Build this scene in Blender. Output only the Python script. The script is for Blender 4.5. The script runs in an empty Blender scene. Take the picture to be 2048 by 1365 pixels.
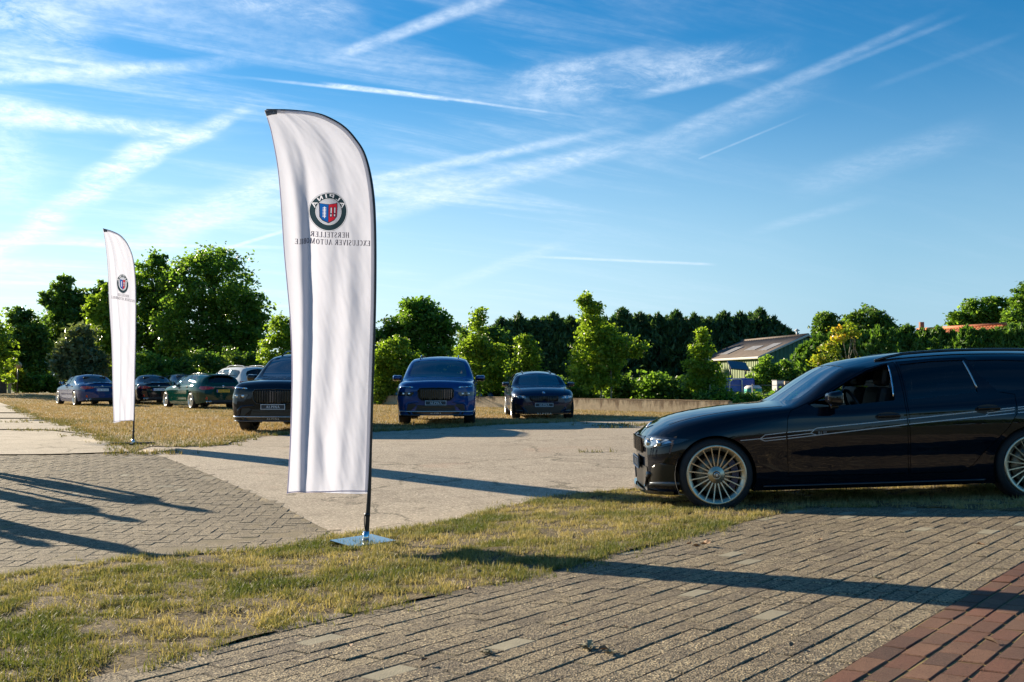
import bpy, bmesh, math, random
import numpy as np
from mathutils import Vector, Matrix, Euler, noise as mnoise
from mathutils.geometry import delaunay_2d_cdt

R = math.radians
SC = bpy.context.scene
COL = SC.collection
RNG = np.random.default_rng(11)
random.seed(5)

# ------------------------------------------------------------------ camera
FPX = 1991.0                      # focal length in photo pixels (35 mm on 36 mm, 2048 px wide)
PITCH = math.atan(79.5 / FPX)
CAMZ = 1.10
cam_d = bpy.data.cameras.new('camera')
cam = bpy.data.objects.new('camera', cam_d)
COL.objects.link(cam)
cam.location = (0, 0, CAMZ)
cam.rotation_euler = (R(90) + PITCH, 0, 0)
cam_d.sensor_width = 36.0
cam_d.lens = 36.0 * FPX / 2048.0
cam_d.clip_start = 0.05
cam_d.clip_end = 3000
SC.camera = cam

# ------------------------------------------------------------------ sun, sky, exposure
SUN_EL = 17.0
SUN_DIR = Vector((0.765, -0.644, 0)).normalized()        # the way shadows fall on the ground
EXPOSURE = 1.34
SKY_STRENGTH = 0.060
SUN_STRENGTH = 5.0
SC.view_settings.view_transform = 'Standard'
SC.view_settings.look = 'None'
SC.view_settings.exposure = EXPOSURE
SC.view_settings.gamma = 1.0
SC.view_settings.use_curve_mapping = False

sl = bpy.data.lights.new('sun', 'SUN')
sl.energy = SUN_STRENGTH
sl.angle = R(0.5)
sl.color = (1.0, 0.86, 0.66)
so = bpy.data.objects.new('sun', sl)
COL.objects.link(so)
light_dir = Vector((SUN_DIR.x * math.cos(R(SUN_EL)), SUN_DIR.y * math.cos(R(SUN_EL)), -math.sin(R(SUN_EL))))
so.rotation_euler = light_dir.to_track_quat('-Z', 'Y').to_euler()
so.location = (-30, 30, 30)


def pix_dir(px, py):
    X = (px - 1024.0) / FPX
    Y = -(py - 682.5) / FPX
    c, s = math.cos(PITCH), math.sin(PITCH)
    return Vector((X, c - Y * s, s + Y * c))


class NT:
    """small helper to write node trees"""
    def __init__(self, tree):
        self.t = tree
        self.n = tree.nodes
        self.l = tree.links

    def new(self, typ, **kw):
        n = self.n.new(typ)
        for k, v in kw.items():
            setattr(n, k, v)
        return n

    def put(self, sock, v):
        if isinstance(v, bpy.types.NodeSocket):
            self.l.new(v, sock)
        elif v is not None:
            sock.default_value = v

    def math(self, op, a, b=None, c=None, clamp=False):
        n = self.new('ShaderNodeMath', operation=op, use_clamp=clamp)
        self.put(n.inputs[0], a)
        self.put(n.inputs[1], b)
        if c is not None:
            self.put(n.inputs[2], c)
        return n.outputs[0]

    def vmath(self, op, a, b=None):
        n = self.new('ShaderNodeVectorMath', operation=op)
        self.put(n.inputs[0], a)
        if b is not None:
            self.put(n.inputs[1], b)
        return n.outputs['Value'] if op in ('DOT_PRODUCT', 'LENGTH') else n.outputs[0]

    def mix(self, fac, a, b, blend='MIX'):
        n = self.new('ShaderNodeMix', data_type='RGBA', blend_type=blend)
        self.put(n.inputs[0], fac)
        self.put(n.inputs[6], a if isinstance(a, bpy.types.NodeSocket) else (*a[:3], 1))
        self.put(n.inputs[7], b if isinstance(b, bpy.types.NodeSocket) else (*b[:3], 1))
        return n.outputs[2]

    def noise(self, vec=None, scale=5.0, detail=4.0, rough=0.55, dist=0.0):
        n = self.new('ShaderNodeTexNoise')
        self.put(n.inputs['Vector'], vec)
        n.inputs['Scale'].default_value = scale
        n.inputs['Detail'].default_value = detail
        n.inputs['Roughness'].default_value = rough
        n.inputs['Distortion'].default_value = dist
        return n.outputs['Fac']

    def voro(self, vec=None, scale=5.0, out='Color', feature='F1'):
        n = self.new('ShaderNodeTexVoronoi', feature=feature)
        self.put(n.inputs['Vector'], vec)
        n.inputs['Scale'].default_value = scale
        return n.outputs[out]

    def ramp(self, fac, stops, interp='LINEAR'):
        n = self.new('ShaderNodeValToRGB')
        n.color_ramp.interpolation = interp
        e = n.color_ramp.elements
        while len(e) < len(stops):
            e.new(0.5)
        for i, (p, c) in enumerate(stops):
            e[i].position = p
            e[i].color = (*c[:3], 1) if not isinstance(c, (int, float)) else (c, c, c, 1)
        self.put(n.inputs[0], fac)
        return n.outputs[0]

    def mapr(self, v, a, b, c=0.0, d=1.0, smooth=True):
        n = self.new('ShaderNodeMapRange')
        n.interpolation_type = 'SMOOTHSTEP' if smooth else 'LINEAR'
        self.put(n.inputs[0], v)
        for i, x in zip((1, 2, 3, 4), (a, b, c, d)):
            self.put(n.inputs[i], x)
        return n.outputs[0]

    def comb(self, x, y, z=0.0):
        n = self.new('ShaderNodeCombineXYZ')
        self.put(n.inputs[0], x)
        self.put(n.inputs[1], y)
        self.put(n.inputs[2], z)
        return n.outputs[0]


world = bpy.data.worlds.new('World')
SC.world = world
world.use_nodes = True
W = NT(world.node_tree)
W.n.clear()
sky = W.new('ShaderNodeTexSky', sky_type='NISHITA')
sky.sun_disc = False
sky.sun_elevation = R(SUN_EL)
# direction towards the sun is (-0.725, 0.69); rotation is measured clockwise from +Y
sky.sun_rotation = math.atan2(-SUN_DIR.x, -SUN_DIR.y)
sky.altitude = 0
sky.air_density = 1.0
sky.dust_density = 0.15
sky.ozone_density = 2.6
tc = W.new('ShaderNodeTexCoord')
D = W.vmath('NORMALIZE', tc.outputs['Generated'])
sep = W.new('ShaderNodeSeparateXYZ')
W.put(sep.inputs[0], D)
zz = W.math('MAXIMUM', sep.outputs[2], 0.02)
PX = W.math('DIVIDE', sep.outputs[0], W.math('ADD', zz, 0.12))
PY = W.math('DIVIDE', sep.outputs[1], W.math('ADD', zz, 0.12))
P = W.comb(PX, PY, 0.0)
brk = W.noise(P, 6.5, 12, 0.76, 0.6)                  # break-up inside the clouds
brk2 = W.noise(P, 26.0, 6, 0.65, 0.2)
warp = W.noise(P, 2.2, 4, 0.5)


def streak(p0, p1, wpx, amt, soft=0.8, brkamt=0.6, fade0=0.15, fade1=0.15, w1=None, wob=0.0):
    """an ice-cloud streak or vapour trail along the great circle through two sky directions"""
    if p0[0] < 0:                     # runs on well beyond the left of the view and thins out there
        k_ = 700.0 / (p1[0] - p0[0])
        w_end = w1 or wpx
        wpx, w1 = wpx + (wpx - w_end) * 0.3, w_end
        p0 = (p0[0] - (p1[0] - p0[0]) * k_, p0[1] - (p1[1] - p0[1]) * k_)
        fade0, fade1 = 0.6 * k_ / (1 + k_), fade1 / (1 + k_)
    a = pix_dir(*p0).normalized()
    b = pix_dir(*p1).normalized()
    n = a.cross(b).normalized()
    tan = n.cross(a).normalized()
    ang = a.angle(b)
    w1 = w1 or wpx
    dist = W.vmath('DOT_PRODUCT', D, tuple(n))
    if wob:
        dist = W.math('ADD', dist, W.math('MULTIPLY', W.math('SUBTRACT', warp, 0.5), wob / FPX))
    ca = W.vmath('DOT_PRODUCT', D, tuple(a))
    sa = W.vmath('DOT_PRODUCT', D, tuple(tan))
    along = W.math('DIVIDE', W.math('ARCTAN2', sa, ca), ang)
    width = W.mapr(along, 0, 1, wpx / FPX, w1 / FPX, smooth=False)
    rel = W.math('DIVIDE', W.math('ABSOLUTE', dist), width)
    m = W.mapr(rel, 1.0 - soft, 1.0, 1.0, 0.0)
    f0 = W.mapr(along, 0.0, fade0, 0.0, 1.0)
    f1 = W.mapr(along, 1.0 - fade1, 1.0, 1.0, 0.0)
    m = W.math('MULTIPLY', m, W.math('MULTIPLY', f0, f1))
    bb = W.mapr(brk, 0.38, 0.62, 1.0 - brkamt, 1.0)
    return W.math('MULTIPLY', W.math('MULTIPLY', m, bb), amt)


streaks = [
    streak((440, 150), (900, 200), 4, 0.6, 0.9, 0.15, 0.5, 0.02, w1=5),
    streak((630, 167), (1000, 208), 7, 1.0, 0.8, 0.75, 0.15, 0.35, w1=4),
    streak((880, 196), (1210, 240), 4, 0.6, 0.9, 0.1, 0.05, 0.8, w1=3),
    streak((1030, 512), (1440, 530), 4, 0.6, 0.9, 0.1, 0.3, 0.1, w1=4),
    streak((-80, 560), (330, 280), 34, 0.95, 0.9, 0.7, 0.05, 0.12, w1=40, wob=60),
    streak((200, 360), (520, 205), 36, 1.0, 0.9, 0.65, 0.2, 0.25, w1=16, wob=40),
    streak((-100, 218), (470, 272), 42, 1.0, 0.9, 0.6, 0.02, 0.35, w1=20, wob=60),
    streak((-100, 165), (560, 118), 18, 0.75, 0.95, 0.6, 0.05, 0.45),
    streak((-60, 98), (260, 138), 7, 0.6, 0.9, 0.4, 0.05, 0.3),
    streak((260, 490), (640, 330), 60, 0.75, 0.95, 0.5, 0.25, 0.1, w1=34),
    streak((330, 460), (760, 365), 20, 0.55, 0.9, 0.4, 0.2, 0.1),
    streak((700, 370), (1290, 247), 16, 0.6, 0.9, 0.45, 0.1, 0.3, w1=12),
    streak((690, 440), (1360, 265), 36, 0.6, 0.95, 0.5, 0.1, 0.3, w1=20),
    streak((640, 400), (1250, 300), 18, 0.45, 0.95, 0.5, 0.1, 0.3),
    streak((1240, 312), (1920, 10), 20, 0.36, 0.95, 0.45, 0.25, 0.25, w1=10),
    streak((1560, 180), (1960, 20), 8, 0.2, 0.95, 0.3, 0.2, 0.3),
    streak((1240, 330), (1700, 140), 40, 0.3, 0.95, 0.5, 0.2, 0.4),
    streak((640, 125), (1030, -20), 13, 0.6, 0.9, 0.4, 0.2, 0.1, w1=22),
    streak((400, -20), (760, 40), 46, 0.5, 0.95, 0.7, 0.2, 0.3),
    streak((960, 190), (1640, 95), 62, 0.62, 0.95, 0.75, 0.25, 0.4, w1=46, wob=40),
    streak((1250, 198), (1580, 120), 14, 0.5, 0.95, 0.35, 0.2, 0.2),
    streak((1000, 165), (1350, 90), 20, 0.4, 0.95, 0.5, 0.2, 0.3),
    streak((1395, 319), (1640, 218), 3, 0.28, 0.9, 0.2, 0.02, 0.6),
    streak((1720, 185), (2060, 60), 9, 0.08, 0.95, 0.3, 0.2, 0.2),
    streak((1550, 390), (2020, 240), 40, 0.3, 0.95, 0.5, 0.3, 0.4),
    streak((1480, 470), (1780, 390), 14, 0.22, 0.95, 0.4, 0.3, 0.4),
    streak((-60, 484), (640, 497), 5, 0.55, 0.9, 0.3, 0.05, 0.3),
    streak((440, 502), (640, 440), 5, 0.7, 0.9, 0.2, 0.1, 0.1),
    streak((-60, 567), (300, 566), 6, 0.4, 0.9, 0.3, 0.05, 0.3),
    streak((840, 590), (1180, 470), 18, 0.3, 0.95, 0.5, 0.3, 0.4),
    streak((-100, 30), (240, 60), 90, 0.65, 0.95, 0.85, 0.05, 0.5),
    streak((-100, 330), (120, 330), 110, 0.55, 0.95, 0.7, 0.05, 0.6),
]
rot = W.new('ShaderNodeVectorRotate', rotation_type='Z_AXIS')
W.put(rot.inputs['Vector'], P)
rot.inputs['Angle'].default_value = R(-28)
mp = W.new('ShaderNodeMapping')
W.put(mp.inputs[0], rot.outputs[0])
mp.inputs['Scale'].default_value = (0.55, 2.6, 1)
cir = W.noise(mp.outputs[0], 1.5, 8, 0.62, 0.5)
big = W.noise(P, 0.55, 3, 0.5)
sunward = W.vmath('DOT_PRODUCT', D, tuple(-light_dir.normalized()))
lowsun = W.mapr(sunward, 0.35, 1.0, 0.0, 1.0, smooth=False)
veil = W.math('MULTIPLY', W.mapr(cir, 0.42, 0.80, 0.0, 0.75), W.mapr(big, 0.34, 0.62, 0.2, 1.0))
veil = W.math('MULTIPLY', veil, W.mapr(lowsun, 0.10, 0.75, 0.22, 1.45))
tot = veil
for s in streaks:
    tot = W.math('SUBTRACT', W.math('ADD', tot, s), W.math('MULTIPLY', tot, s))
fine = W.mapr(brk2, 0.32, 0.68, 0.68, 1.15)
tot = W.math('MULTIPLY', tot, fine)
tot = W.math('MULTIPLY', tot, W.mapr(sep.outputs[2], 0.0, 0.12, 0.35, 1.0), clamp=True)
hs = W.new('ShaderNodeHueSaturation')
W.put(hs.inputs['Color'], sky.outputs[0])
hs.inputs['Saturation'].default_value = 1.38
hs.inputs['Value'].default_value = 0.95
elev = sep.outputs[2]
lowc = W.mix(lowsun, (2.9, 4.3, 5.7), (6.8, 7.9, 8.6))
skyh = W.mix(1.0, hs.outputs[0], (0.70, 1.0, 1.04), 'MULTIPLY')
skyc = W.mix(W.mapr(elev, -0.02, 0.33, 0.9, 0.0), skyh, lowc)
cloud_col = W.mix(lowsun, (5.0, 6.0, 7.4), (9.0, 9.6, 9.9))
cloudy = W.mix(W.math('MULTIPLY', tot, 0.72), skyc, cloud_col)
bg = W.new('ShaderNodeBackground')
W.put(bg.inputs[0], cloudy)
bg.inputs[1].default_value = SKY_STRENGTH
wo = W.new('ShaderNodeOutputWorld')
W.l.new(bg.outputs[0], wo.inputs[0])
try:
    world.cycles.sampling_method = 'MANUAL'
    world.cycles.sample_map_resolution = 1024
    SC.cycles.use_denoising = True
    SC.cycles.max_bounces = 12
    SC.cycles.diffuse_bounces = 7
    SC.cycles.transmission_bounces = 12
    SC.cycles.transparent_max_bounces = 24
    SC.cycles.sample_clamp_indirect = 6.0
except Exception:
    pass

# ------------------------------------------------------------------ ground shape
def sstep(a, b, x):
    t = np.clip((np.asarray(x, float) - a) / (b - a), 0, 1)
    return t * t * (3 - 2 * t)


WALL_A = np.array([-9.6, 50.0])
WALL_B = np.array([7.1, 32.4])
_wd = (WALL_B - WALL_A) / np.linalg.norm(WALL_B - WALL_A)
_wn = np.array([-_wd[1], _wd[0]])          # points away from the camera
if _wn[1] < 0:
    _wn = -_wn


def gz(x, y):
    """height of the ground; the yard falls gently away to the left, the ground behind the wall lies lower"""
    x = np.asarray(x, float)
    y = np.asarray(y, float)
    q = 0.725 * x - 0.69 * y
    q = np.clip(q, -7.0, 1.0)
    tilt = 0.05 * (q + 3.83) * (1 - sstep(8.5, 17.0, y)) * (1 - sstep(-4.0, -12.0, x) * 0.0)
    s = (x - WALL_A[0]) * _wn[0] + (y - WALL_A[1]) * _wn[1]
    drop = -0.62 * sstep(0.12, 0.7, s) * sstep(-13.0, -9.8, x)
    rise = 0.25 * sstep(45, 66, y) * (1 - sstep(-13.0, -9.8, x))
    return tilt + drop + rise


def g1(x, y):
    return float(gz(x, y))


def gp(px, py, off=0.0):
    """point on the ground seen at a photo pixel"""
    d = pix_dir(px, py)
    z = 0.0
    for _ in range(12):
        t = (z + off - CAMZ) / d.z
        x, y = d.x * t, d.y * t
        z = 0.6 * z + 0.4 * g1(x, y)
    return np.array([x, y])


def at(px, py, depth):
    """point seen at a photo pixel, at a distance in front of the camera"""
    d = pix_dir(px, py)
    t = depth / d.y
    return Vector((d.x * t, depth, CAMZ + d.z * t))


# ------------------------------------------------------------------ mesh helpers
def tag(o, label=None, cat=None, group=None, kind=None):
    if label:
        o['label'] = label
    if cat:
        o['category'] = cat
    if group:
        o['group'] = group
    if kind:
        o['kind'] = kind
    return o


def empty(name, loc=(0, 0, 0), rz=0.0, parent=None):
    o = bpy.data.objects.new(name, None)
    o.empty_display_size = 0.2
    o.location = loc
    o.rotation_euler = (0, 0, rz)
    if parent:
        o.parent = parent
    COL.objects.link(o)
    return o


def link(name, me, parent=None, loc=None, rot=None, scale=None):
    o = bpy.data.objects.new(name, me)
    if parent:
        o.parent = parent
    if loc is not None:
        o.location = loc
    if rot is not None:
        o.rotation_euler = rot
    if scale is not None:
        o.scale = scale
    COL.objects.link(o)
    return o


def np_mesh(name, V, F, mats=(), smooth=False, attrs=None, midx=None):
    """V (n,3); F (m,k) all faces with k corners"""
    V = np.asarray(V, np.float32)
    F = np.asarray(F, np.int32)
    me = bpy.data.meshes.new(name)
    m, k = F.shape
    me.vertices.add(len(V))
    me.vertices.foreach_set('co', V.ravel())
    me.loops.add(m * k)
    me.loops.foreach_set('vertex_index', F.ravel())
    me.polygons.add(m)
    me.polygons.foreach_set('loop_start', np.arange(0, m * k, k, dtype=np.int32))
    me.polygons.foreach_set('loop_total', np.full(m, k, np.int32))
    if midx is not None:
        me.polygons.foreach_set('material_index', np.asarray(midx, np.int32))
    me.polygons.foreach_set('use_smooth', np.full(m, smooth, bool))
    for mt in mats:
        me.materials.append(mt)
    if attrs:
        for an, av in attrs.items():
            a = me.attributes.new(an, 'FLOAT', 'POINT')
            a.data.foreach_set('value', np.asarray(av, np.float32))
    me.update(calc_edges=True)
    me.validate()
    return me


class MB:
    """collects simple solids into one mesh"""
    def __init__(self):
        self.V = []
        self.F = []
        self.sm = []

    def add(self, V, F, smooth=False):
        o = len(self.V)
        self.V += [tuple(v) for v in V]
        self.F += [tuple(i + o for i in f) for f in F]
        self.sm += [smooth] * len(F)
        return self

    def box(self, c, s, rz=0.0, M=None, taper=1.0):
        hx, hy, hz = s[0] / 2, s[1] / 2, s[2] / 2
        pts = [(-hx, -hy, -hz), (hx, -hy, -hz), (hx, hy, -hz), (-hx, hy, -hz),
               (-hx * taper, -hy * taper, hz), (hx * taper, -hy * taper, hz), (hx * taper, hy * taper, hz), (-hx * taper, hy * taper, hz)]
        m = Matrix.Translation(c) @ (M if M is not None else Matrix.Rotation(rz, 4, 'Z'))
        self.add([m @ Vector(p) for p in pts], [(0, 3, 2, 1), (4, 5, 6, 7), (0, 1, 5, 4), (1, 2, 6, 5), (2, 3, 7, 6), (3, 0, 4, 7)])
        return self

    def bevbox(self, c, s, b, M=None):
        """box with chamfered edges"""
        bm = bmesh.new()
        bmesh.ops.create_cube(bm, size=1.0)
        for v in bm.verts:
            v.co = Vector((v.co.x * s[0], v.co.y * s[1], v.co.z * s[2]))
        bmesh.ops.bevel(bm, geom=bm.edges[:], offset=b, segments=2, affect='EDGES', profile=0.6)
        bm.verts.index_update()
        m = Matrix.Translation(c) @ (M if M is not None else Matrix.Identity(4))
        self.add([m @ v.co for v in bm.verts], [[v.index for v in f.verts] for f in bm.faces])
        bm.free()
        return self

    def tube(self, pts, rad, n=8, cap=True, smooth=True):
        pts = [Vector(p) for p in pts]
        if not hasattr(rad, '__len__'):
            rad = [rad] * len(pts)
        V, F = [], []
        up = Vector((0.13, 0.21, 0.97))
        for i, p in enumerate(pts):
            a = pts[max(i - 1, 0)]
            b = pts[min(i + 1, len(pts) - 1)]
            t = (b - a).normalized()
            if abs(t.dot(up)) > 0.95:
                up = Vector((0.9, 0.3, 0.1))
            s = t.cross(up).normalized()
            u = s.cross(t)
            for k in range(n):
                an = 2 * math.pi * k / n
                V.append(p + (s * math.cos(an) + u * math.sin(an)) * rad[i])
        for i in range(len(pts) - 1):
            for k in range(n):
                k2 = (k + 1) % n
                F.append((i * n + k, i * n + k2, (i + 1) * n + k2, (i + 1) * n + k))
        if cap:
            F.append(tuple(range(n))[::-1])
            F.append(tuple((len(pts) - 1) * n + k for k in range(n)))
        self.add(V, F, smooth)
        return self

    def lathe(self, prof, n=48, axis='Y', c=(0, 0, 0), close=False, smooth=True):
        """prof: list of (radius, along)"""
        V, F = [], []
        for r, h in prof:
            for k in range(n):
                a = 2 * math.pi * k / n
                if axis == 'Y':
                    V.append((c[0] + r * math.cos(a), c[1] + h, c[2] + r * math.sin(a)))
                elif axis == 'Z':
                    V.append((c[0] + r * math.cos(a), c[1] + r * math.sin(a), c[2] + h))
                else:
                    V.append((c[0] + h, c[1] + r * math.cos(a), c[2] + r * math.sin(a)))
        m = len(prof)
        for i in range(m - 1 + (1 if close else 0)):
            j = (i + 1) % m
            for k in range(n):
                k2 = (k + 1) % n
                F.append((i * n + k, j * n + k, j * n + k2, i * n + k2))
        self.add(V, F, smooth)
        return self

    def mesh(self, name, mats=()):
        me = bpy.data.meshes.new(name)
        me.from_pydata(self.V, [], self.F)
        me.polygons.foreach_set('use_smooth', np.array(self.sm, bool))
        for m in (mats if isinstance(mats, (list, tuple)) else [mats]):
            me.materials.append(m)
        me.update()
        return me

    def build(self, name, mat, parent=None, **kw):
        me = self.mesh(name, mat)
        bm = bmesh.new()
        bm.from_mesh(me)
        bmesh.ops.recalc_face_normals(bm, faces=bm.faces[:])
        bm.to_mesh(me)
        bm.free()
        return link(name, me, parent, **kw)


def inside(P, poly):
    """points (n,2) inside polygon (m,2)"""
    P = np.asarray(P, float)
    poly = np.asarray(poly, float)
    x, y = P[:, 0], P[:, 1]
    c = np.zeros(len(P), bool)
    j = len(poly) - 1
    for i in range(len(poly)):
        xi, yi = poly[i]
        xj, yj = poly[j]
        if yi != yj:
            cond = ((yi > y) != (yj > y)) & (x < (xj - xi) * (y - yi) / (yj - yi) + xi)
            c ^= cond
        j = i
    return c


def dense(poly, step, closed=True):
    poly = [np.asarray(p, float) for p in poly]
    out = []
    n = len(poly)
    for i in range(n if closed else n - 1):
        a, b = poly[i], poly[(i + 1) % n]
        k = max(1, int(np.linalg.norm(b - a) / step + 0.5))
        for q in range(k):
            out.append(a + (b - a) * q / k)
    if not closed:
        out.append(poly[-1])
    return np.array(out)


def cdt(outer, holes=(), step=0.1, bstep=None):
    """triangulate a polygon with holes, with interior points on a grid -> (pts (n,2), tris (m,3))"""
    bstep = bstep or step
    loops = [dense(outer, bstep)] + [dense(h, bstep) for h in holes]
    pts = []
    edges = []
    for lp in loops:
        o = len(pts)
        pts += [tuple(p) for p in lp]
        edges += [(o + i, o + (i + 1) % len(lp)) for i in range(len(lp))]
    B = np.array(pts)
    mn, mx = B.min(0), B.max(0)
    gx = np.arange(mn[0] + step * 0.5, mx[0], step)
    gy = np.arange(mn[1] + step * 0.5, mx[1], step)
    G = np.array(np.meshgrid(gx, gy)).reshape(2, -1).T
    if len(G):
        keep = inside(G, loops[0])
        for h in loops[1:]:
            keep &= ~inside(G, h)
        G = G[keep]
        if len(G):
            ok = np.ones(len(G), bool)
            for i in range(0, len(G), 800):
                d2 = ((G[i:i + 800, None, :] - B[None, :, :]) ** 2).sum(2).min(1)
                ok[i:i + 800] = d2 > (0.45 * step) ** 2
            pts += [tuple(p) for p in G[ok]]
    res = delaunay_2d_cdt([Vector(p) for p in pts], edges, [], 0, 1e-6)
    V = np.array([tuple(v) for v in res[0]])
    T = np.array([f for f in res[2] if len(f) == 3])
    c = V[T].mean(1)
    keep = inside(c, loops[0])
    for h in loops[1:]:
        keep &= ~inside(c, h)
    T = T[keep]
    a = V[T]
    cr = (a[:, 1, 0] - a[:, 0, 0]) * (a[:, 2, 1] - a[:, 0, 1]) - (a[:, 1, 1] - a[:, 0, 1]) * (a[:, 2, 0] - a[:, 0, 0])
    T[cr < 0] = T[cr < 0][:, ::-1]
    return V, T[np.abs(cr) > 1e-10]


def sheet(name, poly, mat, off=0.0, step=0.4, rough=0.0, nscale=1.5, parent=None):
    V, T = cdt(poly, (), step)
    z = gz(V[:, 0], V[:, 1]) + off
    if rough:
        z = z + np.array([mnoise.noise((a * nscale, b * nscale, 3.1)) for a, b in V]) * rough
    me = np_mesh(name, np.column_stack([V, z]), T, [mat], smooth=True)
    return link(name, me, parent)


def copy_tree(o, parent=None, skip=()):
    c = o.copy()
    for k in ('label', 'category', 'group'):
        if k in c.keys() and parent is None:
            del c[k]
    COL.objects.link(c)
    c.parent = parent
    for ch in list(o.children):
        if ch.name.split('.')[0] in skip:
            continue
        copy_tree(ch, c, skip)
    return c
# ------------------------------------------------------------------ materials
def mat(name):
    m = bpy.data.materials.new(name)
    m.use_nodes = True
    nt = NT(m.node_tree)
    nt.n.clear()
    out = nt.new('ShaderNodeOutputMaterial')
    return m, nt, out


def plain(name, col, rough=0.5, metal=0.0, coat=0.0, spec=0.5, bump=None, var=0.0, vscale=8.0):
    m, nt, out = mat(name)
    b = nt.new('ShaderNodeBsdfPrincipled')
    c = (*col, 1)
    tcn = nt.new('ShaderNodeTexCoord')
    if var:
        f = nt.noise(tcn.outputs['Object'], vscale, 5, 0.6)
        c = nt.mix(nt.mapr(f, 0.3, 0.7), [x * (1 - var) for x in col], [min(1, x * (1 + var)) for x in col])
    nt.put(b.inputs['Base Color'], c)
    b.inputs['Roughness'].default_value = rough
    b.inputs['Metallic'].default_value = metal
    b.inputs['Specular IOR Level'].default_value = spec
    if coat:
        b.inputs['Coat Weight'].default_value = coat
        b.inputs['Coat Roughness'].default_value = 0.02
    if bump:
        bn = nt.new('ShaderNodeBump')
        bn.inputs['Strength'].default_value = bump[1]
        bn.inputs['Distance'].default_value = bump[2]
        nt.l.new(nt.noise(tcn.outputs['Object'], bump[0], 6, 0.6), bn.inputs['Height'])
        nt.l.new(bn.outputs[0], b.inputs['Normal'])
    nt.l.new(b.outputs[0], out.inputs[0])
    return m


def carpaint(name, col, flake=0.0):
    m, nt, out = mat(name)
    b = nt.new('ShaderNodeBsdfPrincipled')
    tcn = nt.new('ShaderNodeTexCoord')
    dust = nt.mapr(nt.noise(tcn.outputs['Object'], 3.0, 6, 0.65), 0.4, 0.8, 0.0, 0.12)
    c = nt.mix(dust, col, [min(1, x * 1.2 + 0.004) for x in col])
    nt.put(b.inputs['Base Color'], c)
    b.inputs['Metallic'].default_value = flake
    b.inputs['Roughness'].default_value = 0.3
    b.inputs['Specular IOR Level'].default_value = 0.0
    b.inputs['Coat Weight'].default_value = 0.9
    nt.put(b.inputs['Coat Roughness'], nt.mapr(nt.noise(tcn.outputs['Object'], 7.0, 5, 0.6), 0.3, 0.8, 0.015, 0.05))
    bn = nt.new('ShaderNodeBump')
    bn.inputs['Strength'].default_value = 0.035
    bn.inputs['Distance'].default_value = 0.02
    nt.l.new(nt.noise(tcn.outputs['Object'], 9.0, 2, 0.4), bn.inputs['Height'])
    nt.l.new(bn.outputs[0], b.inputs['Coat Normal'])
    nt.l.new(b.outputs[0], out.inputs[0])
    return m


def glassmat(name, tint, rough=0.0, ior=1.6, base=0.0):
    m, nt, out = mat(name)
    tr = nt.new('ShaderNodeBsdfTransparent')
    tr.inputs[0].default_value = (*tint, 1)
    gl = nt.new('ShaderNodeBsdfGlossy')
    gl.inputs['Roughness'].default_value = rough
    fr = nt.new('ShaderNodeFresnel')
    fr.inputs[0].default_value = ior
    mx = nt.new('ShaderNodeMixShader')
    nt.put(mx.inputs[0], nt.math('ADD', fr.outputs[0], base))
    nt.l.new(tr.outputs[0], mx.inputs[1])
    nt.l.new(gl.outputs[0], mx.inputs[2])
    nt.l.new(mx.outputs[0], out.inputs[0])
    return m


def leafmat(name, cols, trans=0.5, gloss=0.35, tmul=(1.3, 1.35, 0.6)):
    """cols: dark, mid, light leaf colours picked by the per-leaf 'tint' attribute"""
    m, nt, out = mat(name)
    at_ = nt.new('ShaderNodeAttribute', attribute_name='tint')
    c = nt.ramp(at_.outputs['Fac'], [(0.0, cols[0]), (0.5, cols[1]), (1.0, cols[2])])
    b = nt.new('ShaderNodeBsdfPrincipled')
    nt.put(b.inputs['Base Color'], c)
    b.inputs['Roughness'].default_value = gloss
    b.inputs['Specular IOR Level'].default_value = 0.4
    t = nt.new('ShaderNodeBsdfTranslucent')
    tcol = nt.mix(1.0, c, tmul, 'MULTIPLY')
    nt.put(t.inputs[0], tcol)
    mx = nt.new('ShaderNodeMixShader')
    mx.inputs[0].default_value = trans
    nt.l.new(b.outputs[0], mx.inputs[1])
    nt.l.new(t.outputs[0], mx.inputs[2])
    nt.l.new(mx.outputs[0], out.inputs[0])
    return m


def worldpos(nt):
    g = nt.new('ShaderNodeNewGeometry')
    return g.outputs['Position']


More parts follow.
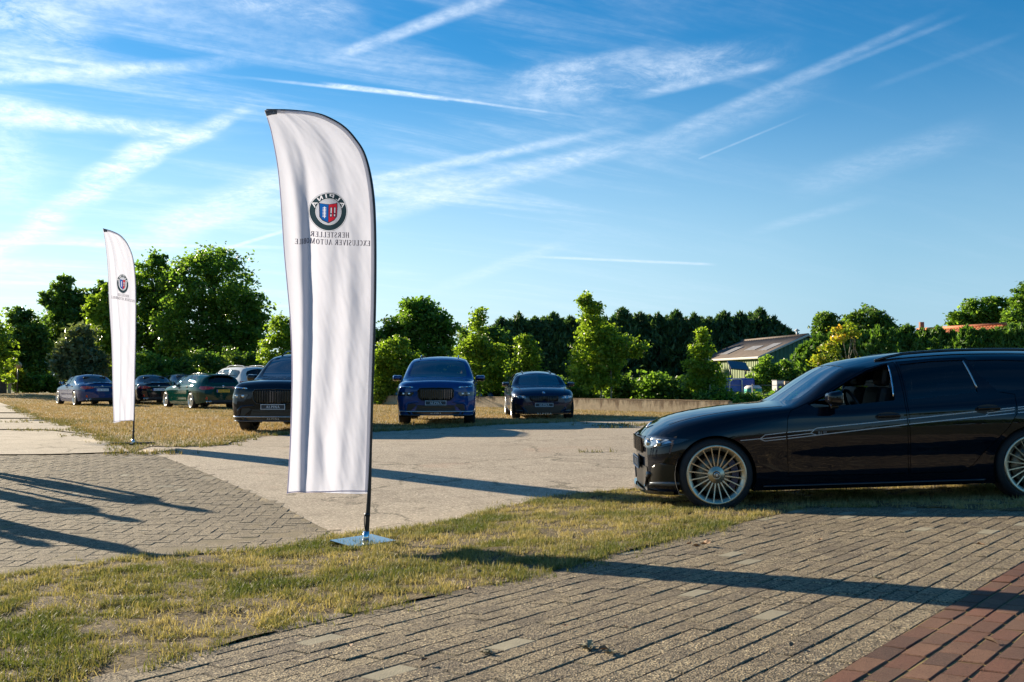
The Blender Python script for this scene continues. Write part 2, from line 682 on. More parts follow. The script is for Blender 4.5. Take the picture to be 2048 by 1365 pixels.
def groundmat(name, cols, speck=0.0, speckscale=90, big=0.35, mid=3.0, bump=(60, 0.5, 0.01), rough=0.9, patch=None, cracks=False):
    m, nt, out = mat(name)
    p = worldpos(nt)
    f = nt.noise(p, big, 5, 0.6, 0.4)
    f2 = nt.noise(p, mid, 6, 0.65)
    c = nt.mix(nt.mapr(f, 0.3, 0.7), cols[0], cols[1])
    c = nt.mix(nt.math('MULTIPLY', nt.mapr(f2, 0.35, 0.75), 0.6), c, cols[2])
    if patch:
        pf = nt.noise(p, patch[0], 5, 0.6, 0.6)
        c = nt.mix(nt.mapr(pf, patch[1], patch[1] + 0.1, 0, patch[3] if len(patch) > 3 else 1.0), c, patch[2])
    if cracks:
        wv = nt.new('ShaderNodeVectorMath', operation='ADD')
        wn_ = nt.new('ShaderNodeTexNoise')
        nt.put(wn_.inputs['Vector'], p)
        wn_.inputs['Scale'].default_value = 1.6
        wn_.inputs['Detail'].default_value = 6
        nt.l.new(p, wv.inputs[0])
        nt.l.new(wn_.outputs['Color'], wv.inputs[1])
        e1 = nt.voro(wv.outputs[0], 0.33, 'Distance', 'DISTANCE_TO_EDGE')
        e2 = nt.voro(wv.outputs[0], 1.1, 'Distance', 'DISTANCE_TO_EDGE')
        cellc = nt.voro(wv.outputs[0], 0.33, 'Color')
        sc_ = nt.new('ShaderNodeSeparateColor')
        nt.put(sc_.inputs[0], cellc)
        c = nt.mix(nt.mapr(sc_.outputs[0], 0.3, 0.9, 0.0, 0.28), c, [x * 0.72 for x in cols[2]])
        gate = nt.mapr(nt.noise(p, 0.35, 3, 0.5), 0.46, 0.56)
        c = nt.mix(nt.math('MULTIPLY', nt.mapr(e1, 0.004, 0.012, 0.8, 0.0), 0.9), c, (0.10, 0.085, 0.05))
        c = nt.mix(nt.math('MULTIPLY', nt.mapr(e2, 0.004, 0.016, 0.65, 0.0), gate), c, (0.12, 0.10, 0.06))
        st = nt.noise(p, 0.9, 7, 0.72, 1.2)
        c = nt.mix(nt.mapr(st, 0.50, 0.70, 0.0, 0.6), c, [x * 0.6 for x in cols[2]])
        st2 = nt.noise(p, 3.6, 7, 0.75, 0.6)
        c = nt.mix(nt.mapr(st2, 0.58, 0.75, 0.0, 0.4), c, [min(1, x * 1.25) for x in cols[1]])
    if speck:
        v = nt.voro(p, speckscale, 'Color')
        sv = nt.new('ShaderNodeSeparateColor')
        nt.put(sv.inputs[0], v)
        c = nt.mix(nt.mapr(sv.outputs[0], 0.78, 0.9, 0, speck), c, [min(1, x * 1.9) for x in cols[1]])
        c = nt.mix(nt.mapr(sv.outputs[1], 0.72, 0.85, 0, speck), c, [x * 0.35 for x in cols[0]])
    b = nt.new('ShaderNodeBsdfPrincipled')
    nt.put(b.inputs['Base Color'], c)
    b.inputs['Roughness'].default_value = rough
    b.inputs['Specular IOR Level'].default_value = 0.25
    h = nt.math('ADD', nt.noise(p, bump[0], 6, 0.7), nt.math('MULTIPLY', f2, 0.8))
    bn = nt.new('ShaderNodeBump')
    bn.inputs['Strength'].default_value = bump[1]
    bn.inputs['Distance'].default_value = bump[2]
    nt.l.new(h, bn.inputs['Height'])
    nt.l.new(bn.outputs[0], b.inputs['Normal'])
    nt.l.new(b.outputs[0], out.inputs[0])
    return m


def pavermat(name, cols, speck=0.6, scale=140, spread=0.5, bump=0.9):
    """exposed-aggregate or clay paver: tone varies from piece to piece"""
    m, nt, out = mat(name)
    p = worldpos(nt)
    oi = nt.new('ShaderNodeObjectInfo')
    gi = nt.new('ShaderNodeNewGeometry')
    r = nt.math('FRACT', nt.math('ADD', nt.math('MULTIPLY', oi.outputs['Random'], 7.31), gi.outputs['Random Per Island']))
    c = nt.ramp(r, [(i / (len(cols) - 1), k) for i, k in enumerate(cols)])
    f = nt.noise(p, 7.0, 6, 0.65)
    c = nt.mix(nt.mapr(f, 0.3, 0.75, 0.0, 0.55), c, [x * 0.62 for x in cols[0]])
    f0 = nt.noise(p, 0.8, 4, 0.6)
    c = nt.mix(nt.mapr(f0, 0.42, 0.7, 0.0, 0.35), c, [min(1, x * 1.3) for x in cols[-1]])
    v = nt.voro(p, scale, 'Color')
    sv = nt.new('ShaderNodeSeparateColor')
    nt.put(sv.inputs[0], v)
    worn = nt.mapr(nt.math('FRACT', nt.math('MULTIPLY', r, 13.7)), 0.0, 1.0, 0.25 * speck, speck, smooth=False)
    c = nt.mix(nt.math('MULTIPLY', nt.mapr(sv.outputs[0], 0.62, 0.9, 0, 1.0), worn), c, [min(1, x * 2.0) for x in cols[-1]])
    c = nt.mix(nt.mapr(sv.outputs[1], 0.6, 0.85, 0, speck), c, [x * 0.3 for x in cols[0]])
    b = nt.new('ShaderNodeBsdfPrincipled')
    nt.put(b.inputs['Base Color'], c)
    b.inputs['Roughness'].default_value = 0.88
    b.inputs['Specular IOR Level'].default_value = 0.3
    bn = nt.new('ShaderNodeBump')
    bn.inputs['Strength'].default_value = bump
    bn.inputs['Distance'].default_value = 0.004
    h = nt.math('ADD', nt.voro(p, scale, 'Distance'), nt.noise(p, 45, 5, 0.7))
    nt.l.new(h, bn.inputs['Height'])
    nt.l.new(bn.outputs[0], b.inputs['Normal'])
    nt.l.new(b.outputs[0], out.inputs[0])
    return m


def clothmat(name, col, trans=0.55):
    m, nt, out = mat(name)
    d = nt.new('ShaderNodeBsdfDiffuse')
    d.inputs[0].default_value = (*col, 1)
    t = nt.new('ShaderNodeBsdfTranslucent')
    t.inputs[0].default_value = (*col, 1)
    mx = nt.new('ShaderNodeMixShader')
    mx.inputs[0].default_value = trans
    p = worldpos(nt)
    bn = nt.new('ShaderNodeBump')
    bn.inputs['Strength'].default_value = 0.12
    bn.inputs['Distance'].default_value = 0.01
    nt.l.new(nt.noise(p, 14, 5, 0.6, 0.8), bn.inputs['Height'])
    nt.l.new(bn.outputs[0], d.inputs['Normal'])
    nt.l.new(bn.outputs[0], t.inputs['Normal'])
    nt.l.new(d.outputs[0], mx.inputs[1])
    nt.l.new(t.outputs[0], mx.inputs[2])
    nt.l.new(mx.outputs[0], out.inputs[0])
    return m


def inkmat(name, col):
    """ink printed into thin cloth: filters the light that comes through it"""
    m, nt, out = mat(name)
    t = nt.new('ShaderNodeBsdfTransparent')
    t.inputs[0].default_value = (*col, 1)
    d = nt.new('ShaderNodeBsdfDiffuse')
    d.inputs[0].default_value = (*col, 1)
    mx = nt.new('ShaderNodeMixShader')
    mx.inputs[0].default_value = 0.25
    nt.l.new(t.outputs[0], mx.inputs[1])
    nt.l.new(d.outputs[0], mx.inputs[2])
    nt.l.new(mx.outputs[0], out.inputs[0])
    return m


M = {}
M['yard'] = groundmat('worn_concrete', [(0.385, 0.315, 0.225), (0.45, 0.375, 0.275), (0.315, 0.255, 0.182)], speck=0.5, speckscale=70, big=0.25, mid=2.2,
                      bump=(55, 0.6, 0.012), patch=(0.5, 0.58, (0.42, 0.29, 0.20), 0.6), cracks=True)
M['slab'] = groundmat('pale_concrete', [(0.40, 0.335, 0.24), (0.46, 0.39, 0.285), (0.31, 0.255, 0.18)], speck=0.3, speckscale=60, big=0.3, mid=1.6, bump=(50, 0.5, 0.01), cracks=True)
M['soil'] = groundmat('dry_soil', [(0.11, 0.08, 0.042), (0.20, 0.15, 0.075), (0.07, 0.055, 0.028)], speck=0.5, speckscale=60, mid=5, bump=(40, 1.0, 0.03))
M['lawn'] = groundmat('dry_lawn', [(0.34, 0.25, 0.12), (0.38, 0.27, 0.14), (0.22, 0.19, 0.085)], speck=0.4, speckscale=20, big=0.12, mid=0.8, bump=(18, 1.0, 0.05),
                      patch=(0.18, 0.56, (0.16, 0.17, 0.05), 0.7))
M['field'] = groundmat('field', [(0.14, 0.13, 0.05), (0.18, 0.16, 0.06), (0.09, 0.10, 0.035)], big=0.05, mid=0.5, bump=(8, 1.0, 0.08))
M['joint'] = groundmat('joint_sand', [(0.085, 0.068, 0.045), (0.13, 0.105, 0.065), (0.07, 0.065, 0.03)], mid=6, bump=(60, 0.8, 0.01), patch=(3.0, 0.6, (0.10, 0.11, 0.03), 0.7))
M['sandjoint'] = groundmat('sandy_joints', [(0.17, 0.135, 0.08), (0.22, 0.175, 0.105), (0.12, 0.105, 0.05)], mid=6, bump=(60, 0.8, 0.01), patch=(1.2, 0.62, (0.20, 0.17, 0.05), 0.7))
M['redjoint'] = groundmat('mossy_joint_sand', [(0.24, 0.17, 0.065), (0.30, 0.22, 0.085), (0.12, 0.10, 0.035)], mid=6, bump=(60, 0.8, 0.01))
M['paver'] = pavermat('aggregate_paver', [(0.180, 0.140, 0.088), (0.230, 0.182, 0.112), (0.135, 0.106, 0.074), (0.265, 0.212, 0.128)], speck=0.95, scale=120, bump=1.0)
M['paleplain'] = pavermat('plain_paver', [(0.265, 0.235, 0.160), (0.30, 0.265, 0.18)], speck=0.12, bump=0.4)
M['paver_far'] = pavermat('weathered_paver', [(0.205, 0.162, 0.100), (0.245, 0.195, 0.122), (0.175, 0.14, 0.09), (0.27, 0.217, 0.138)], speck=0.8, scale=110)
M['brick'] = pavermat('red_brick', [(0.135, 0.062, 0.038), (0.185, 0.075, 0.044), (0.080, 0.046, 0.032), (0.225, 0.115, 0.066), (0.11, 0.064, 0.042)], speck=0.3, scale=200, bump=0.5)
M['black'] = plain('black_plastic', (0.010, 0.010, 0.011), 0.45)
M['gloss'] = plain('gloss_black', (0.006, 0.006, 0.007), 0.08, coat=0.5)
M['rubber'] = plain('tyre_rubber', (0.013, 0.013, 0.014), 0.75, bump=(60, 0.3, 0.004))
M['liner'] = plain('wheel_liner', (0.006, 0.006, 0.006), 0.95)
M['interior'] = plain('dark_leather', (0.014, 0.013, 0.013), 0.55)
M['seat'] = plain('seat_leather', (0.008, 0.008, 0.008), 0.6)
M['gold'] = plain('champagne_alloy', (0.58, 0.49, 0.36), 0.34, metal=0.9, var=0.06)
M['silver'] = plain('silver_alloy', (0.62, 0.60, 0.56), 0.3, metal=0.9)
M['chrome'] = plain('chrome', (0.75, 0.76, 0.78), 0.12, metal=1.0)
M['steel'] = plain('brake_steel', (0.20, 0.17, 0.13), 0.42, metal=0.9, var=0.15, vscale=30)
M['caliper'] = plain('blue_caliper', (0.012, 0.016, 0.06), 0.3)
M['stripe'] = plain('silver_stripe', (0.44, 0.43, 0.43), 0.4, metal=0.3)
M['lamp'] = plain('lamp_reflector', (0.66, 0.68, 0.72), 0.12, metal=0.9, var=0.3, vscale=30)
M['lampdark'] = plain('lamp_housing', (0.018, 0.02, 0.026), 0.10, coat=0.8)
M['lampglass'] = plain('lamp_crystal', (0.30, 0.33, 0.37), 0.08, metal=0.6, coat=1.0, var=0.5, vscale=22)
M['grille'] = plain('grille_black', (0.014, 0.013, 0.011), 0.3)
M['redlamp'] = plain('red_lamp', (0.34, 0.012, 0.012), 0.12, coat=0.7)
M['glass'] = glassmat('window_glass', (0.50, 0.56, 0.56))
M['dglass'] = glassmat('tinted_glass', (0.16, 0.19, 0.22), 0.0, 1.7)
M['wglass'] = glassmat('windscreen_glass', (0.30, 0.38, 0.40), 0.0, 2.6, 0.12)
M['plate_y'] = plain('yellow_plate', (0.78, 0.42, 0.02), 0.4)
M['plate_w'] = plain('white_plate', (0.74, 0.76, 0.78), 0.4)
M['plate_b'] = plain('show_plate', (0.035, 0.036, 0.042), 0.45)
M['plate_blue'] = plain('plate_blue', (0.01, 0.06, 0.40), 0.4)
M['ink'] = plain('ink_black', (0.012, 0.012, 0.014), 0.5)
M['white'] = plain('white_paint', (0.75, 0.76, 0.78), 0.45)
M['blueemb'] = plain('enamel_blue', (0.02, 0.12, 0.42), 0.3)
M['p_black'] = carpaint('black_paint', (0.0030, 0.0042, 0.0085))
M['p_navy'] = carpaint('navy_paint', (0.006, 0.014, 0.042), 0.2)
M['p_blue'] = carpaint('blue_paint', (0.008, 0.052, 0.185), 0.1)
M['p_midblue'] = carpaint('mid_blue_paint', (0.008, 0.042, 0.15))
M['p_suvblack'] = carpaint('blue_black_paint', (0.005, 0.007, 0.014))
M['p_green'] = carpaint('green_paint', (0.003, 0.040, 0.026))
M['p_white'] = carpaint('white_car_paint', (0.62, 0.62, 0.60))
M['p_grey'] = carpaint('grey_car_paint', (0.10, 0.11, 0.12), 0.4)
M['pole'] = plain('pole_black', (0.015, 0.015, 0.017), 0.35)
M['baseplate'] = plain('steel_plate', (0.24, 0.27, 0.29), 0.10, metal=1.0, var=0.05, vscale=4)
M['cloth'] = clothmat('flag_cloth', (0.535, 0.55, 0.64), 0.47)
M['sleeve'] = clothmat('flag_sleeve', (0.62, 0.62, 0.67), 0.55)
M['pocket'] = clothmat('flag_pocket', (0.16, 0.155, 0.165), 0.2)
M['f_ink'] = inkmat('print_dark', (0.05, 0.055, 0.11))
M['f_ring'] = inkmat('print_ring', (0.045, 0.085, 0.10))
M['f_silver'] = inkmat('print_silver', (0.42, 0.47, 0.50))
M['f_light'] = inkmat('print_light', (0.80, 0.82, 0.84))
M['f_blue'] = inkmat('print_blue', (0.015, 0.17, 0.55))
M['f_red'] = inkmat('print_red', (0.85, 0.045, 0.07))
M['bark'] = plain('bark', (0.115, 0.085, 0.06), 0.9, bump=(25, 0.8, 0.02), var=0.3)
M['palebark'] = plain('pale_bark', (0.30, 0.26, 0.19), 0.85, bump=(25, 0.6, 0.01), var=0.25)
M['stake'] = plain('stake_wood', (0.27, 0.21, 0.14), 0.85, var=0.2)
M['leaf_broad'] = leafmat('leaf_broad', [(0.055, 0.125, 0.020), (0.15, 0.26, 0.045), (0.27, 0.38, 0.07)], 0.6)
M['leaf_young'] = leafmat('leaf_young', [(0.11, 0.185, 0.02), (0.22, 0.32, 0.04), (0.34, 0.43, 0.07)], 0.6)
M['leaf_dark'] = leafmat('leaf_dark', [(0.048, 0.105, 0.022), (0.12, 0.205, 0.042), (0.22, 0.30, 0.07)], 0.58)
M['leaf_grey'] = leafmat('leaf_grey', [(0.08, 0.11, 0.045), (0.16, 0.20, 0.10), (0.28, 0.31, 0.18)], 0.4)
M['leaf_yellow'] = leafmat('leaf_yellow', [(0.17, 0.24, 0.02), (0.30, 0.34, 0.04), (0.52, 0.30, 0.05)], 0.55)
M['needle'] = leafmat('needle', [(0.022, 0.065, 0.026), (0.060, 0.125, 0.045), (0.14, 0.21, 0.065)], 0.4, 0.5)
M['needle2'] = leafmat('needle_bright', [(0.040, 0.10, 0.016), (0.10, 0.20, 0.034), (0.18, 0.29, 0.05)], 0.45, 0.5)
M['blade'] = leafmat('grass_blade', [(0.095, 0.125, 0.020), (0.25, 0.22, 0.075), (0.48, 0.38, 0.18)], 0.35, 0.6, (1.15, 1.15, 0.75))
M['lawnblade'] = leafmat('lawn_blade', [(0.115, 0.13, 0.03), (0.34, 0.26, 0.11), (0.42, 0.29, 0.135)], 0.3, 0.6, (1.1, 1.05, 0.75))
M['deadleaf'] = plain('dead_leaf', (0.24, 0.14, 0.07), 0.8, var=0.4, vscale=20)
M['weed'] = plain('dry_weed', (0.26, 0.23, 0.14), 0.8, var=0.3, vscale=30)
M['hem'] = clothmat('flag_hem', (0.40, 0.38, 0.50), 0.4)
M['skin'] = plain('skin', (0.45, 0.27, 0.19), 0.5)
M['shirt'] = plain('shirt', (0.10, 0.12, 0.17), 0.8)


def wallmat():
    m, nt, out = mat('stained_concrete')
    p = worldpos(nt)
    mp_ = nt.new('ShaderNodeMapping')
    nt.put(mp_.inputs[0], p)
    mp_.inputs['Scale'].default_value = (3.0, 3.0, 0.7)
    st = nt.noise(mp_.outputs[0], 1.6, 6, 0.7)
    n2 = nt.noise(p, 9, 6, 0.7)
    c = nt.mix(nt.mapr(n2, 0.3, 0.7), (0.56, 0.44, 0.28), (0.44, 0.34, 0.215))
    s = nt.new('ShaderNodeSeparateXYZ')
    nt.put(s.inputs[0], p)
    hgt = nt.mapr(s.outputs[2], 0.0, 0.46, -0.10, 0.20, smooth=False)
    c = nt.mix(nt.mapr(nt.math('ADD', st, hgt), 0.52, 0.74, 0, 0.8), c, (0.15, 0.09, 0.045))
    b = nt.new('ShaderNodeBsdfPrincipled')
    nt.put(b.inputs['Base Color'], c)
    b.inputs['Roughness'].default_value = 0.92
    bn = nt.new('ShaderNodeBump')
    bn.inputs['Strength'].default_value = 0.7
    bn.inputs['Distance'].default_value = 0.02
    nt.l.new(n2, bn.inputs['Height'])
    nt.l.new(bn.outputs[0], b.inputs['Normal'])
    nt.l.new(b.outputs[0], out.inputs[0])
    return m


M['wall'] = wallmat()
M['moss'] = groundmat('moss_crust', [(0.13, 0.085, 0.04), (0.19, 0.12, 0.05), (0.07, 0.05, 0.025)], mid=4, bump=(20, 1.0, 0.03))
M['sheetsunlit'] = plain('sunlit_green_sheet', (0.17, 0.23, 0.08), 0.5, var=0.12, vscale=1.2)  # green barn sheeting with sunlight put into the colour, for the front wall
M['sheetshaded'] = plain('shaded_green_sheet', (0.035, 0.12, 0.085), 0.5, var=0.15, vscale=1.2)  # same green sheeting with shade put into the colour, for the other walls
M['roof'] = groundmat('fibre_cement', [(0.12, 0.095, 0.08), (0.17, 0.135, 0.115), (0.085, 0.07, 0.055)], big=0.6, mid=1.6, bump=(20, 0.6, 0.02), patch=(1.1, 0.62, (0.20, 0.12, 0.06), 0.6))
M['rooflight'] = plain('roof_light', (0.24, 0.23, 0.22), 0.5, var=0.15, vscale=3)
M['trimgrey'] = plain('pale_trim', (0.55, 0.53, 0.47), 0.6)
M['tile'] = plain('roof_tile', (0.52, 0.17, 0.07), 0.75, var=0.3, vscale=6)
M['housewall'] = plain('house_brick', (0.24, 0.12, 0.08), 0.9, var=0.2)
M['bluepaint'] = plain('machine_blue', (0.012, 0.06, 0.36), 0.35, var=0.2)
M['darkpanel'] = plain('dark_panel', (0.02, 0.025, 0.05), 0.3)
M['teal'] = plain('teal_plastic', (0.02, 0.30, 0.24), 0.5, var=0.15)
M['offwhite'] = plain('off_white', (0.62, 0.58, 0.52), 0.6, var=0.1)
M['cabinet'] = plain('cabinet_grey', (0.48, 0.48, 0.46), 0.5)
M['cabdark'] = plain('cabinet_dark_grey', (0.11, 0.12, 0.15), 0.5)  # dark grey of the cabinet door and top
M['block'] = plain('concrete_block', (0.42, 0.33, 0.22), 0.9, bump=(12, 0.6, 0.02), var=0.15)
M['plank'] = plain('weathered_plank', (0.46, 0.35, 0.24), 0.85, var=0.2)
M['darkwood'] = plain('dark_wood', (0.05, 0.045, 0.042), 0.8, var=0.3)
M['globe'] = plain('globe_plastic', (0.55, 0.36, 0.22), 0.4)
M['wire'] = plain('wire_grey', (0.20, 0.20, 0.20), 0.5, metal=0.5)

# ------------------------------------------------------------------ the ground
xs = np.concatenate([[-900, -400, -200, -120, -80, -60, -45], np.arange(-36, 36.1, 0.75), [45, 60, 80, 120, 200, 400, 900]])
ys = np.concatenate([[-300, -100, -40, -15, -6], np.arange(0, 70, 0.75), [75, 85, 100, 130, 180, 300, 600, 1500]])
GX, GY = np.meshgrid(xs, ys)
GZ = gz(GX, GY) - 0.07
nx, ny = len(xs), len(ys)
idx = np.arange(nx * ny).reshape(ny, nx)
F = np.stack([idx[:-1, :-1], idx[:-1, 1:], idx[1:, 1:], idx[1:, :-1]], -1).reshape(-1, 4)
o = link('ground', np_mesh('ground', np.column_stack([GX.ravel(), GY.ravel(), GZ.ravel()]), F, [M['field']], smooth=True))
tag(o, 'wide grassy field running back to the trees', None, None, 'structure')


def gpoly(pp):
    return np.array([gp(*p) for p in pp])


V_UP = [(-420, 1215), (-200, 1182), (0, 1151), (130, 1132), (300, 1112), (430, 1104), (560, 1098), (660, 1074), (700, 1066), (800, 1059), (900, 1043), (1000, 1016), (1090, 997), (1180, 985), (1290, 975)]
V_LOW = [(2250, 1026), (2048, 1023), (1900, 1017), (1760, 1014), (1610, 1016), (1460, 1052), (1300, 1092), (1150, 1130), (1000, 1166), (800, 1208), (620, 1242), (440, 1295), (300, 1328), (160, 1366), (-80, 1440), (-420, 1560)]
YARD = [(262, 906), (300, 894), (380, 894), (450, 891), (483, 877), (582, 869), (700, 866), (749, 864), (860, 858), (1000, 849), (1100, 846), (1250, 841), (1330, 838), (1600, 838), (2000, 845), (2500, 880), (2450, 945),
        (1400, 970)] + V_UP[::-1][0:8] + [(660, 1062), (560, 1010), (420, 950), (300, 905)]
LEFT = [(-420, 914), (-100, 912), (100, 911), (262, 906), (300, 905), (420, 950), (560, 1010), (660, 1062), (660, 1074), (560, 1098), (430, 1104), (300, 1112), (130, 1132), (0, 1151), (-200, 1182), (-420, 1215)]
SLABS = [[(-420, 911), (-100, 911), (100, 910), (258, 905), (225, 886), (190, 873), (95, 862), (-420, 860)],
         [(-420, 858), (93, 860), (185, 871), (150, 857), (120, 846), (85, 839), (-420, 838)],
         [(-420, 836), (78, 837), (60, 828), (-420, 826)],
         [(-420, 824), (50, 826), (25, 814), (0, 806), (-60, 799), (-420, 797)]]
lawn_near = [(-420, 797), (-60, 799), (0, 806), (25, 814), (50, 826), (60, 828), (85, 839), (120, 846), (150, 857), (190, 873), (225, 886), (262, 906), (300, 894), (380, 894), (450, 891), (483, 877), (582, 869), (700, 866),
             (749, 864), (860, 858), (1000, 849), (1100, 846), (1250, 841), (1330, 838), (1600, 838), (2000, 845)]
LAWN = np.vstack([gpoly(lawn_near), np.array([(20, 26.0), (9.5, 29.85)]), WALL_B[None] - _wn * 0.0, WALL_A[None], np.array([(-14, 62), (-30, 67), (-48, 67)])])
VERGE = gpoly(V_UP + [(1400, 968), (1700, 962), (2250, 965)] + V_LOW)

o = sheet('concrete_yard', gpoly(YARD), M['yard'], 0.0, 0.4)
tag(o, 'worn tan concrete yard in front of the parked cars', None, None, 'structure')
for i, s in enumerate(SLABS):
    o = sheet('concrete_slab', gpoly(s), M['slab'], 0.012, 0.6)
    tag(o, ['wide pale concrete slab bordering the pavers', 'second pale concrete slab beside the grass', 'narrow pale concrete slab strip', 'farthest pale concrete slab by the lawn'][i], None, None, 'structure')
o = sheet('lawn', LAWN, M['lawn'], 0.008, 0.8, 0.02, 0.7)
tag(o, 'dry yellow lawn under the parked cars', None, None, 'structure')
o = sheet('grass_verge', VERGE, M['soil'], -0.004, 0.15, 0.03, 3.0)
tag(o, 'patchy soil strip under the near grass', None, None, 'structure')
left_bed = sheet('paved_yard', gpoly(LEFT), M['sandjoint'], -0.0025, 0.4)
tag(left_bed, 'brown herringbone paved yard on the left', None, None, 'structure')

# right-hand paving of grey pavers, and the red brick strip beside it
lowp = gpoly(V_LOW)
BR_A = gp(1640, 1366)
BR_B = gp(2048, 1124)
e = (BR_B - BR_A) / np.linalg.norm(BR_B - BR_A)      # the courses run along this direction
nrm = np.array([-e[1], e[0]])
TH = math.atan2(e[1], e[0])
RIGHT = np.vstack([lowp, gp(-420, 1900)[None], gp(1000, 2100)[None], (BR_A - e * 2.2)[None], (BR_B + e * 0.02)[None], gp(2120, 1118)[None], gp(2600, 1118)[None], gp(2600, 1030)[None]])
RED = np.array([BR_A - e * 2.2, BR_B, gp(2120, 1124), gp(2600, 1124), gp(2600, 1900), gp(1500, 2000)])
right_bed = sheet('paving', RIGHT, M['joint'], -0.0045, 0.3)
tag(right_bed, 'grey paver terrace with open joints in the foreground', None, None, 'structure')
red_bed = sheet('brick_path', RED, M['redjoint'], -0.0015, 0.3)
tag(red_bed, 'red brick path at the lower right corner', None, None, 'structure')


def paver_mesh(name, L, Wd, H, ch, mts, seed, mi=0):
    rr = random.Random(seed)
    j = lambda s: rr.uniform(-s, s)
    hx, hy = L / 2, Wd / 2
    base = [(-hx, -hy), (hx, -hy), (hx, hy), (-hx, hy)]
    base = [(a + j(.0022), b + j(.0022)) for a, b in base]
    V = [(a, b, -H) for a, b in base] + [(a, b, -ch) for a, b in base] + [(a * (1 - ch / hx), b * (1 - ch / hy), j(.0012)) for a, b in base]
    F = [(4, 5, 9, 8), (5, 6, 10, 9), (6, 7, 11, 10), (7, 4, 8, 11), (8, 9, 10, 11), (0, 1, 5, 4), (1, 2, 6, 5), (2, 3, 7, 6), (3, 0, 4, 7)]
    return np.array(V), F


def lay(parent, pname, centres, L, Wd, H, ch, mts, nobj, zoff=0.0, pale=0.0, tilt=0.6, zj=0.003):
    """lay pavers: the nobj nearest to the camera one by one, the rest joined"""
    rr = random.Random(3)
    kinds = [paver_mesh(pname, L, Wd, H, ch, mts, s) for s in range(5)]
    meshes = {}
    for m_i, mt in enumerate(mts):
        for k_i, (V, F) in enumerate(kinds):
            me = bpy.data.meshes.new(pname)
            me.from_pydata([tuple(v) for v in V], [], F)
            me.materials.append(mt)
            meshes[(m_i, k_i)] = me
    cs = sorted(centres, key=lambda c: c[0] ** 2 + c[1] ** 2 if c[3] else 1e6 + c[0] ** 2 + c[1] ** 2)
    restV, restF, restM = [], [], []
    for i, (x, y, a, vis) in enumerate(cs):
        m_i = 1 if (len(mts) > 1 and rr.random() < pale) else 0
        k_i = rr.randrange(5)
        dx, dy = 0.05, 0.05
        nv = Vector((-(g1(x + dx, y) - g1(x - dx, y)) / (2 * dx), -(g1(x, y + dy) - g1(x, y - dy)) / (2 * dy), 1)).normalized()
        z = g1(x, y) + zoff + rr.uniform(-zj, zj)
        q = nv.to_track_quat('Z', 'Y').to_matrix().to_4x4()
        ex = Vector((math.cos(a), math.sin(a), 0))
        ex = (ex - nv * ex.dot(nv)).normalized()
        ey = nv.cross(ex)
        rm = Matrix((ex, ey, nv)).transposed().to_4x4() @ Euler((R(rr.gauss(0, tilt)), R(rr.gauss(0, tilt * .6)), R(rr.gauss(0, .35)))).to_matrix().to_4x4()
        mw = Matrix.Translation((x, y, z)) @ rm
        if i < nobj:
            ob = bpy.data.objects.new(pname, meshes[(m_i, k_i)])
            ob.matrix_world = mw
            ob.parent = parent
            COL.objects.link(ob)
        else:
            V, F = kinds[k_i]
            o_ = len(restV) * 12
            A = np.array(mw)
            restV.append(V @ A[:3, :3].T + A[:3, 3])
            restF += [[t + o_ for t in f] for f in F]
            restM += [m_i] * len(F)
    if restV:
        me = np_mesh(pname, np.vstack(restV), np.array(restF), mts, midx=restM)
        ob = link(pname, me, parent)
        ob['kind'] = 'stuff'


def courses(poly, origin, ang, L, Wd, gap, bond=0.5, jit=0.012):
    ev = np.array([math.cos(ang), math.sin(ang)])
    nv = np.array([-ev[1], ev[0]])
    pl = np.asarray(poly)
    u = (pl - origin) @ ev
    v = (pl - origin) @ nv
    out = []
    rr = random.Random(8)
    j0, j1 = int(v.min() / (Wd + gap)) - 1, int(v.max() / (Wd + gap)) + 2
    for jj in range(j0, j1):
        sh = (jj % 2) * bond * (L + gap) + rr.uniform(-jit, jit) * 2
        for ii in range(int(u.min() / (L + gap)) - 1, int(u.max() / (L + gap)) + 2):
            c = origin + ev * (ii * (L + gap) + sh) + nv * ((jj + 0.5) * (Wd + gap))
            out.append(c)
    out = np.array(out)
    return out[inside(out, pl)]


def visible(x, y, m=0.35):
    if y < 2.6:
        return False
    px = x / y * FPX
    return abs(px) < 1024 * 1.06 and y > 3.1


cen = courses(RIGHT, BR_A, TH, 0.202, 0.102, 0.0055)
cen = [(c[0], c[1], TH, visible(*c)) for c in cen if -3.2 < c[0] < 6.5 and 2.2 < c[1] < 10]
lay(right_bed, 'paver', cen, 0.202, 0.102, 0.07, 0.004, [M['paver'], M['paleplain']], 300, 0.0, 0.028)
rc = courses(RED, BR_A - nrm * 0.0, TH, 0.190, 0.088, 0.008)
rc = [(c[0], c[1], TH, visible(*c)) for c in rc if 0.5 < c[0] < 4.5 and 2.2 < c[1] < 8]
lay(red_bed, 'brick', rc, 0.190, 0.088, 0.07, 0.004, [M['brick']], 300, 0.003, 0.0, 0.7, 0.002)
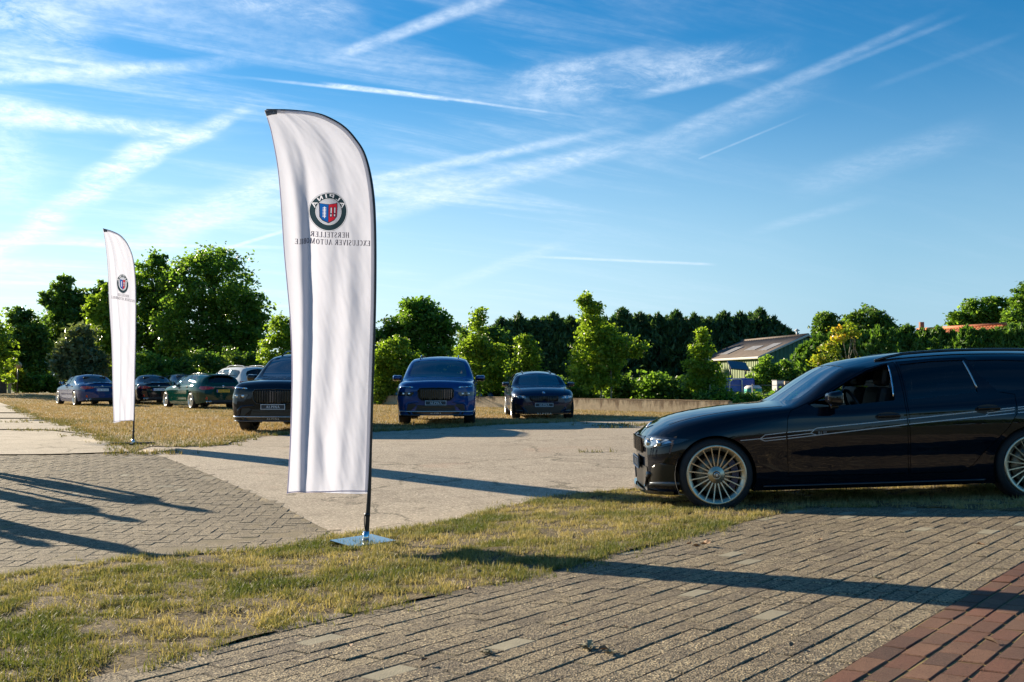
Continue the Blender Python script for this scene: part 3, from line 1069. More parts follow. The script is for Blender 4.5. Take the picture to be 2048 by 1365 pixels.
# herringbone on the left
lp = gpoly(LEFT)
hb = []
u0 = 0.1065
A45 = R(4)
ca, sa = math.cos(A45), math.sin(A45)
for i in range(-160, 160):
    for j in range(-80, 80):
        ox, oy = (i + 2 * j) * u0, (i - 2 * j) * u0
        for (cx, cy, ang) in ((ox + u0, oy + u0 / 2, 0), (ox + u0 / 2, oy + 2 * u0, math.pi / 2)):
            X, Y = -3.0 + cx * ca - cy * sa, 9.5 + cx * sa + cy * ca
            if -10.5 < X < 0.5 and 4.5 < Y < 18:
                hb.append((X, Y, ang + A45))
H_ = np.array(hb)
hb = [tuple(h) for h in H_[inside(H_[:, :2], lp)]]
hb = [(x, y, a, visible(x, y)) for x, y, a in hb]
lay(left_bed, 'paver', hb, 0.207, 0.1005, 0.07, 0.0035, [M['paver_far'], M['paleplain']], 300, 0.0, 0.012, 0.55, 0.0025)

# ------------------------------------------------------------------ grass blades
def blades(name, pts, length, width, mtl, tint, lean=0.6, seed=1, lean0=0.35):
    rg = np.random.default_rng(seed)
    n = len(pts)
    z = gz(pts[:, 0], pts[:, 1])
    L = length * rg.uniform(0.45, 1.25, n)
    a = rg.uniform(0, 2 * np.pi, n)
    ln = np.abs(rg.normal(lean0, lean, n)).clip(0, 1.75)
    dirx, diry = np.cos(a), np.sin(a)
    wa = rg.uniform(0, 2 * np.pi, n)
    wx, wy = np.cos(wa) * width / 2, np.sin(wa) * width / 2
    b = np.column_stack([pts, z - 0.006])
    ml = np.column_stack([dirx * np.sin(ln * .6) * L * .55, diry * np.sin(ln * .6) * L * .55, np.cos(ln * .6) * L * .55])
    tp = ml + np.column_stack([dirx * np.sin(ln * 1.3) * L * .5, diry * np.sin(ln * 1.3) * L * .5, np.cos(ln * 1.3) * L * .5])
    w = np.column_stack([wx, wy, np.zeros(n)])
    V = np.stack([b - w, b + w, b + ml + w * .75, b + tp, b + ml - w * .75], 1).reshape(-1, 3)
    i0 = np.arange(n)[:, None] * 5
    T = np.concatenate([i0 + [[0, 1, 2]], i0 + [[0, 2, 4]], i0 + [[4, 2, 3]]], 1).reshape(-1, 3)
    me = np_mesh(name, V, T, [mtl], attrs={'tint': np.repeat(tint, 5)})
    return link(name, me)


def nfield(pts, sc, seed=0.0):
    return np.array([mnoise.fractal((x * sc, y * sc, seed), 0.9, 2.0, 3) for x, y in pts])


def scatter(poly, n, rg, grow=0.0):
    pl = np.asarray(poly)
    mn, mx = pl.min(0), pl.max(0)
    out = []
    tot_ = 0
    while tot_ < n:
        p = rg.uniform(mn, mx, (n * 2, 2))
        k = inside(p, pl)
        out.append(p[k])
        tot_ += k.sum()
    return np.vstack(out)[:n]


rg = np.random.default_rng(21)
pts = scatter(VERGE, 720000, rg)
ok = (pts[:, 1] > 2.9) & (np.abs(pts[:, 0] / pts[:, 1]) < 0.57)
pts = pts[ok]
f1 = nfield(pts, 1.1, 2.0)
f2 = nfield(pts, 5.0, 7.0)
keep = rg.random(len(pts)) < np.clip(0.40 + 1.35 * f2 + 0.6 * f1, 0.03, 1.0) * np.clip(1.35 - pts[:, 1] * 0.05, 0.5, 1)
pts, f1, f2 = pts[keep], f1[keep], f2[keep]
tint = np.clip(0.60 - 0.75 * f1 - 0.35 * f2 + rg.normal(0, 0.22, len(pts)) + 0.05 * np.clip(pts[:, 0], -2, 3), 0, 1)
o = blades('verge_grass', pts, 0.043, 0.0042, M['blade'], tint, 0.65, 3, 1.1)
tag(o, 'patchy half dry grass on the near verge', None, None, 'stuff')
# ragged fringe: tufts creeping over the pavers
fr = []
for line in (gpoly(V_LOW[3:-1]), gpoly(V_UP[1:-1])):
    dl = dense(line, 0.012, False)
    fr.append(dl + rg.normal(0, 0.045, dl.shape))
    k = rg.random(len(dl)) < 0.5
    fr.append(dl[k] + rg.normal(0, 0.09, dl[k].shape))
fr = np.vstack(fr)
fr = fr[(nfield(fr, 2.5, 4.0) > -0.12)]
fr = np.repeat(fr, 5, 0) + rg.normal(0, 0.014, (len(fr) * 5, 2))
fr = fr[np.abs(fr[:, 0] / fr[:, 1]) < 0.57]
o = blades('fringe_grass', fr, 0.046, 0.0045, M['blade'], np.clip(0.30 + rg.normal(0, 0.24, len(fr)), 0, 1), 0.8, 4)
tag(o, 'greener grass tufts along the paver edge', None, None, 'stuff')
# lawn
pts = scatter(LAWN, 420000, rg)
k = (np.abs(pts[:, 0] / pts[:, 1]) < 0.56) & (rg.random(len(pts)) < np.clip(24.0 / pts[:, 1], 0.25, 1))
pts = pts[k]
f1 = nfield(pts, 0.22, 5.0)
f2 = nfield(pts, 1.3, 9.0)
edge = np.clip((21.5 - pts[:, 1]) / 5.0, 0, 1) * (pts[:, 0] < -3.5)
tint = np.clip(0.62 - 0.45 * f1 - 0.3 * f2 - 0.42 * edge + rg.normal(0, 0.18, len(pts)), 0, 1)
o = blades('lawn_grass', pts, 0.075, 0.014, M['lawnblade'], tint, 0.6, 5, 0.8)
tag(o, 'short dry grass of the car park lawn', None, None, 'stuff')
# tufts along the yard edge
fr = []
for line in (gpoly(lawn_near[3:22]),):
    dl = dense(line, 0.02, False)
    fr.append(dl + rg.normal(0, 0.13, dl.shape))
fr = np.vstack(fr)
fr = fr[nfield(fr, 0.9, 1.0) > -0.1]
cl_ = []
for (px, py, sx, n_) in ((1262, 852, .55, 60), (1300, 849, .7, 80), (1235, 856, .3, 24), (40, 846, .9, 60), (105, 842, .5, 50), (135, 863, .7, 40), (185, 873, .5, 40), (90, 862, .6, 30), (330, 905, .15, 14), (285, 909, .3, 30), (1180, 905, .12, 8)):
    q_ = gp(px, py)
    cl_.append(q_ + rg.normal(0, 1, (n_, 2)) * [sx, sx * .35])
fr = np.vstack([fr] + cl_)
fr = np.repeat(fr, 7, 0) + rg.normal(0, 0.03, (len(fr) * 7, 2))
o = blades('edge_grass', fr, 0.075, 0.013, M['lawnblade'], np.clip(0.15 + rg.normal(0, 0.2, len(fr)), 0, 1), 0.7, 6)
tag(o, 'green tufts along the edge of the concrete', None, None, 'stuff')
# ------------------------------------------------------------------ trees
def leaf_mesh(name, C, size, mtl, tint, rg, up=0.25, elong=1.5, axis=None, sag=0.0):
    """diamond leaves at centres C"""
    n = len(C)
    nrm_ = rg.normal(0, 1, (n, 3))
    nrm_[:, 2] = np.abs(nrm_[:, 2]) + up
    nrm_ /= np.linalg.norm(nrm_, axis=1, keepdims=True)
    if axis is None:
        ax = rg.normal(0, 1, (n, 3))
        ax[:, 2] -= sag
    else:
        ax = axis + rg.normal(0, 0.35, (n, 3))
    ax -= nrm_ * (ax * nrm_).sum(1, keepdims=True)
    ax /= np.linalg.norm(ax, axis=1, keepdims=True) + 1e-9
    bx = np.cross(nrm_, ax)
    s = (size * rg.uniform(0.6, 1.35, n))[:, None]
    a = ax * s * 0.5 * elong
    b = bx * s * 0.5
    c = nrm_ * s * 0.10
    V = np.stack([C - a, C - a * 0.1 + b + c, C + a, C - a * 0.1 - b + c], 1).reshape(-1, 3)
    F = np.arange(n * 4).reshape(n, 4)
    return np_mesh(name, V, F, [mtl], attrs={'tint': np.repeat(np.clip(tint, 0, 1), 4)})


def cloud(lobes, n, rg, per=22, spread=0.11, shell=0.5):
    """leaf centres and a light/dark value: clumps spread through ellipsoid lobes (cx,cy,cz,rx,ry,rz)"""
    L = np.array(lobes, float)
    wts = (L[:, 3] * L[:, 5] + L[:, 4] * L[:, 5]) / 2
    wts /= wts.sum()
    nc = max(6, n // per)
    li = rg.choice(len(L), nc, p=wts)
    d = rg.normal(0, 1, (nc, 3))
    d /= np.linalg.norm(d, axis=1, keepdims=True)
    r = shell + (1 - shell) * rg.random(nc) ** 0.7
    r *= 1 + rg.normal(0, 0.07, nc)
    cc = L[li, :3] + d * r[:, None] * L[li, 3:6]
    ct = rg.normal(0.42, 0.2, nc)
    k = rg.integers(0, nc, n)
    rad = L[li[k], 3:6].mean(1) * spread + 0.06
    P_ = cc[k] + rg.normal(0, 1, (n, 3)) * rad[:, None] * np.array([1.15, 1.15, 0.7])
    return P_, ct[k] + rg.normal(0, 0.16, n), cc


def lobes_px(lst, depth, dscale=1.0):
    out = []
    for (px, py, rx, ry) in lst:
        c = at(px, py, depth)
        k = depth / FPX
        out.append((c.x, c.y + RNG.uniform(-0.25, 0.25) * rx * k, c.z, rx * k, rx * k * dscale, ry * k))
    return out


def tree(label, cat, depth, lst, trunk_px, n, leaf, size, trunk_r=None, bark='bark', group=None, name='tree', per=34, spread=0.10, shell=0.35, seed=0, nlimb=10, elong=1.5, sag=0.0, base_py=None, bare=0.0, lean=0.0):
    rg = np.random.default_rng(seed + 100)
    L = lobes_px(lst, depth, 0.9)
    bx = at(trunk_px, 760, depth).x
    bz = g1(bx, depth)
    base = Vector((bx, depth, bz))
    root = empty(name, base)
    tag(root, label, cat, group)
    Cs, tint, cc = cloud(L, int(n * 1.2), rg, per, spread, max(shell, 0.42))
    keep = Cs[:, 2] > bz + 0.05
    Cs, tint = Cs[keep], tint[keep]
    me = leaf_mesh('crown', Cs - np.array(base), size * 0.8, M[leaf], tint, rg, elong=elong, sag=sag)
    link('crown', me, root)
    top = max(L, key=lambda l: l[2] + l[5])
    tip = Vector((top[0], top[1], top[2] + top[5] * 0.55))
    h = tip.z - bz
    r0 = trunk_r or max(0.04, h * 0.022)
    mb = MB()
    stem = []
    m = 9
    for i in range(m):
        t = i / (m - 1)
        p = base.lerp(Vector((tip.x, tip.y, tip.z)), t)
        p.x = base.x + (tip.x - base.x) * t ** 1.6 + rg.normal(0, 0.012) * h
        p.y += rg.normal(0, 0.012) * h
        stem.append(p - base if i else Vector((p.x - base.x, 0, -0.08)))
    mb.tube(stem, [r0 * (1 - 0.88 * (i / (m - 1)) ** 0.8) * (1.35 if i == 0 else 1) for i in range(m)], 8)
    tl = link('trunk', mb.mesh('trunk', M[bark]), root)
    mb = MB()
    order = sorted(L, key=lambda l: -l[3] * l[5])[:nlimb]
    for l in order:
        c = Vector(l[:3]) - base
        hh = max(0.2 * h, min(c.z - l[5] * 0.7, h * 0.75))
        s = stem[min(m - 1, max(1, int(hh / h * (m - 1))))]
        mid = s.lerp(c, 0.5) + Vector((rg.normal(0, .1) * l[3], rg.normal(0, .1) * l[3], 0.08 * h))
        mb.tube([s, mid, c], [r0 * 0.45, r0 * 0.28, r0 * 0.1], 6)
        d = np.linalg.norm(cc - np.array(l[:3]), axis=1)
        for q in np.argsort(d + rg.random(len(d)) * l[3])[:7]:
            e_ = Vector(cc[q]) - base
            st = mid.lerp(c, rg.uniform(0.0, 0.9))
            mb.tube([st, st.lerp(e_, 0.55) + Vector((0, 0, 0.03 * h)), e_], [r0 * 0.16, r0 * 0.1, r0 * 0.04], 4)
    link('limbs', mb.mesh('limbs', M[bark]), root)
    return root


TG = 'trees standing round the car park'
tree('large rounded green tree behind the green wagon, tallest on the left', 'tree', 66,
     [(430, 575, 82, 75), (392, 548, 48, 40), (470, 640, 62, 78), (375, 650, 60, 80), (492, 680, 40, 66), (432, 522, 46, 28), (445, 700, 70, 55), (345, 560, 25, 30), (505, 610, 24, 30), (518, 655, 18, 32)], 428, 21000, 'leaf_broad', 0.21, trunk_r=0.22, group=TG, seed=1, nlimb=10)
tree('green tree with a rounded top just right of the far flag', 'tree', 68,
     [(300, 555, 42, 46), (278, 620, 40, 66), (325, 640, 46, 80), (285, 690, 40, 60), (322, 528, 24, 18), (340, 600, 30, 40), (330, 710, 40, 50)], 305, 14000, 'leaf_broad', 0.21, group=TG, seed=2)
tree('yellow green tree half hidden by the far flag', 'tree', 62,
     [(205, 650, 30, 55), (190, 620, 18, 26), (225, 690, 24, 50), (215, 590, 14, 22)], 210, 6000, 'leaf_young', 0.19, group=TG, seed=3)
tree('feathery dark tree with an open pointed top left of the far flag', 'tree', 78,
     [(128, 600, 26, 42), (150, 650, 46, 60), (115, 660, 34, 50), (130, 565, 15, 14), (160, 605, 18, 30), (95, 600, 12, 22), (140, 715, 50, 50)], 135, 12000, 'leaf_dark', 0.20, group=TG, seed=4, elong=2.6, sag=1.0, shell=0.3)
tree('dark green tree at the far left edge of the lawn', 'tree', 74,
     [(45, 680, 42, 58), (20, 715, 34, 48), (75, 700, 30, 50), (40, 635, 24, 20), (60, 745, 50, 30)], 48, 12000, 'leaf_dark', 0.22, group=TG, seed=5)
tree('slim dark tree rising behind the far flag', 'tree', 82,
     [(192, 600, 18, 36), (188, 650, 26, 50), (205, 575, 10, 18), (180, 700, 28, 50)], 190, 5000, 'leaf_dark', 0.22, group=TG, seed=6, elong=2.2)
tree('bright green tree cut off by the left edge of the picture', 'tree', 64,
     [(-20, 690, 40, 60), (10, 725, 26, 40), (-60, 660, 60, 80)], -30, 6000, 'leaf_young', 0.2, group=TG, seed=7)
tree('grey green willow bush behind the blue saloon', 'tree', 60,
     [(160, 690, 36, 40), (140, 720, 30, 40), (185, 730, 30, 40), (165, 740, 44, 34)], 165, 9000, 'leaf_grey', 0.17, group=TG, seed=8, elong=2.4, sag=0.6)
tree('low leafy tree between the far flag and the green wagon', 'tree', 57,
     [(285, 735, 36, 30), (330, 745, 40, 28), (300, 765, 60, 22)], 300, 5000, 'leaf_broad', 0.17, group=TG, seed=9)
tree('leafy undergrowth tree behind the green wagon', 'tree', 58,
     [(400, 735, 44, 32), (455, 730, 40, 34), (500, 735, 34, 34), (430, 762, 90, 20)], 440, 7000, 'leaf_dark', 0.17, group=TG, seed=10)
tree('pale green tree showing left of the near flag', 'tree', 56,
     [(562, 665, 26, 32), (555, 705, 34, 34), (590, 690, 30, 44), (575, 735, 40, 30)], 570, 6000, 'leaf_young', 0.16, group=TG, seed=11)
tree('broad dark tree right of the near flag above the blue off-roader', 'tree', 54,
     [(832, 650, 54, 42), (865, 640, 34, 36), (795, 675, 40, 40), (870, 690, 40, 44), (830, 615, 32, 20), (890, 665, 22, 32), (820, 720, 60, 44), (765, 690, 24, 42)], 840, 14000, 'leaf_broad', 0.18, group=TG, seed=12)
tree('light green low tree beside the right edge of the near flag', 'tree', 46,
     [(785, 715, 38, 36), (765, 745, 30, 40), (815, 745, 32, 36), (800, 690, 18, 18), (760, 780, 30, 24)], 788, 9000, 'leaf_young', 0.13, trunk_r=0.05, group=TG, seed=13, bark='palebark')
YG = 'young staked trees along the concrete wall'
tree('slender young tree with a pointed top right of the blue off-roader', 'tree', 43,
     [(957, 645, 14, 34), (955, 690, 24, 32), (945, 725, 34, 34), (985, 725, 30, 36), (965, 755, 48, 30), (1000, 700, 14, 16), (925, 700, 12, 14)], 958, 7500, 'leaf_young', 0.115, trunk_r=0.035, bark='palebark', group=YG, seed=14, shell=0.3)
tree('small young tree just above the dark wagon', 'tree', 41,
     [(1050, 690, 16, 20), (1058, 718, 24, 18), (1040, 740, 24, 20), (1072, 748, 18, 16)], 1053, 3200, 'leaf_young', 0.11, trunk_r=0.03, bark='palebark', group=YG, seed=15, shell=0.3, spread=0.16)
tree('tallest young tree, with a spire top leaning left', 'tree', 40,
     [(1170, 598, 10, 20), (1183, 630, 20, 28), (1192, 668, 34, 32), (1185, 705, 42, 32), (1255, 692, 32, 20), (1215, 730, 34, 26), (1160, 740, 26, 22), (1225, 700, 30, 28), (1270, 705, 20, 14), (1195, 765, 40, 18)], 1203, 11000, 'leaf_young', 0.115, trunk_r=0.045, bark='palebark', group=YG, seed=16, shell=0.25)
tree('narrow young tree in front of the green barn', 'tree', 38,
     [(1404, 672, 10, 16), (1402, 705, 20, 20), (1395, 735, 26, 18), (1420, 742, 26, 18), (1400, 768, 34, 18), (1432, 765, 20, 14)], 1411, 5000, 'leaf_young', 0.105, trunk_r=0.032, bark='palebark', group=YG, seed=17, shell=0.25)
ty = tree('sparse young tree turning yellow above the black wagon bonnet', 'tree', 36,
          [(1680, 672, 16, 14), (1660, 700, 20, 12), (1640, 722, 18, 12), (1704, 664, 10, 12), (1718, 728, 12, 8), (1665, 735, 24, 12), (1712, 700, 8, 8), (1690, 770, 24, 16)], 1694, 2100, 'leaf_yellow', 0.105, trunk_r=0.035, bark='palebark', group=YG, seed=18, shell=0.2, spread=0.14)
tree('round dark tree behind the hedge right of the barn', 'tree', 86,
     [(1745, 640, 36, 30), (1715, 655, 34, 30), (1765, 660, 24, 24), (1745, 690, 60, 40)], 1742, 9000, 'leaf_dark', 0.24, group=TG, seed=19)
tree('low spreading tree just right of the barn roof', 'tree', 80,
     [(1650, 650, 26, 24), (1672, 665, 26, 24), (1640, 680, 22, 24)], 1655, 5000, 'leaf_dark', 0.22, group=TG, seed=20)
tree('large open tree behind the orange tiled roof', 'tree', 92,
     [(1955, 620, 36, 22), (1925, 640, 30, 24), (1990, 612, 26, 18), (1970, 645, 50, 26), (1912, 655, 20, 18)], 1960, 8000, 'leaf_broad', 0.26, group=TG, seed=21, shell=0.35)
tree('tall tree cut off by the right edge of the picture', 'tree', 88,
     [(2045, 610, 28, 32), (2080, 600, 40, 46), (2025, 640, 26, 28), (2060, 660, 50, 36)], 2062, 7000, 'leaf_broad', 0.26, group=TG, seed=22)
tree('mid green tree left of the conifer row', 'tree', 62,
     [(990, 680, 26, 28), (1012, 700, 26, 40), (935, 690, 30, 36), (960, 720, 60, 44)], 985, 7000, 'leaf_dark', 0.2, group=TG, seed=23)
tree('bushy sapling in front of the barn corner', 'tree', 50,
     [(1530, 738, 14, 26), (1520, 762, 26, 26), (1545, 752, 20, 22)], 1530, 3200, 'leaf_broad', 0.13, group=TG, seed=24, trunk_r=0.04)
tree('second bushy sapling by the dark barn gable', 'tree', 51,
     [(1568, 740, 14, 20), (1560, 760, 24, 22), (1582, 758, 18, 22)], 1568, 2800, 'leaf_broad', 0.13, group=TG, seed=25, trunk_r=0.04)

# stakes beside the young trees
for (px, d, py, lab) in ((1222, 39.5, 735, 'thin wooden stake beside the tallest young tree'), (1420, 37.5, 770, 'thin wooden stake beside the narrow young tree')):
    c = at(px, py, d)
    z = g1(c.x, d)
    s = MB().tube([(0, 0, -0.2), (0, 0, c.z - z)], 0.028, 8).build('tree_stake', M['stake'], loc=(c.x, d, z))
    tag(s, lab, 'stake')


# ------------------------------------------------------------------ conifers
def conifer_mesh(seed, n, mtl, size):
    """unit conifer: height 1, radius about 1 at the foot (scaled per tree)"""
    rg = np.random.default_rng(seed)
    nb = n // 22
    lead = [(0.0, 0.0, 1.0, 1.0)] + [(rg.uniform(-.55, .55), rg.uniform(-.5, .5), rg.uniform(.78, .95), rg.uniform(.5, .75)) for _ in range(4)]
    Cs_, As_, Ts_ = [], [], []
    for (lx, ly, lh, lr) in lead:
        m = int(n * (0.42 if lr == 1.0 else 0.145))
        nbb = max(8, m // 22)
        hb = rg.random(nbb) ** 0.8 * 0.95
        ab = rg.uniform(0, 2 * np.pi, nbb)
        rb = np.clip((1 - hb) / 0.33, 0, 1) ** 0.85 * (1.0 if lr == 1.0 else lr) * rg.uniform(0.6, 1.25, nbb) + 0.03
        k = rg.integers(0, nbb, m)
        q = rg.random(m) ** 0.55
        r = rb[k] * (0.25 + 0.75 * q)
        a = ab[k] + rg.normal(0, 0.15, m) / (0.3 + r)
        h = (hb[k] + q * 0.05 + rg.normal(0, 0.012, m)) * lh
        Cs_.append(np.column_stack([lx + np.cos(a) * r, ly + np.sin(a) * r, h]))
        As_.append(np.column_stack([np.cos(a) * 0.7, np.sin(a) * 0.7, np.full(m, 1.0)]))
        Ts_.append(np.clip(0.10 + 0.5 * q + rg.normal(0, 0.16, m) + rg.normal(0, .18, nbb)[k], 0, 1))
        mm = max(6, m // 26)
        hh = rg.uniform(0.88, 1.03, mm) * lh
        Cs_.append(np.column_stack([lx + rg.normal(0, 0.05, mm), ly + rg.normal(0, 0.05, mm), hh]))
        As_.append(np.column_stack([rg.normal(0, .35, mm), rg.normal(0, .35, mm), np.ones(mm)]))
        Ts_.append(np.full(mm, 0.6))
    C, ax, t = np.vstack(Cs_), np.vstack(As_), np.concatenate(Ts_)
    return C, ax, t


def conifer_row(name, label, group, spots, depthf, mtl, nleaf, size, rad, nvar=4, seed=0, basez=None):
    rr = random.Random(seed)
    rg = np.random.default_rng(seed)
    var = []
    for v in range(nvar):
        var.append(conifer_mesh(seed + v, nleaf, mtl, size))
    cache = {}
    for i, (px, py) in enumerate(spots):
        d = depthf(px) + rr.uniform(-0.5, 0.5)
        tp = at(px, py, d)
        bz = g1(tp.x, d)
        h = tp.z - bz
        v = i % nvar
        key = v
        if key not in cache:
            C, ax, t = var[v]
            S = np.array([rad, rad, h])
            me = leaf_mesh('foliage', C * S, size, M[mtl], t, rg, up=0.0, elong=3.2, axis=ax)
            mb = MB().tube([(0, 0, -0.1), (0, 0, h * 0.5), (0, 0, h * 0.95)], [0.12, 0.07, 0.012], 6)
            cache[key] = (me, mb.mesh('trunk', M['bark']), h)
        me, tm, h0 = cache[key]
        root = empty(name, (tp.x, d, bz), rr.uniform(0, 6.28))
        root.scale = (1, 1, h / h0)
        tag(root, label[i], 'conifer', group)
        link('foliage', me, root)
        link('trunk', tm, root)


sp = [(975, 660), (1004, 642), (1038, 633), (1070, 640), (1106, 631), (1142, 640), (1176, 634), (1210, 640), (1244, 622), (1280, 630), (1316, 634), (1352, 628), (1388, 634), (1420, 640), (1448, 628), (1482, 632), (1520, 624), (1548, 640), (1572, 660)]
ords = ['first', 'second', 'third', 'fourth', 'fifth', 'sixth', 'seventh', 'eighth', 'ninth', 'tenth', 'eleventh', 'twelfth', 'thirteenth', 'fourteenth', 'fifteenth', 'sixteenth', 'seventeenth', 'eighteenth', 'nineteenth', 'twentieth', 'twenty-first']
conifer_row('conifer', ['tall dark conifer, %s from the left in the row behind the barn' % w for w in ords[:len(sp)]], 'tall dark conifers in the shelter belt', sp, lambda px: 72.0, 'needle', 14000, 0.14, 1.3, 5, 31)
sp1b = [((a[0] + b[0]) / 2, (a[1] + b[1]) / 2 + 5 + (i % 3) * 3) for i, (a, b) in enumerate(zip(sp[:-1], sp[1:]))]
conifer_row('conifer', ['dark conifer in the rear rank of the row behind the barn, %s from the left' % w for w in ords[:len(sp1b)]], 'tall dark conifers in the shelter belt', sp1b, lambda px: 74.5, 'needle', 14000, 0.14, 1.3, 5, 91)
sp2 = [(1612, 690), (1640, 672), (1668, 668), (1697, 664), (1726, 668), (1755, 660), (1785, 664), (1815, 656), (1845, 664), (1875, 660), (1905, 668), (1935, 658), (1965, 664), (1995, 662), (2025, 656), (2056, 650)]
conifer_row('hedge_conifer', ['bright green hedge conifer, %s from the barn' % w for w in ords[:len(sp2)]], 'bright green conifers in the right hand hedge', sp2, lambda px: 54.0 - (px - 1600) * 0.012, 'needle2', 13000, 0.11, 1.0, 5, 57)


# ------------------------------------------------------------------ shrubs and low hedge
def shrub(label, depth, lst, n, leaf, size, seed, name='shrub', group='shrubs behind the concrete wall'):
    rg = np.random.default_rng(seed + 500)
    L = lobes_px(lst, depth, 0.8)
    cx = np.mean([l[0] for l in L])
    bz = g1(cx, depth)
    root = empty(name, (cx, depth, bz))
    tag(root, label, 'shrub', group)
    Cs, tint, cc = cloud(L, n, rg, 16, 0.14, 0.35)
    keep = Cs[:, 2] > bz + 0.03
    link('foliage', leaf_mesh('foliage', Cs[keep] - np.array((cx, depth, bz)), size, M[leaf], tint[keep], rg), root)
    mb = MB()
    for q in rg.integers(0, len(cc), 14):
        e_ = Vector(cc[q]) - Vector((cx, depth, bz))
        e_.z = max(e_.z, 0.25)
        s = Vector((e_.x * 0.45 + rg.normal(0, .1), e_.y * 0.45, -0.05))
        mb.tube([s, s.lerp(e_, 0.5) + Vector((rg.normal(0, .04), 0, 0.05)), e_], [0.02, 0.013, 0.006], 5)
    link('stems', mb.mesh('stems', M['bark']), root)
    return root


shrub('dark leafy shrub behind the wall right of the dark wagon', 42, [(1240, 775, 34, 26), (1255, 800, 46, 26)], 3800, 'leaf_dark', 0.115, 1)
shrub('broad shrub behind the middle of the concrete wall', 41, [(1305, 772, 38, 26), (1320, 800, 50, 26)], 4200, 'leaf_broad', 0.115, 2)
shrub('rounded shrub left of the narrow young tree', 40, [(1362, 778, 32, 22), (1365, 802, 44, 26)], 3600, 'leaf_dark', 0.11, 3)
shrub('low shrub at the end of the concrete wall', 37, [(1430, 795, 34, 16), (1450, 815, 44, 20)], 3200, 'leaf_broad', 0.105, 4)
shrub('low ivy shrub in front of the blue machine', 38, [(1490, 802, 36, 14), (1510, 820, 44, 20)], 3200, 'leaf_dark', 0.105, 5)
shrub('low ivy shrub in front of the concrete blocks', 38.5, [(1560, 800, 36, 16), (1580, 820, 44, 22)], 3200, 'leaf_broad', 0.105, 6)
shrub('shrub seen through the open window of the black wagon', 34, [(1668, 800, 40, 22), (1740, 800, 44, 20)], 3400, 'leaf_dark', 0.1, 7)
shrub('dark shrub behind the dark wagon', 44, [(1110, 780, 40, 24), (1160, 785, 40, 22), (1060, 790, 40, 22)], 4200, 'leaf_dark', 0.12, 8)
shrub('leafy shrub between the blue off-roader and the dark wagon', 44.5, [(985, 782, 40, 24), (1020, 788, 34, 22)], 3600, 'leaf_broad', 0.12, 9)
shrub('dark shrub behind the right edge of the near flag', 50, [(755, 775, 34, 26), (720, 770, 50, 34), (660, 765, 50, 34), (610, 760, 40, 34)], 5200, 'leaf_dark', 0.13, 10)
shrub('clipped dark hedge bush at the far left', 70, [(45, 766, 24, 20), (70, 770, 20, 18)], 3000, 'leaf_broad', 0.16, 11, group='bushes at the far left of the lawn')
shrub('clipped hedge bush left of the blue saloon', 70.5, [(100, 768, 20, 18), (122, 772, 18, 16)], 2600, 'leaf_broad', 0.16, 12, group='bushes at the far left of the lawn')
shrub('yellow leaved bush under the round globe', 69.5, [(38, 750, 14, 12), (30, 760, 14, 12)], 1200, 'leaf_yellow', 0.14, 13, group='bushes at the far left of the lawn')
rg = np.random.default_rng(77)
Lw = [(x, 118 + rg.uniform(-4, 4), 1.5 + rg.uniform(-.5, 1.2), 3.2, 3, 3.0) for x in np.arange(-80, 84, 4.0)]
Cs, tint, cc = cloud(Lw, 26000, rg, 20, 0.14, 0.3)
Cs[:, 2] = np.maximum(Cs[:, 2], -0.5)
o = link('distant_treeline', leaf_mesh('distant_treeline', Cs, 0.55, M['leaf_dark'], tint, rg))
tag(o, 'far belt of trees closing the horizon', None, None, 'stuff')

# trees behind the photographer, seen only as reflections
for i, (x, y, h, lab) in enumerate(((-14, -30, 5, 'leafy tree behind the photographer, on the left'), (-4, -34, 5.5, 'leafy tree straight behind the photographer'), (7, -31, 4.6, 'leafy tree behind the photographer, to the right'), (18, -30, 5.5, 'leafy tree behind the photographer, far right'))):
    rg = np.random.default_rng(900 + i)
    root = empty('tree', (x, y, 0))
    tag(root, lab, 'tree', 'trees behind the photographer')
    Cs, tint, cc = cloud([(0, 0, h * .62, h * .42, h * .42, h * .38), (h * .2, 0, h * .4, h * .36, h * .36, h * .3), (-h * .25, 0, h * .45, h * .34, h * .34, h * .3)], 5000, rg, 20, 0.12, 0.4)
    link('crown', leaf_mesh('crown', Cs, 0.34, M['leaf_dark'], tint, rg), root)
    link('trunk', MB().tube([(0, 0, -.1), (0, 0, h * .3), (0, 0, h * .7)], [.25, .2, .08], 8).mesh('trunk', M['bark']), root)

# ------------------------------------------------------------------ concrete wall
root = empty('retaining_wall', (0, 0, 0))
tag(root, 'low stained concrete wall along the back of the lawn', 'wall')
wl = float(np.linalg.norm(WALL_B - WALL_A))
wang = math.atan2(_wd[1], _wd[0])
seg = 5
mb = MB()
capm = MB()
rr = random.Random(4)
for i in range(seg):
    a = WALL_A + _wd * (wl * i / seg + 0.006)
    b = WALL_A + _wd * (wl * (i + 1) / seg - 0.006)
    c = (a + b) / 2
    pc = MB().box((0, 0, 0.12), (np.linalg.norm(b - a), 0.24, 0.62)).build('wall_panel', M['wall'], root, loc=(c[0], c[1], 0), rot=(0, 0, wang))
V, Fq = [], []
n = 160
for i in range(n + 1):
    p = WALL_A + _wd * (wl * i / n)
    for k, (off, hz) in enumerate(((-0.125, 0.428), (-0.08, 0.448), (0.02, 0.46), (0.125, 0.435))):
        hz += 0.016 * mnoise.noise((i * 0.35, k * 1.7, 2.0)) - 0.0
        q = p + _wn * off
        V.append((q[0], q[1], hz - 0.001))
for i in range(n):
    for k in range(3):
        a = i * 4 + k
        Fq.append((a, a + 4, a + 5, a + 1))
link('moss_cap', np_mesh('moss_cap', V, Fq, [M['moss']], smooth=True), root)

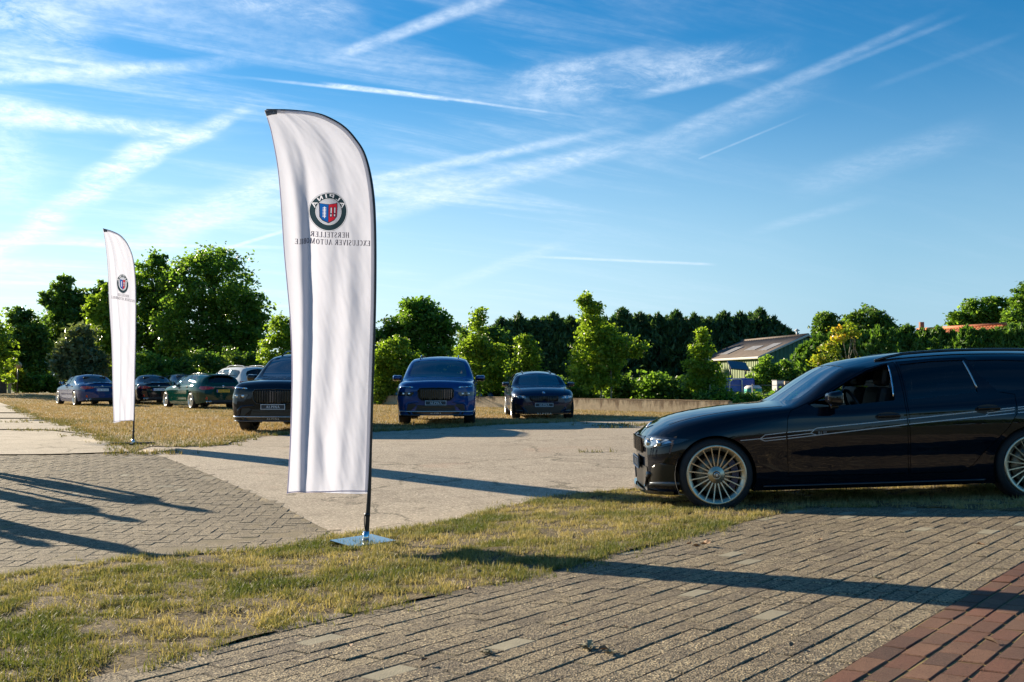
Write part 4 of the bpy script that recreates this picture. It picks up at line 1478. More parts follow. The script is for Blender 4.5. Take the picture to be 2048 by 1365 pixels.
# ------------------------------------------------------------------ green barn
Cn = Vector((14.5, 58.0, 0))
ed = Vector((-0.183, 0.983, 0)).normalized()      # along the eaves, away from the camera
gd = Vector((0.983, 0.183, 0)).normalized()       # along the gable
EAVE, RIDGE, LEN, HALF = 2.50, 3.72, 9.0, 2.86
gb = -0.62
barn = empty('barn', (0, 0, 0))
tag(barn, 'green metal barn with a grey corrugated roof among the trees', 'barn')


def corrug(name, origin, u, length, h0, h1, mtl, pitch=0.25, depth=0.035, nv=None, top=None):
    """vertical ribbed sheet wall"""
    nrm3 = Vector((u.y, -u.x, 0))
    V, F_ = [], []
    k = int(length / pitch)
    prof = [(0, 0), (0.5, 0), (0.6, 1), (0.9, 1)]
    cols_ = []
    for i in range(k):
        for (f, dd) in prof:
            cols_.append(((i + f) * pitch, dd * depth))
    cols_.append((k * pitch, 0))
    for s, dd in cols_:
        p = origin + u * s + nrm3 * dd
        tz = top(s) if top else h1
        V += [(p.x, p.y, h0), (p.x, p.y, tz)]
    for i in range(len(cols_) - 1):
        F_.append((2 * i, 2 * i + 2, 2 * i + 3, 2 * i + 1))
    return link(name, np_mesh(name, V, F_, [mtl]), barn)


corrug('front_wall', Cn + ed * LEN, -ed, LEN, gb, EAVE, M['sheetsunlit'], 0.26, -0.035)
corrug('gable_wall', Cn, gd, 2 * HALF, gb, EAVE, M['sheetshaded'], 0.26, 0.035, top=lambda s: EAVE + (RIDGE - EAVE) * (1 - abs(s - HALF) / HALF) - 0.03)
corrug('rear_gable_wall', Cn + ed * LEN, gd, 2 * HALF, gb, EAVE, M['sheetshaded'], 0.26, 0.035, top=lambda s: EAVE + (RIDGE - EAVE) * (1 - abs(s - HALF) / HALF) - 0.03)
corrug('back_wall', Cn + gd * 2 * HALF, ed, LEN, gb, EAVE, M['sheetshaded'], 0.26, 0.035)
over = 0.25
for side in (0, 1):
    a0 = Cn + ed * (-over) + (gd * (-over) if side == 0 else gd * (2 * HALF + over))
    rg0 = Cn + ed * (-over) + gd * HALF
    sl_ = (RIDGE - EAVE) / HALF
    V, F_ = [], []
    nw = int((LEN + 2 * over) / 0.09)
    for i in range(nw + 1):
        wv = 0.022 * math.sin(i * math.pi / 2 * 1.0)
        p = a0 + ed * (i * 0.09)
        q = rg0 + ed * (i * 0.09)
        V += [(p.x, p.y, EAVE - over * sl_ + 0.06 + wv), (q.x, q.y, RIDGE + 0.06 + wv)]
    for i in range(nw):
        F_.append((2 * i, 2 * i + 2, 2 * i + 3, 2 * i + 1))
    ro = link('roof_sheet', np_mesh('roof_sheet', V, F_, [M['roof']], smooth=True), barn)
    sm = ro.modifiers.new('thick', 'SOLIDIFY')
    sm.thickness = 0.03
    if side == 0:
        for (t0, t1, k0, k1) in ((0.9, 2.1, 0.30, 0.62), (6.2, 7.4, 0.22, 0.58), (3.0, 4.6, 0.36, 0.56)):
            pts4 = []
            for (t, k) in ((t0, k0), (t1, k0), (t1, k1), (t0, k1)):
                p = a0.lerp(rg0, k) + ed * t
                z = (EAVE - over * sl_) + (RIDGE - EAVE + over * sl_) * k + 0.115
                pts4.append((p.x, p.y, z))
            mm = np_mesh('roof_light', pts4, [(0, 1, 2, 3)], [M['rooflight']])
            ob = link('roof_light', mm, ro)
            sm = ob.modifiers.new('thick', 'SOLIDIFY')
            sm.thickness = 0.03
# pale trims
def bar(name, p, q, w, mtl, parent):
    return MB().tube([p, q], w, 6, smooth=False).build(name, mtl, parent)


E0 = Cn - ed * over - gd * over
bar('eaves_trim', (E0.x, E0.y, EAVE - 0.06), ((E0 + ed * (LEN + 2 * over)).x, (E0 + ed * (LEN + 2 * over)).y, EAVE - 0.06), 0.07, M['trimgrey'], barn)
R0 = Cn - ed * over + gd * HALF
E1 = Cn - ed * over + gd * (2 * HALF + over)
bar('verge_trim', (E0.x, E0.y, EAVE - 0.04), (R0.x, R0.y, RIDGE + 0.05), 0.06, M['trimgrey'], barn)
bar('verge_trim', (R0.x, R0.y, RIDGE + 0.05), (E1.x, E1.y, EAVE - 0.04), 0.06, M['trimgrey'], barn)
R1 = R0 + ed * (LEN + 2 * over)
MB().tube([(R0.x, R0.y, RIDGE + 0.07), (R1.x, R1.y, RIDGE + 0.07)], 0.10, 8).build('ridge_cap', M['roof'], barn)
vp = R0 + ed * 1.4
vent = MB().tube([(vp.x, vp.y, RIDGE), (vp.x, vp.y, RIDGE + 0.38)], 0.06, 8).lathe([(0.02, 0.50), (0.16, 0.40), (0.16, 0.36), (0.05, 0.36)], 10, 'Z', (vp.x, vp.y, RIDGE))
vent.build('roof_vent', M['cabinet'], barn)

# ------------------------------------------------------------------ tiled house behind the hedge
house = empty('house', (0, 0, 0))
tag(house, 'house with an orange tiled roof just showing over the hedge', 'house')
hp, hq = at(1835, 665, 78), at(2012, 650, 70)
hu = (hq - hp)
hu.z = 0
hl = hu.length
hu.normalize()
hn = Vector((hu.y, -hu.x, 0))
rz_ = hq.z
c = (hp + hq) / 2
MB().box((c.x - hn.x * 2.6, c.y - hn.y * 2.6, (rz_ - 2.4) / 2 - 0.3), (hl - 0.4, 5.0, rz_ - 2.0), rz=math.atan2(hu.y, hu.x)).build('wall', M['housewall'], house)
for sgn in (1, -1):
    rowsn = 12
    V, F_ = [], []
    nt_ = int(hl / 0.30)
    for j in range(rowsn):
        for i in range(nt_):
            for (fu, fz) in ((0.02, 0.0), (0.5, 0.07), (0.98, 0.0)):
                for (fr_, lift) in ((0, 0.03), (1, 0.0)):
                    p = Vector((hp.x, hp.y, 0)) + hu * ((i + fu) * 0.30) + hn * sgn * (3.0 * (1 - (j + fr_) / rowsn)) - hn * 2.6 * 0
                    z = rz_ - 2.1 + 2.1 * (j + fr_) / rowsn + fz + lift
                    V.append((p.x, p.y, z))
            b0 = (j * nt_ + i) * 6
            F_ += [(b0, b0 + 2, b0 + 3, b0 + 1), (b0 + 2, b0 + 4, b0 + 5, b0 + 3)]
    ob = link('roof_tiles', np_mesh('roof_tiles', V, F_, [M['tile']], smooth=True), house)
    ob['kind'] = 'stuff'
MB().tube([(hp.x, hp.y, rz_ + 0.06), (hq.x, hq.y, rz_ + 0.06)], 0.13, 8).build('ridge', M['tile'], house)
cp = at(1843, 655, 77)
MB().box((cp.x, cp.y, cp.z), (0.3, 0.3, 0.8)).build('chimney', M['housewall'], house)

# ------------------------------------------------------------------ yard clutter by the barn
c = at(1475, 760, 50)
z0 = g1(c.x, 50)
mach = empty('farm_machine', (at(1468, 760, 50).x, 50, z0))
mach.scale = (1.1, 1.1, 1.3)
tag(mach, 'blue farm machine with a dark slanted roof, half hidden by shrubs', 'farm machine')
MB().bevbox((-0.05, 0, 1.15), (1.75, 1.0, 0.55), 0.06).build('body', M['bluepaint'], mach)
MB().box((0.2, 0, 1.9), (0.85, 1.0, 0.05), M=Euler((R(18), R(5), 0)).to_matrix().to_4x4()).build('roof', M['darkpanel'], mach)
for x in (-0.15, 0.55):
    MB().tube([(x, 0.1, 1.35), (x, 0.1, 1.9)], 0.025, 6).build('post', M['darkpanel'], mach)
MB().tube([(-0.35, -0.6, 0.8), (-0.33, -0.6, 1.25), (-0.2, -0.6, 1.38), (0.1, -0.6, 1.4), (0.22, -0.6, 1.35), (0.24, -0.6, 0.8)], 0.03, 8).build('guard_rail', M['cabinet'], mach)
for x in (-0.6, 0.6):
    MB().lathe([(0.02, -0.1), (0.4, -0.1), (0.45, -0.05), (0.45, 0.1), (0.38, 0.14), (0.02, 0.14)], 20, 'Y', (x, -0.45, 0.45)).build('wheel', M['rubber'], mach)
c = at(1506, 782, 47)
z0 = g1(c.x, 47)
bx_ = empty('container', (c.x, 47, z0))
tag(bx_, 'teal plastic container with a pale lid near the barn', 'container')
MB().bevbox((0, 0, 0.68), (0.72, 0.6, 1.36), 0.04).build('body', M['teal'], bx_)
mb = MB()
mb.lathe([(0.40, 0), (0.40, 0.05), (0.30, 0.13), (0.02, 0.17)], 16, 'Z', (0, 0, 1.36))
mb.build('lid', M['offwhite'], bx_)
MB().box((0, -0.315, 1.1), (0.6, 0.02, 0.05)).build('rim', M['teal'], bx_)
c = at(1556, 762, 47.5)
z0 = g1(c.x, 47.5)
cb = empty('meter_cabinet', (c.x, 47.5, z0), R(24))
tag(cb, 'grey meter cabinet with a white side beside the concrete blocks', 'cabinet')
MB().bevbox((0, 0, (c.z - z0) / 2), (0.42, 0.36, c.z - z0), 0.015).build('body', M['cabinet'], cb)
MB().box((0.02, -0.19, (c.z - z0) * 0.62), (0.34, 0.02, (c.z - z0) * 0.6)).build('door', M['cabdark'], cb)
MB().box((0.04, -0.205, (c.z - z0) * 0.82), (0.16, 0.012, 0.10)).build('plate', M['trimgrey'], cb)
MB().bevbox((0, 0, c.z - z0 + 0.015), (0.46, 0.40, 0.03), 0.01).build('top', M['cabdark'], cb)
for i, (px, lab) in enumerate(((1576, 'tan concrete block right of the meter cabinet'), (1599, 'darker concrete block, right of the first block'))):
    c = at(px, 763, 48)
    z0 = g1(c.x, 48)
    b = MB().bevbox((0, 0, (c.z - z0) / 2), (0.52, 0.6, c.z - z0), 0.03).build('concrete_block', M['block'], loc=(c.x, 48, z0), rot=(0, 0, R(4 + 5 * i)))
    tag(b, lab, 'concrete block', 'concrete blocks near the barn')
c = at(1732, 745, 44)
z0 = g1(c.x, 44)
pk = empty('plank_stack', (c.x, 44, z0))
tag(pk, 'stack of weathered planks seen through the open car window', 'planks')
nrow = 9
for i in range(nrow):
    MB().box((0.02 * (i % 3 - 1), 0, (i + 0.5) * (c.z - z0) / nrow), (2.2, 0.9, (c.z - z0) / nrow - 0.02)).build('plank', M['plank'], pk)
# wire fence in front of the yard clutter
fe = empty('wire_fence', (0, 0, 0))
tag(fe, 'thin wire fence crossing in front of the teal container', 'fence')
fpts = [at(px, 771, 43) for px in (1440, 1505, 1570, 1640, 1710, 1780)]
for p in fpts:
    z0 = g1(p.x, p.y)
    MB().tube([(p.x, p.y, z0 - .1), (p.x, p.y, p.z + 0.06)], 0.025, 6).build('post', M['wire'], fe)
for dz in (0.0, -0.35):
    MB().tube([(p.x, p.y, p.z + dz) for p in fpts], 0.012, 5).build('wire', M['wire'], fe)
# globe, post and dark screen at the far left
c = at(36, 731, 68)
z0 = g1(c.x, 68)
gl_ = empty('garden_lamp', (c.x, 68, z0))
tag(gl_, 'round pale globe above the yellow bush', 'lamp')
MB().tube([(0, 0, 0), (0, 0, c.z - z0)], 0.04, 8).build('post', M['pole'], gl_)
mb = MB()
mb.lathe([(0.001, -0.25)] + [(0.25 * math.cos(a), 0.25 * math.sin(a)) for a in np.linspace(-1.4, 1.4, 12)] + [(0.001, 0.25)], 20, 'Z', (0, 0, c.z - z0))
mb.build('globe', M['globe'], gl_)
c = at(-20, 770, 66)
z0 = g1(c.x, 66)
ws = empty('wood_screen', (c.x, 66, z0))
tag(ws, 'dark wooden screen at the far left edge', 'screen')
for i in range(8):
    MB().box((-0.9 + i * 0.27, 0, 0.55), (0.25, 0.04, 1.1)).build('board', M['darkwood'], ws)
MB().box((1.3, 0, 0.6), (0.16, 0.16, 1.25)).build('post', M['block'], ws)
MB().box((0.1, 0.06, 0.9), (2.3, 0.06, 0.08)).build('rail', M['darkwood'], ws)
# strip of path in front of the hedge
pp_ = [gp(-420, 789.5), gp(140, 790.5), gp(140, 787.5), gp(-420, 787)]
o = sheet('garden_path', np.array(pp_), M['slab'], 0.02, 2.0)
tag(o, 'pale path in front of the clipped hedge', None, None, 'structure')


# ------------------------------------------------------------------ lettering
GL = {  # serif capitals: strokes (x0,y0,x1,y1,width) in a cell of height 1
    'A': [(0.06, 0, 0.36, 1, .07), (0.36, 1, 0.68, 0, .15), (0.17, .33, 0.57, .33, .06), (-.03, .03, .19, .03, .06), (.52, .03, .82, .03, .06)],
    'L': [(.16, 0, .16, 1, .15), (.02, .97, .32, .97, .06), (.02, .03, .58, .03, .06), (.58, 0, .58, .26, .05)],
    'P': [(.16, 0, .16, 1, .15), (.02, .97, .40, .97, .06), (.02, .03, .34, .03, .06), (.40, .97, .54, .88, .09), (.54, .88, .56, .62, .14), (.56, .62, .42, .5, .09), (.16, .49, .42, .49, .06)],
    'I': [(.16, 0, .16, 1, .15), (.02, .97, .30, .97, .06), (.02, .03, .30, .03, .06)],
    'N': [(.12, 0, .12, 1, .07), (.12, 1, .66, 0, .15), (.66, 0, .66, 1, .07), (0, .97, .18, .97, .06), (0, .03, .25, .03, .06), (.54, .97, .78, .97, .06)],
    'H': [(.14, 0, .14, 1, .14), (.62, 0, .62, 1, .14), (.14, .5, .62, .5, .06), (.02, .97, .26, .97, .06), (.02, .03, .26, .03, .06), (.5, .97, .74, .97, .06), (.5, .03, .74, .03, .06)],
    'E': [(.16, 0, .16, 1, .15), (.02, .97, .56, .97, .06), (.02, .03, .60, .03, .06), (.16, .52, .44, .52, .06), (.56, 1, .56, .78, .05), (.60, 0, .60, .24, .05), (.44, .42, .44, .62, .05)],
    'R': [(.16, 0, .16, 1, .15), (.02, .97, .40, .97, .06), (.02, .03, .32, .03, .06), (.40, .97, .53, .88, .09), (.53, .88, .53, .64, .13), (.53, .64, .40, .52, .09), (.16, .51, .40, .51, .06), (.36, .5, .66, .03, .14), (.6, .03, .74, .03, .06)],
    'S': [(.52, .80, .50, .92, .06), (.50, .92, .32, .98, .06), (.32, .98, .12, .88, .09), (.12, .88, .12, .68, .12), (.12, .68, .48, .36, .14), (.48, .36, .50, .16, .12), (.50, .16, .34, .02, .09), (.34, .02, .14, .04, .06), (.14, .04, .07, .22, .06)],
    'T': [(.33, 0, .33, 1, .15), (.04, .97, .62, .97, .06), (.2, .03, .46, .03, .06), (.05, 1, .05, .78, .05), (.61, 1, .61, .78, .05)],
    'X': [(.10, 1, .60, 0, .15), (.58, 1, .10, 0, .07), (0, .97, .24, .97, .06), (.46, .97, .68, .97, .06), (0, .03, .22, .03, .06), (.46, .03, .70, .03, .06)],
    'C': [(.60, .74, .58, .9, .06), (.58, .9, .40, .98, .06), (.40, .98, .18, .86, .09), (.18, .86, .11, .5, .15), (.11, .5, .18, .14, .13), (.18, .14, .40, .02, .09), (.40, .02, .62, .16, .06)],
    'G': [(.60, .74, .58, .9, .06), (.58, .9, .40, .98, .06), (.40, .98, .18, .86, .09), (.18, .86, .11, .5, .15), (.11, .5, .18, .14, .13), (.18, .14, .40, .02, .09), (.40, .02, .62, .1, .07), (.62, .04, .62, .42, .12), (.46, .42, .74, .42, .06)],
    'U': [(.14, 1, .14, .28, .15), (.14, .28, .24, .06, .12), (.24, .06, .42, .02, .07), (.42, .02, .58, .1, .07), (.58, .1, .62, .28, .07), (.62, .28, .62, 1, .07), (.02, .97, .28, .97, .06), (.5, .97, .74, .97, .06)],
    'V': [(.08, 1, .36, 0, .15), (.36, 0, .64, 1, .07), (-.02, .97, .24, .97, .06), (.5, .97, .74, .97, .06)],
    'O': [(.12, .5, .20, .86, .14), (.20, .86, .40, .98, .08), (.40, .98, .60, .86, .08), (.60, .86, .68, .5, .14), (.68, .5, .60, .14, .14), (.60, .14, .40, .02, .08), (.40, .02, .20, .14, .08), (.20, .14, .12, .5, .14)],
    'M': [(.10, 0, .12, 1, .07), (.14, 1, .44, .05, .15), (.44, .05, .74, 1, .07), (.76, 1, .78, 0, .15), (0, .97, .2, .97, .06), (0, .03, .22, .03, .06), (.66, .97, .9, .97, .06), (.64, .03, .92, .03, .06)],
    'B': [(.16, 0, .16, 1, .15), (.02, .97, .40, .97, .06), (.02, .03, .42, .03, .06), (.40, .97, .51, .86, .09), (.51, .86, .50, .66, .12), (.50, .66, .38, .53, .08), (.16, .52, .42, .52, .06), (.42, .52, .56, .4, .09), (.56, .4, .56, .16, .13), (.56, .16, .42, .03, .09)],
    '3': [(.06, .84, .24, .98, .08), (.24, .98, .46, .86, .1), (.46, .86, .44, .64, .12), (.44, .64, .24, .54, .08), (.24, .54, .50, .40, .1), (.50, .40, .48, .14, .13), (.48, .14, .24, .02, .09), (.24, .02, .05, .14, .08)],
    '7': [(.04, .95, .54, .95, .1), (.54, .95, .22, 0, .12)], '0': [(.10, .5, .16, .88, .12), (.16, .88, .30, .98, .09), (.30, .98, .44, .88, .09), (.44, .88, .50, .5, .12), (.50, .5, .44, .12, .12), (.44, .12, .30, .02, .09), (.30, .02, .16, .12, .09), (.16, .12, .10, .5, .12)],
    '1': [(.28, 0, .28, 1, .13), (.28, .98, .1, .8, .09)], '9': [(.48, .7, .44, .92, .1), (.44, .92, .28, .98, .09), (.28, .98, .10, .86, .1), (.10, .86, .10, .62, .12), (.10, .62, .26, .5, .09), (.26, .5, .46, .6, .09), (.5, .7, .46, .2, .12), (.46, .2, .26, .02, .1)],
    '4': [(.40, 0, .40, 1, .12), (.40, 1, .04, .3, .09), (.04, .28, .56, .28, .09)], '-': [(.06, .45, .34, .45, .1)], '5': [(.48, .95, .12, .95, .1), (.12, .95, .10, .56, .1), (.10, .56, .34, .6, .09), (.34, .6, .5, .4, .11), (.5, .4, .46, .12, .12), (.46, .12, .24, .02, .09), (.24, .02, .06, .1, .08)],
    '2': [(.06, .78, .16, .95, .09), (.16, .95, .36, .98, .09), (.36, .98, .48, .8, .11), (.48, .8, .42, .56, .12), (.42, .56, .06, .05, .1), (.06, .05, .5, .05, .1)],
}
GW = {'A': .80, 'L': .64, 'P': .64, 'I': .34, 'N': .80, 'H': .78, 'E': .66, 'R': .74, 'S': .62, 'T': .68, 'X': .70, 'C': .70, 'U': .78, 'V': .74, 'O': .80, 'M': .92, 'B': .66, ' ': .34, '-': .4}


def text_strokes(txt, track=0.08):
    """list of strokes and total width for height 1"""
    out, x = [], 0.0
    for ch in txt:
        for (a, b, c, d, w) in GL.get(ch, []):
            out.append((x + a, b, x + c, d, w))
        x += GW.get(ch, .6) + track
    return out, x - track


def stroke_quads(strokes):
    q = []
    for (a, b, c, d, w) in strokes:
        v = np.array([c - a, d - b])
        L_ = np.linalg.norm(v)
        n_ = np.array([-v[1], v[0]]) / L_ * w / 2
        e_ = v / L_ * (w * 0.22 if w > .07 and abs(v[0]) > 0 and abs(v[1]) > 0 else 0)
        p, r = np.array([a, b]) - e_, np.array([c, d]) + e_
        q.append([p - n_, r - n_, r + n_, p + n_])
    return q


def text_mesh(name, txt, height, mtl, mapper, cx=0.0, cy=0.0, width=None, track=0.08, bold=1.0):
    """flat print; mapper(u, v, lift) places it; centred on cx, cy"""
    st, w = text_strokes(txt, track)
    kx = (width / w) if width else height
    st = [(a, b, c, d, w_ * bold) for (a, b, c, d, w_) in st]
    V, F_ = [], []
    for i, q in enumerate(stroke_quads(st)):
        for p in q:
            V.append(mapper(cx + (p[0] - w / 2) * kx, cy + (p[1] - 0.5) * height, 0.00006 * i))
        F_.append([i * 4 + k for k in range(4)])
    return np_mesh(name, V, F_, [mtl])


# ------------------------------------------------------------------ feather flags
EDGE_R = [(985, 736), (900, 738.5), (790, 741), (600, 745.5), (450, 744.5), (370, 738), (310, 724), (275, 703), (250, 679), (233, 650), (224, 625), (219, 590), (217, 560), (216.5, 523)]
EDGE_L = [(985, 580), (900, 582), (800, 583), (720, 582), (640, 577.5), (570, 570.5), (500, 563.5), (400, 556), (330, 548.5), (265, 536), (240, 529), (224, 524), (219, 522.5), (216.5, 522)]


def smooth_path(pts, n=12):
    """Catmull-Rom curve through the points"""
    p = np.array(pts, float)
    q = np.vstack([2 * p[0] - p[1], p, 2 * p[-1] - p[-2]])
    out = []
    for i in range(1, len(q) - 2):
        for t in np.linspace(0, 1, n, endpoint=False):
            a, b, c, d = q[i - 1], q[i], q[i + 1], q[i + 2]
            out.append(0.5 * (2 * b + (c - a) * t + (2 * a - 5 * b + 4 * c - d) * t * t + (3 * b - a - 3 * c + d) * t ** 3))
    out.append(p[-1])
    return np.array(out)


_er = smooth_path(EDGE_R)[::-1].copy()
_el = smooth_path(EDGE_L)[::-1].copy()
_er[:, 0] = np.maximum.accumulate(_er[:, 0] + np.arange(len(_er)) * 1e-6)
_el[:, 0] = np.maximum.accumulate(_el[:, 0] + np.arange(len(_el)) * 1e-6)


def build_flag(base_px, kscale, rz, lean, label, seed, soft=1.0):
    b2 = gp(*base_px)
    d = b2[1]
    z = g1(*b2)
    k = d / FPX * kscale
    root = empty('feather_flag', (b2[0], d, z), rz)
    tag(root, label, 'flag', 'white feather flags in the yard')
    X0, Y0 = 731.0, 1085.0
    sh = math.tan(lean)

    def loc(px, py, off):
        zz_ = (Y0 - py) * k
        return ((px - X0) * k - sh * zz_, -off, zz_)

    def fold(u, py):
        """forward displacement of the cloth (u: 0 at the pole, 1 at the free edge)"""
        v = (985 - py) / 770.0
        e_ = math.sin(math.pi * min(1, max(0, u)) ** 0.8)
        topf = min(1, (py - 216) / 160.0)
        f = 0.042 * math.exp(-((u - 0.74 - 0.05 * math.sin(5 * v + seed)) / 0.055) ** 2) * topf * (0.4 + 0.6 * math.sin(2.4 * v + 0.4) ** 2)
        f -= 0.040 * math.exp(-((u - 0.87 - 0.03 * math.sin(7 * v)) / 0.07) ** 2) * topf
        f += 0.020 * math.sin(9.0 * u + 2.2 * math.sin(3.2 * v + seed)) * e_ * (1.0 - 0.5 * v)
        f += 0.009 * math.sin(23 * u + 7 * v + seed) * e_ * (1 - 0.6 * v)
        f += 0.006 * mnoise.fractal((u * 3.2 + seed, v * 7.0 - u * 3.0, seed), 0.8, 2.1, 4) * e_ ** 0.5 * 1.5
        f += 0.05 * math.exp(-((u - 0.55 - 0.9 * (v - .1)) / 0.08) ** 2) * max(0, 0.30 - v) * 2.2
        f += 0.10 * (u ** 2) * math.exp(-v * 4)
        return f * soft

    def on(px, py, lift=0.0):
        xr = float(np.interp(py, _er[:, 0], _er[:, 1]))
        xl = float(np.interp(py, _el[:, 0], _el[:, 1]))
        u = (xr - px) / max(1e-6, xr - xl)
        return loc(px, py, fold(u, py) + 0.0 + lift)

    nu, = (64,)
    pys = np.concatenate([np.linspace(985, 300, 170), np.linspace(297, 216.6, 60)])
    V, F_ = [], []
    for py in pys:
        xr = float(np.interp(py, _er[:, 0], _er[:, 1]))
        xl = float(np.interp(py, _el[:, 0], _el[:, 1]))
        for i in range(nu + 1):
            u = i / nu
            pj = py + (3.0 * math.sin(u * 5 + seed) if py > 984 else 0)
            V.append(loc(xr + (xl - xr) * u, pj, fold(u, py)))
    for j in range(len(pys) - 1):
        for i in range(nu):
            a = j * (nu + 1) + i
            F_.append((a, a + 1, a + nu + 2, a + nu + 1))
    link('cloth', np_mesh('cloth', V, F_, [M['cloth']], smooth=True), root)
    # sleeve along the pole side and the dark end pocket
    V, F_ = [], []
    path = [(xr, py) for py, xr in _er[::-1]]
    path = dense([np.array(p) for p in path], 6.0, False)
    nrm2 = []
    for i in range(len(path)):
        t = path[min(i + 1, len(path) - 1)] - path[max(i - 1, 0)]
        t /= np.linalg.norm(t)
        nrm2.append(np.array([t[1], -t[0]]) * (1 if True else -1))
    w_s = 6.5
    for p, n_ in zip(path, nrm2):
        if n_[0] > 0 or (abs(n_[0]) < 0.2 and n_[1] < 0):
            n_ = -n_
        q = p + n_ * w_s
        q[0] = max(q[0], 522.5)
        V.append(on(p[0], max(217.2, p[1]), 0.006))
        V.append(on(q[0], max(217.6, q[1]), 0.006))
    for i in range(len(path) - 1):
        F_.append((2 * i, 2 * i + 2, 2 * i + 3, 2 * i + 1))
    link('sleeve', np_mesh('sleeve', V, F_, [M['sleeve']], smooth=True), root)
    V = [on(*p, 0.009) for p in ((522.5, 218), (535, 217.5), (548, 217.5), (548, 226), (537, 227), (527, 230))]
    link('tip_pocket', np_mesh('tip_pocket', V, [(0, 1, 4, 5), (1, 2, 3, 4)], [M['pocket']]), root)
    # hems along the free edge and the foot
    for hp_ in ([(xl_, py_) for py_, xl_ in _el if py_ > 232], [(580 + (735 - 580) * q_ / 30, 983.5) for q_ in range(31)]):
        V, F_ = [], []
        foot = hp_[0][1] == hp_[-1][1]
        for (a_, b_) in hp_:
            V.append(on(a_ + (0 if foot else 0.15), b_, 0.003))
            V.append(on(a_ + (0 if foot else 2.2), b_ - (2.2 if foot else 0), 0.003))
        for i in range(len(hp_) - 1):
            F_.append((2 * i, 2 * i + 2, 2 * i + 3, 2 * i + 1))
        link('hem', np_mesh('hem', V, F_, [M['hem']], smooth=True), root)
    # pole
    pp = [(731, 1085), (733, 1040), (736, 985), (738.5, 900), (741, 790), (745.5, 600), (744.5, 450), (738, 370), (724, 310), (703, 275), (679, 250), (650, 233), (625, 224), (590, 219), (560, 217), (524, 216.5)]
    pr = [0.017, 0.017, 0.015] + [0.0105] * 5 + [0.008] * 4 + [0.006] * 4
    ppd = smooth_path(pp, 6)
    prd = np.interp(np.arange(len(ppd)) / 6.0, np.arange(len(pr)), pr)
    pts3 = [Vector(loc(p[0] + 1.5, p[1] - 0.8, -0.004)) for p in ppd]
    mb = MB().tube(pts3, list(prd), 10)
    link('pole', mb.mesh('pole', M['pole']), root)
    mb = MB().tube([Vector(loc(731, 1087, 0)), Vector(loc(732.5, 1062, 0))], 0.024, 12)
    link('socket', mb.mesh('socket', M['chrome']), root)
    mb = MB().tube([Vector(loc(734, 1032, 0.0)), Vector(loc(734.4, 1026, 0.0))], 0.022, 10)
    mb.tube([Vector(loc(729.5, 1030, 0.02)), Vector(loc(729, 1045, 0.02)), Vector(loc(731, 1058, 0.02))], 0.004, 5)
    link('clamp', mb.mesh('clamp', M['pole']), root)
    # print: badge and two lines of lettering, seen reversed from this side
    cx, cy = 653.0, 423.0

    L0 = 0.0025

    def ell(r, n=72, a0=0.0, a1=2 * math.pi):
        return [(cx + r * math.cos(a) * 0.985, cy - r * math.sin(a) * 1.03) for a in np.linspace(a0, a1, n, endpoint=(a1 - a0) < 6.2)]

    def poly(name, pts_, mtl, lift=0.0, holes=(), parent=None, step=3.0):
        Vt, Tt = cdt(np.array(pts_, float), [np.array(h, float) for h in holes], step)
        return link(name, np_mesh(name, [on(p[0], p[1], L0 + lift) for p in Vt], Tt, [mtl]), parent or root)
    ARC = {'A': [(0, 0, .38, 1, .15), (.38, 1, .76, 0, .15), (.16, .30, .60, .30, .13)], 'L': [(.1, 1, .1, .0, .17), (.02, .07, .58, .07, .14)],
           'P': [(.1, 0, .1, 1, .17), (.02, .93, .60, .93, .14), (.56, 1, .56, .40, .15), (.1, .46, .60, .46, .13)], 'I': [(.12, 0, .12, 1, .17)],
           'N': [(.1, 0, .1, 1, .15), (.1, .98, .62, .02, .17), (.62, 0, .62, 1, .15)]}
    AW = {'A': .78, 'L': .58, 'P': .66, 'I': .26, 'N': .74}
    word = 'ALPINA'
    tw = sum(AW[c_] + .34 for c_ in word) - .34
    x = 0.0
    letters = []
    for ch in word:
        for (a, b, c_, d_, w_) in ARC[ch]:
            q = stroke_quads([(x + a, b, x + c_, d_, w_)])[0]
            pp_q = []
            for p in q:
                ang = math.pi / 2 + (p[0] - tw / 2) * (R(150) / tw)      # reversed: reads from right to left on this side
                rr_ = 27.9 + p[1] * 7.6
                pp_q.append((cx - rr_ * math.cos(math.pi - ang) * 0.985, cy - rr_ * math.sin(ang) * 1.03))
            letters.append(pp_q)
        x += AW[ch] + .34
    lmir = [[(2 * cx - p[0], p[1]) for p in q] for q in letters]
    lt = letters if letters[0][0][0] > cx else lmir
    badge = poly('badge', ell(36.8), M['f_ring'], 0, [ell(26.2)] + lt, step=3.0)
    poly('badge_rim', ell(38.8), M['f_silver'], 0.0, [ell(38.0)], badge)
    poly('badge_line', ell(25.3), M['f_silver'], 0.0, [ell(24.4)], badge)
    sh_edge = [(633.2, 404.2), (636, 406), (652, 407.2), (667, 405.8), (670.2, 404.2), (671, 412), (669.8, 433), (664, 440.5), (652.2, 446.5), (640, 441), (634.6, 434), (633.6, 411)]
    poly('badge_field', ell(24.2), M['f_light'], 0.0, [sh_edge], badge)
    thr = [[(x - 2.4, 413.5), (x + 2.4, 413.5), (x + 2.4, 434), (x - 2.4, 434)] for x in (656.8, 664.4)]
    sl_ = [(635, 406.5), (651.4, 408.2), (651.6, 444.4), (641, 439.8), (636.2, 433), (635.2, 412)]
    sr_ = [(652.6, 408.2), (669, 406.6), (669.2, 414), (668.2, 432.4), (663, 439.2), (652.6, 444.2)]
    poly('shield_edge', sh_edge, M['f_ink'], 0.0, [sl_, sr_], badge)
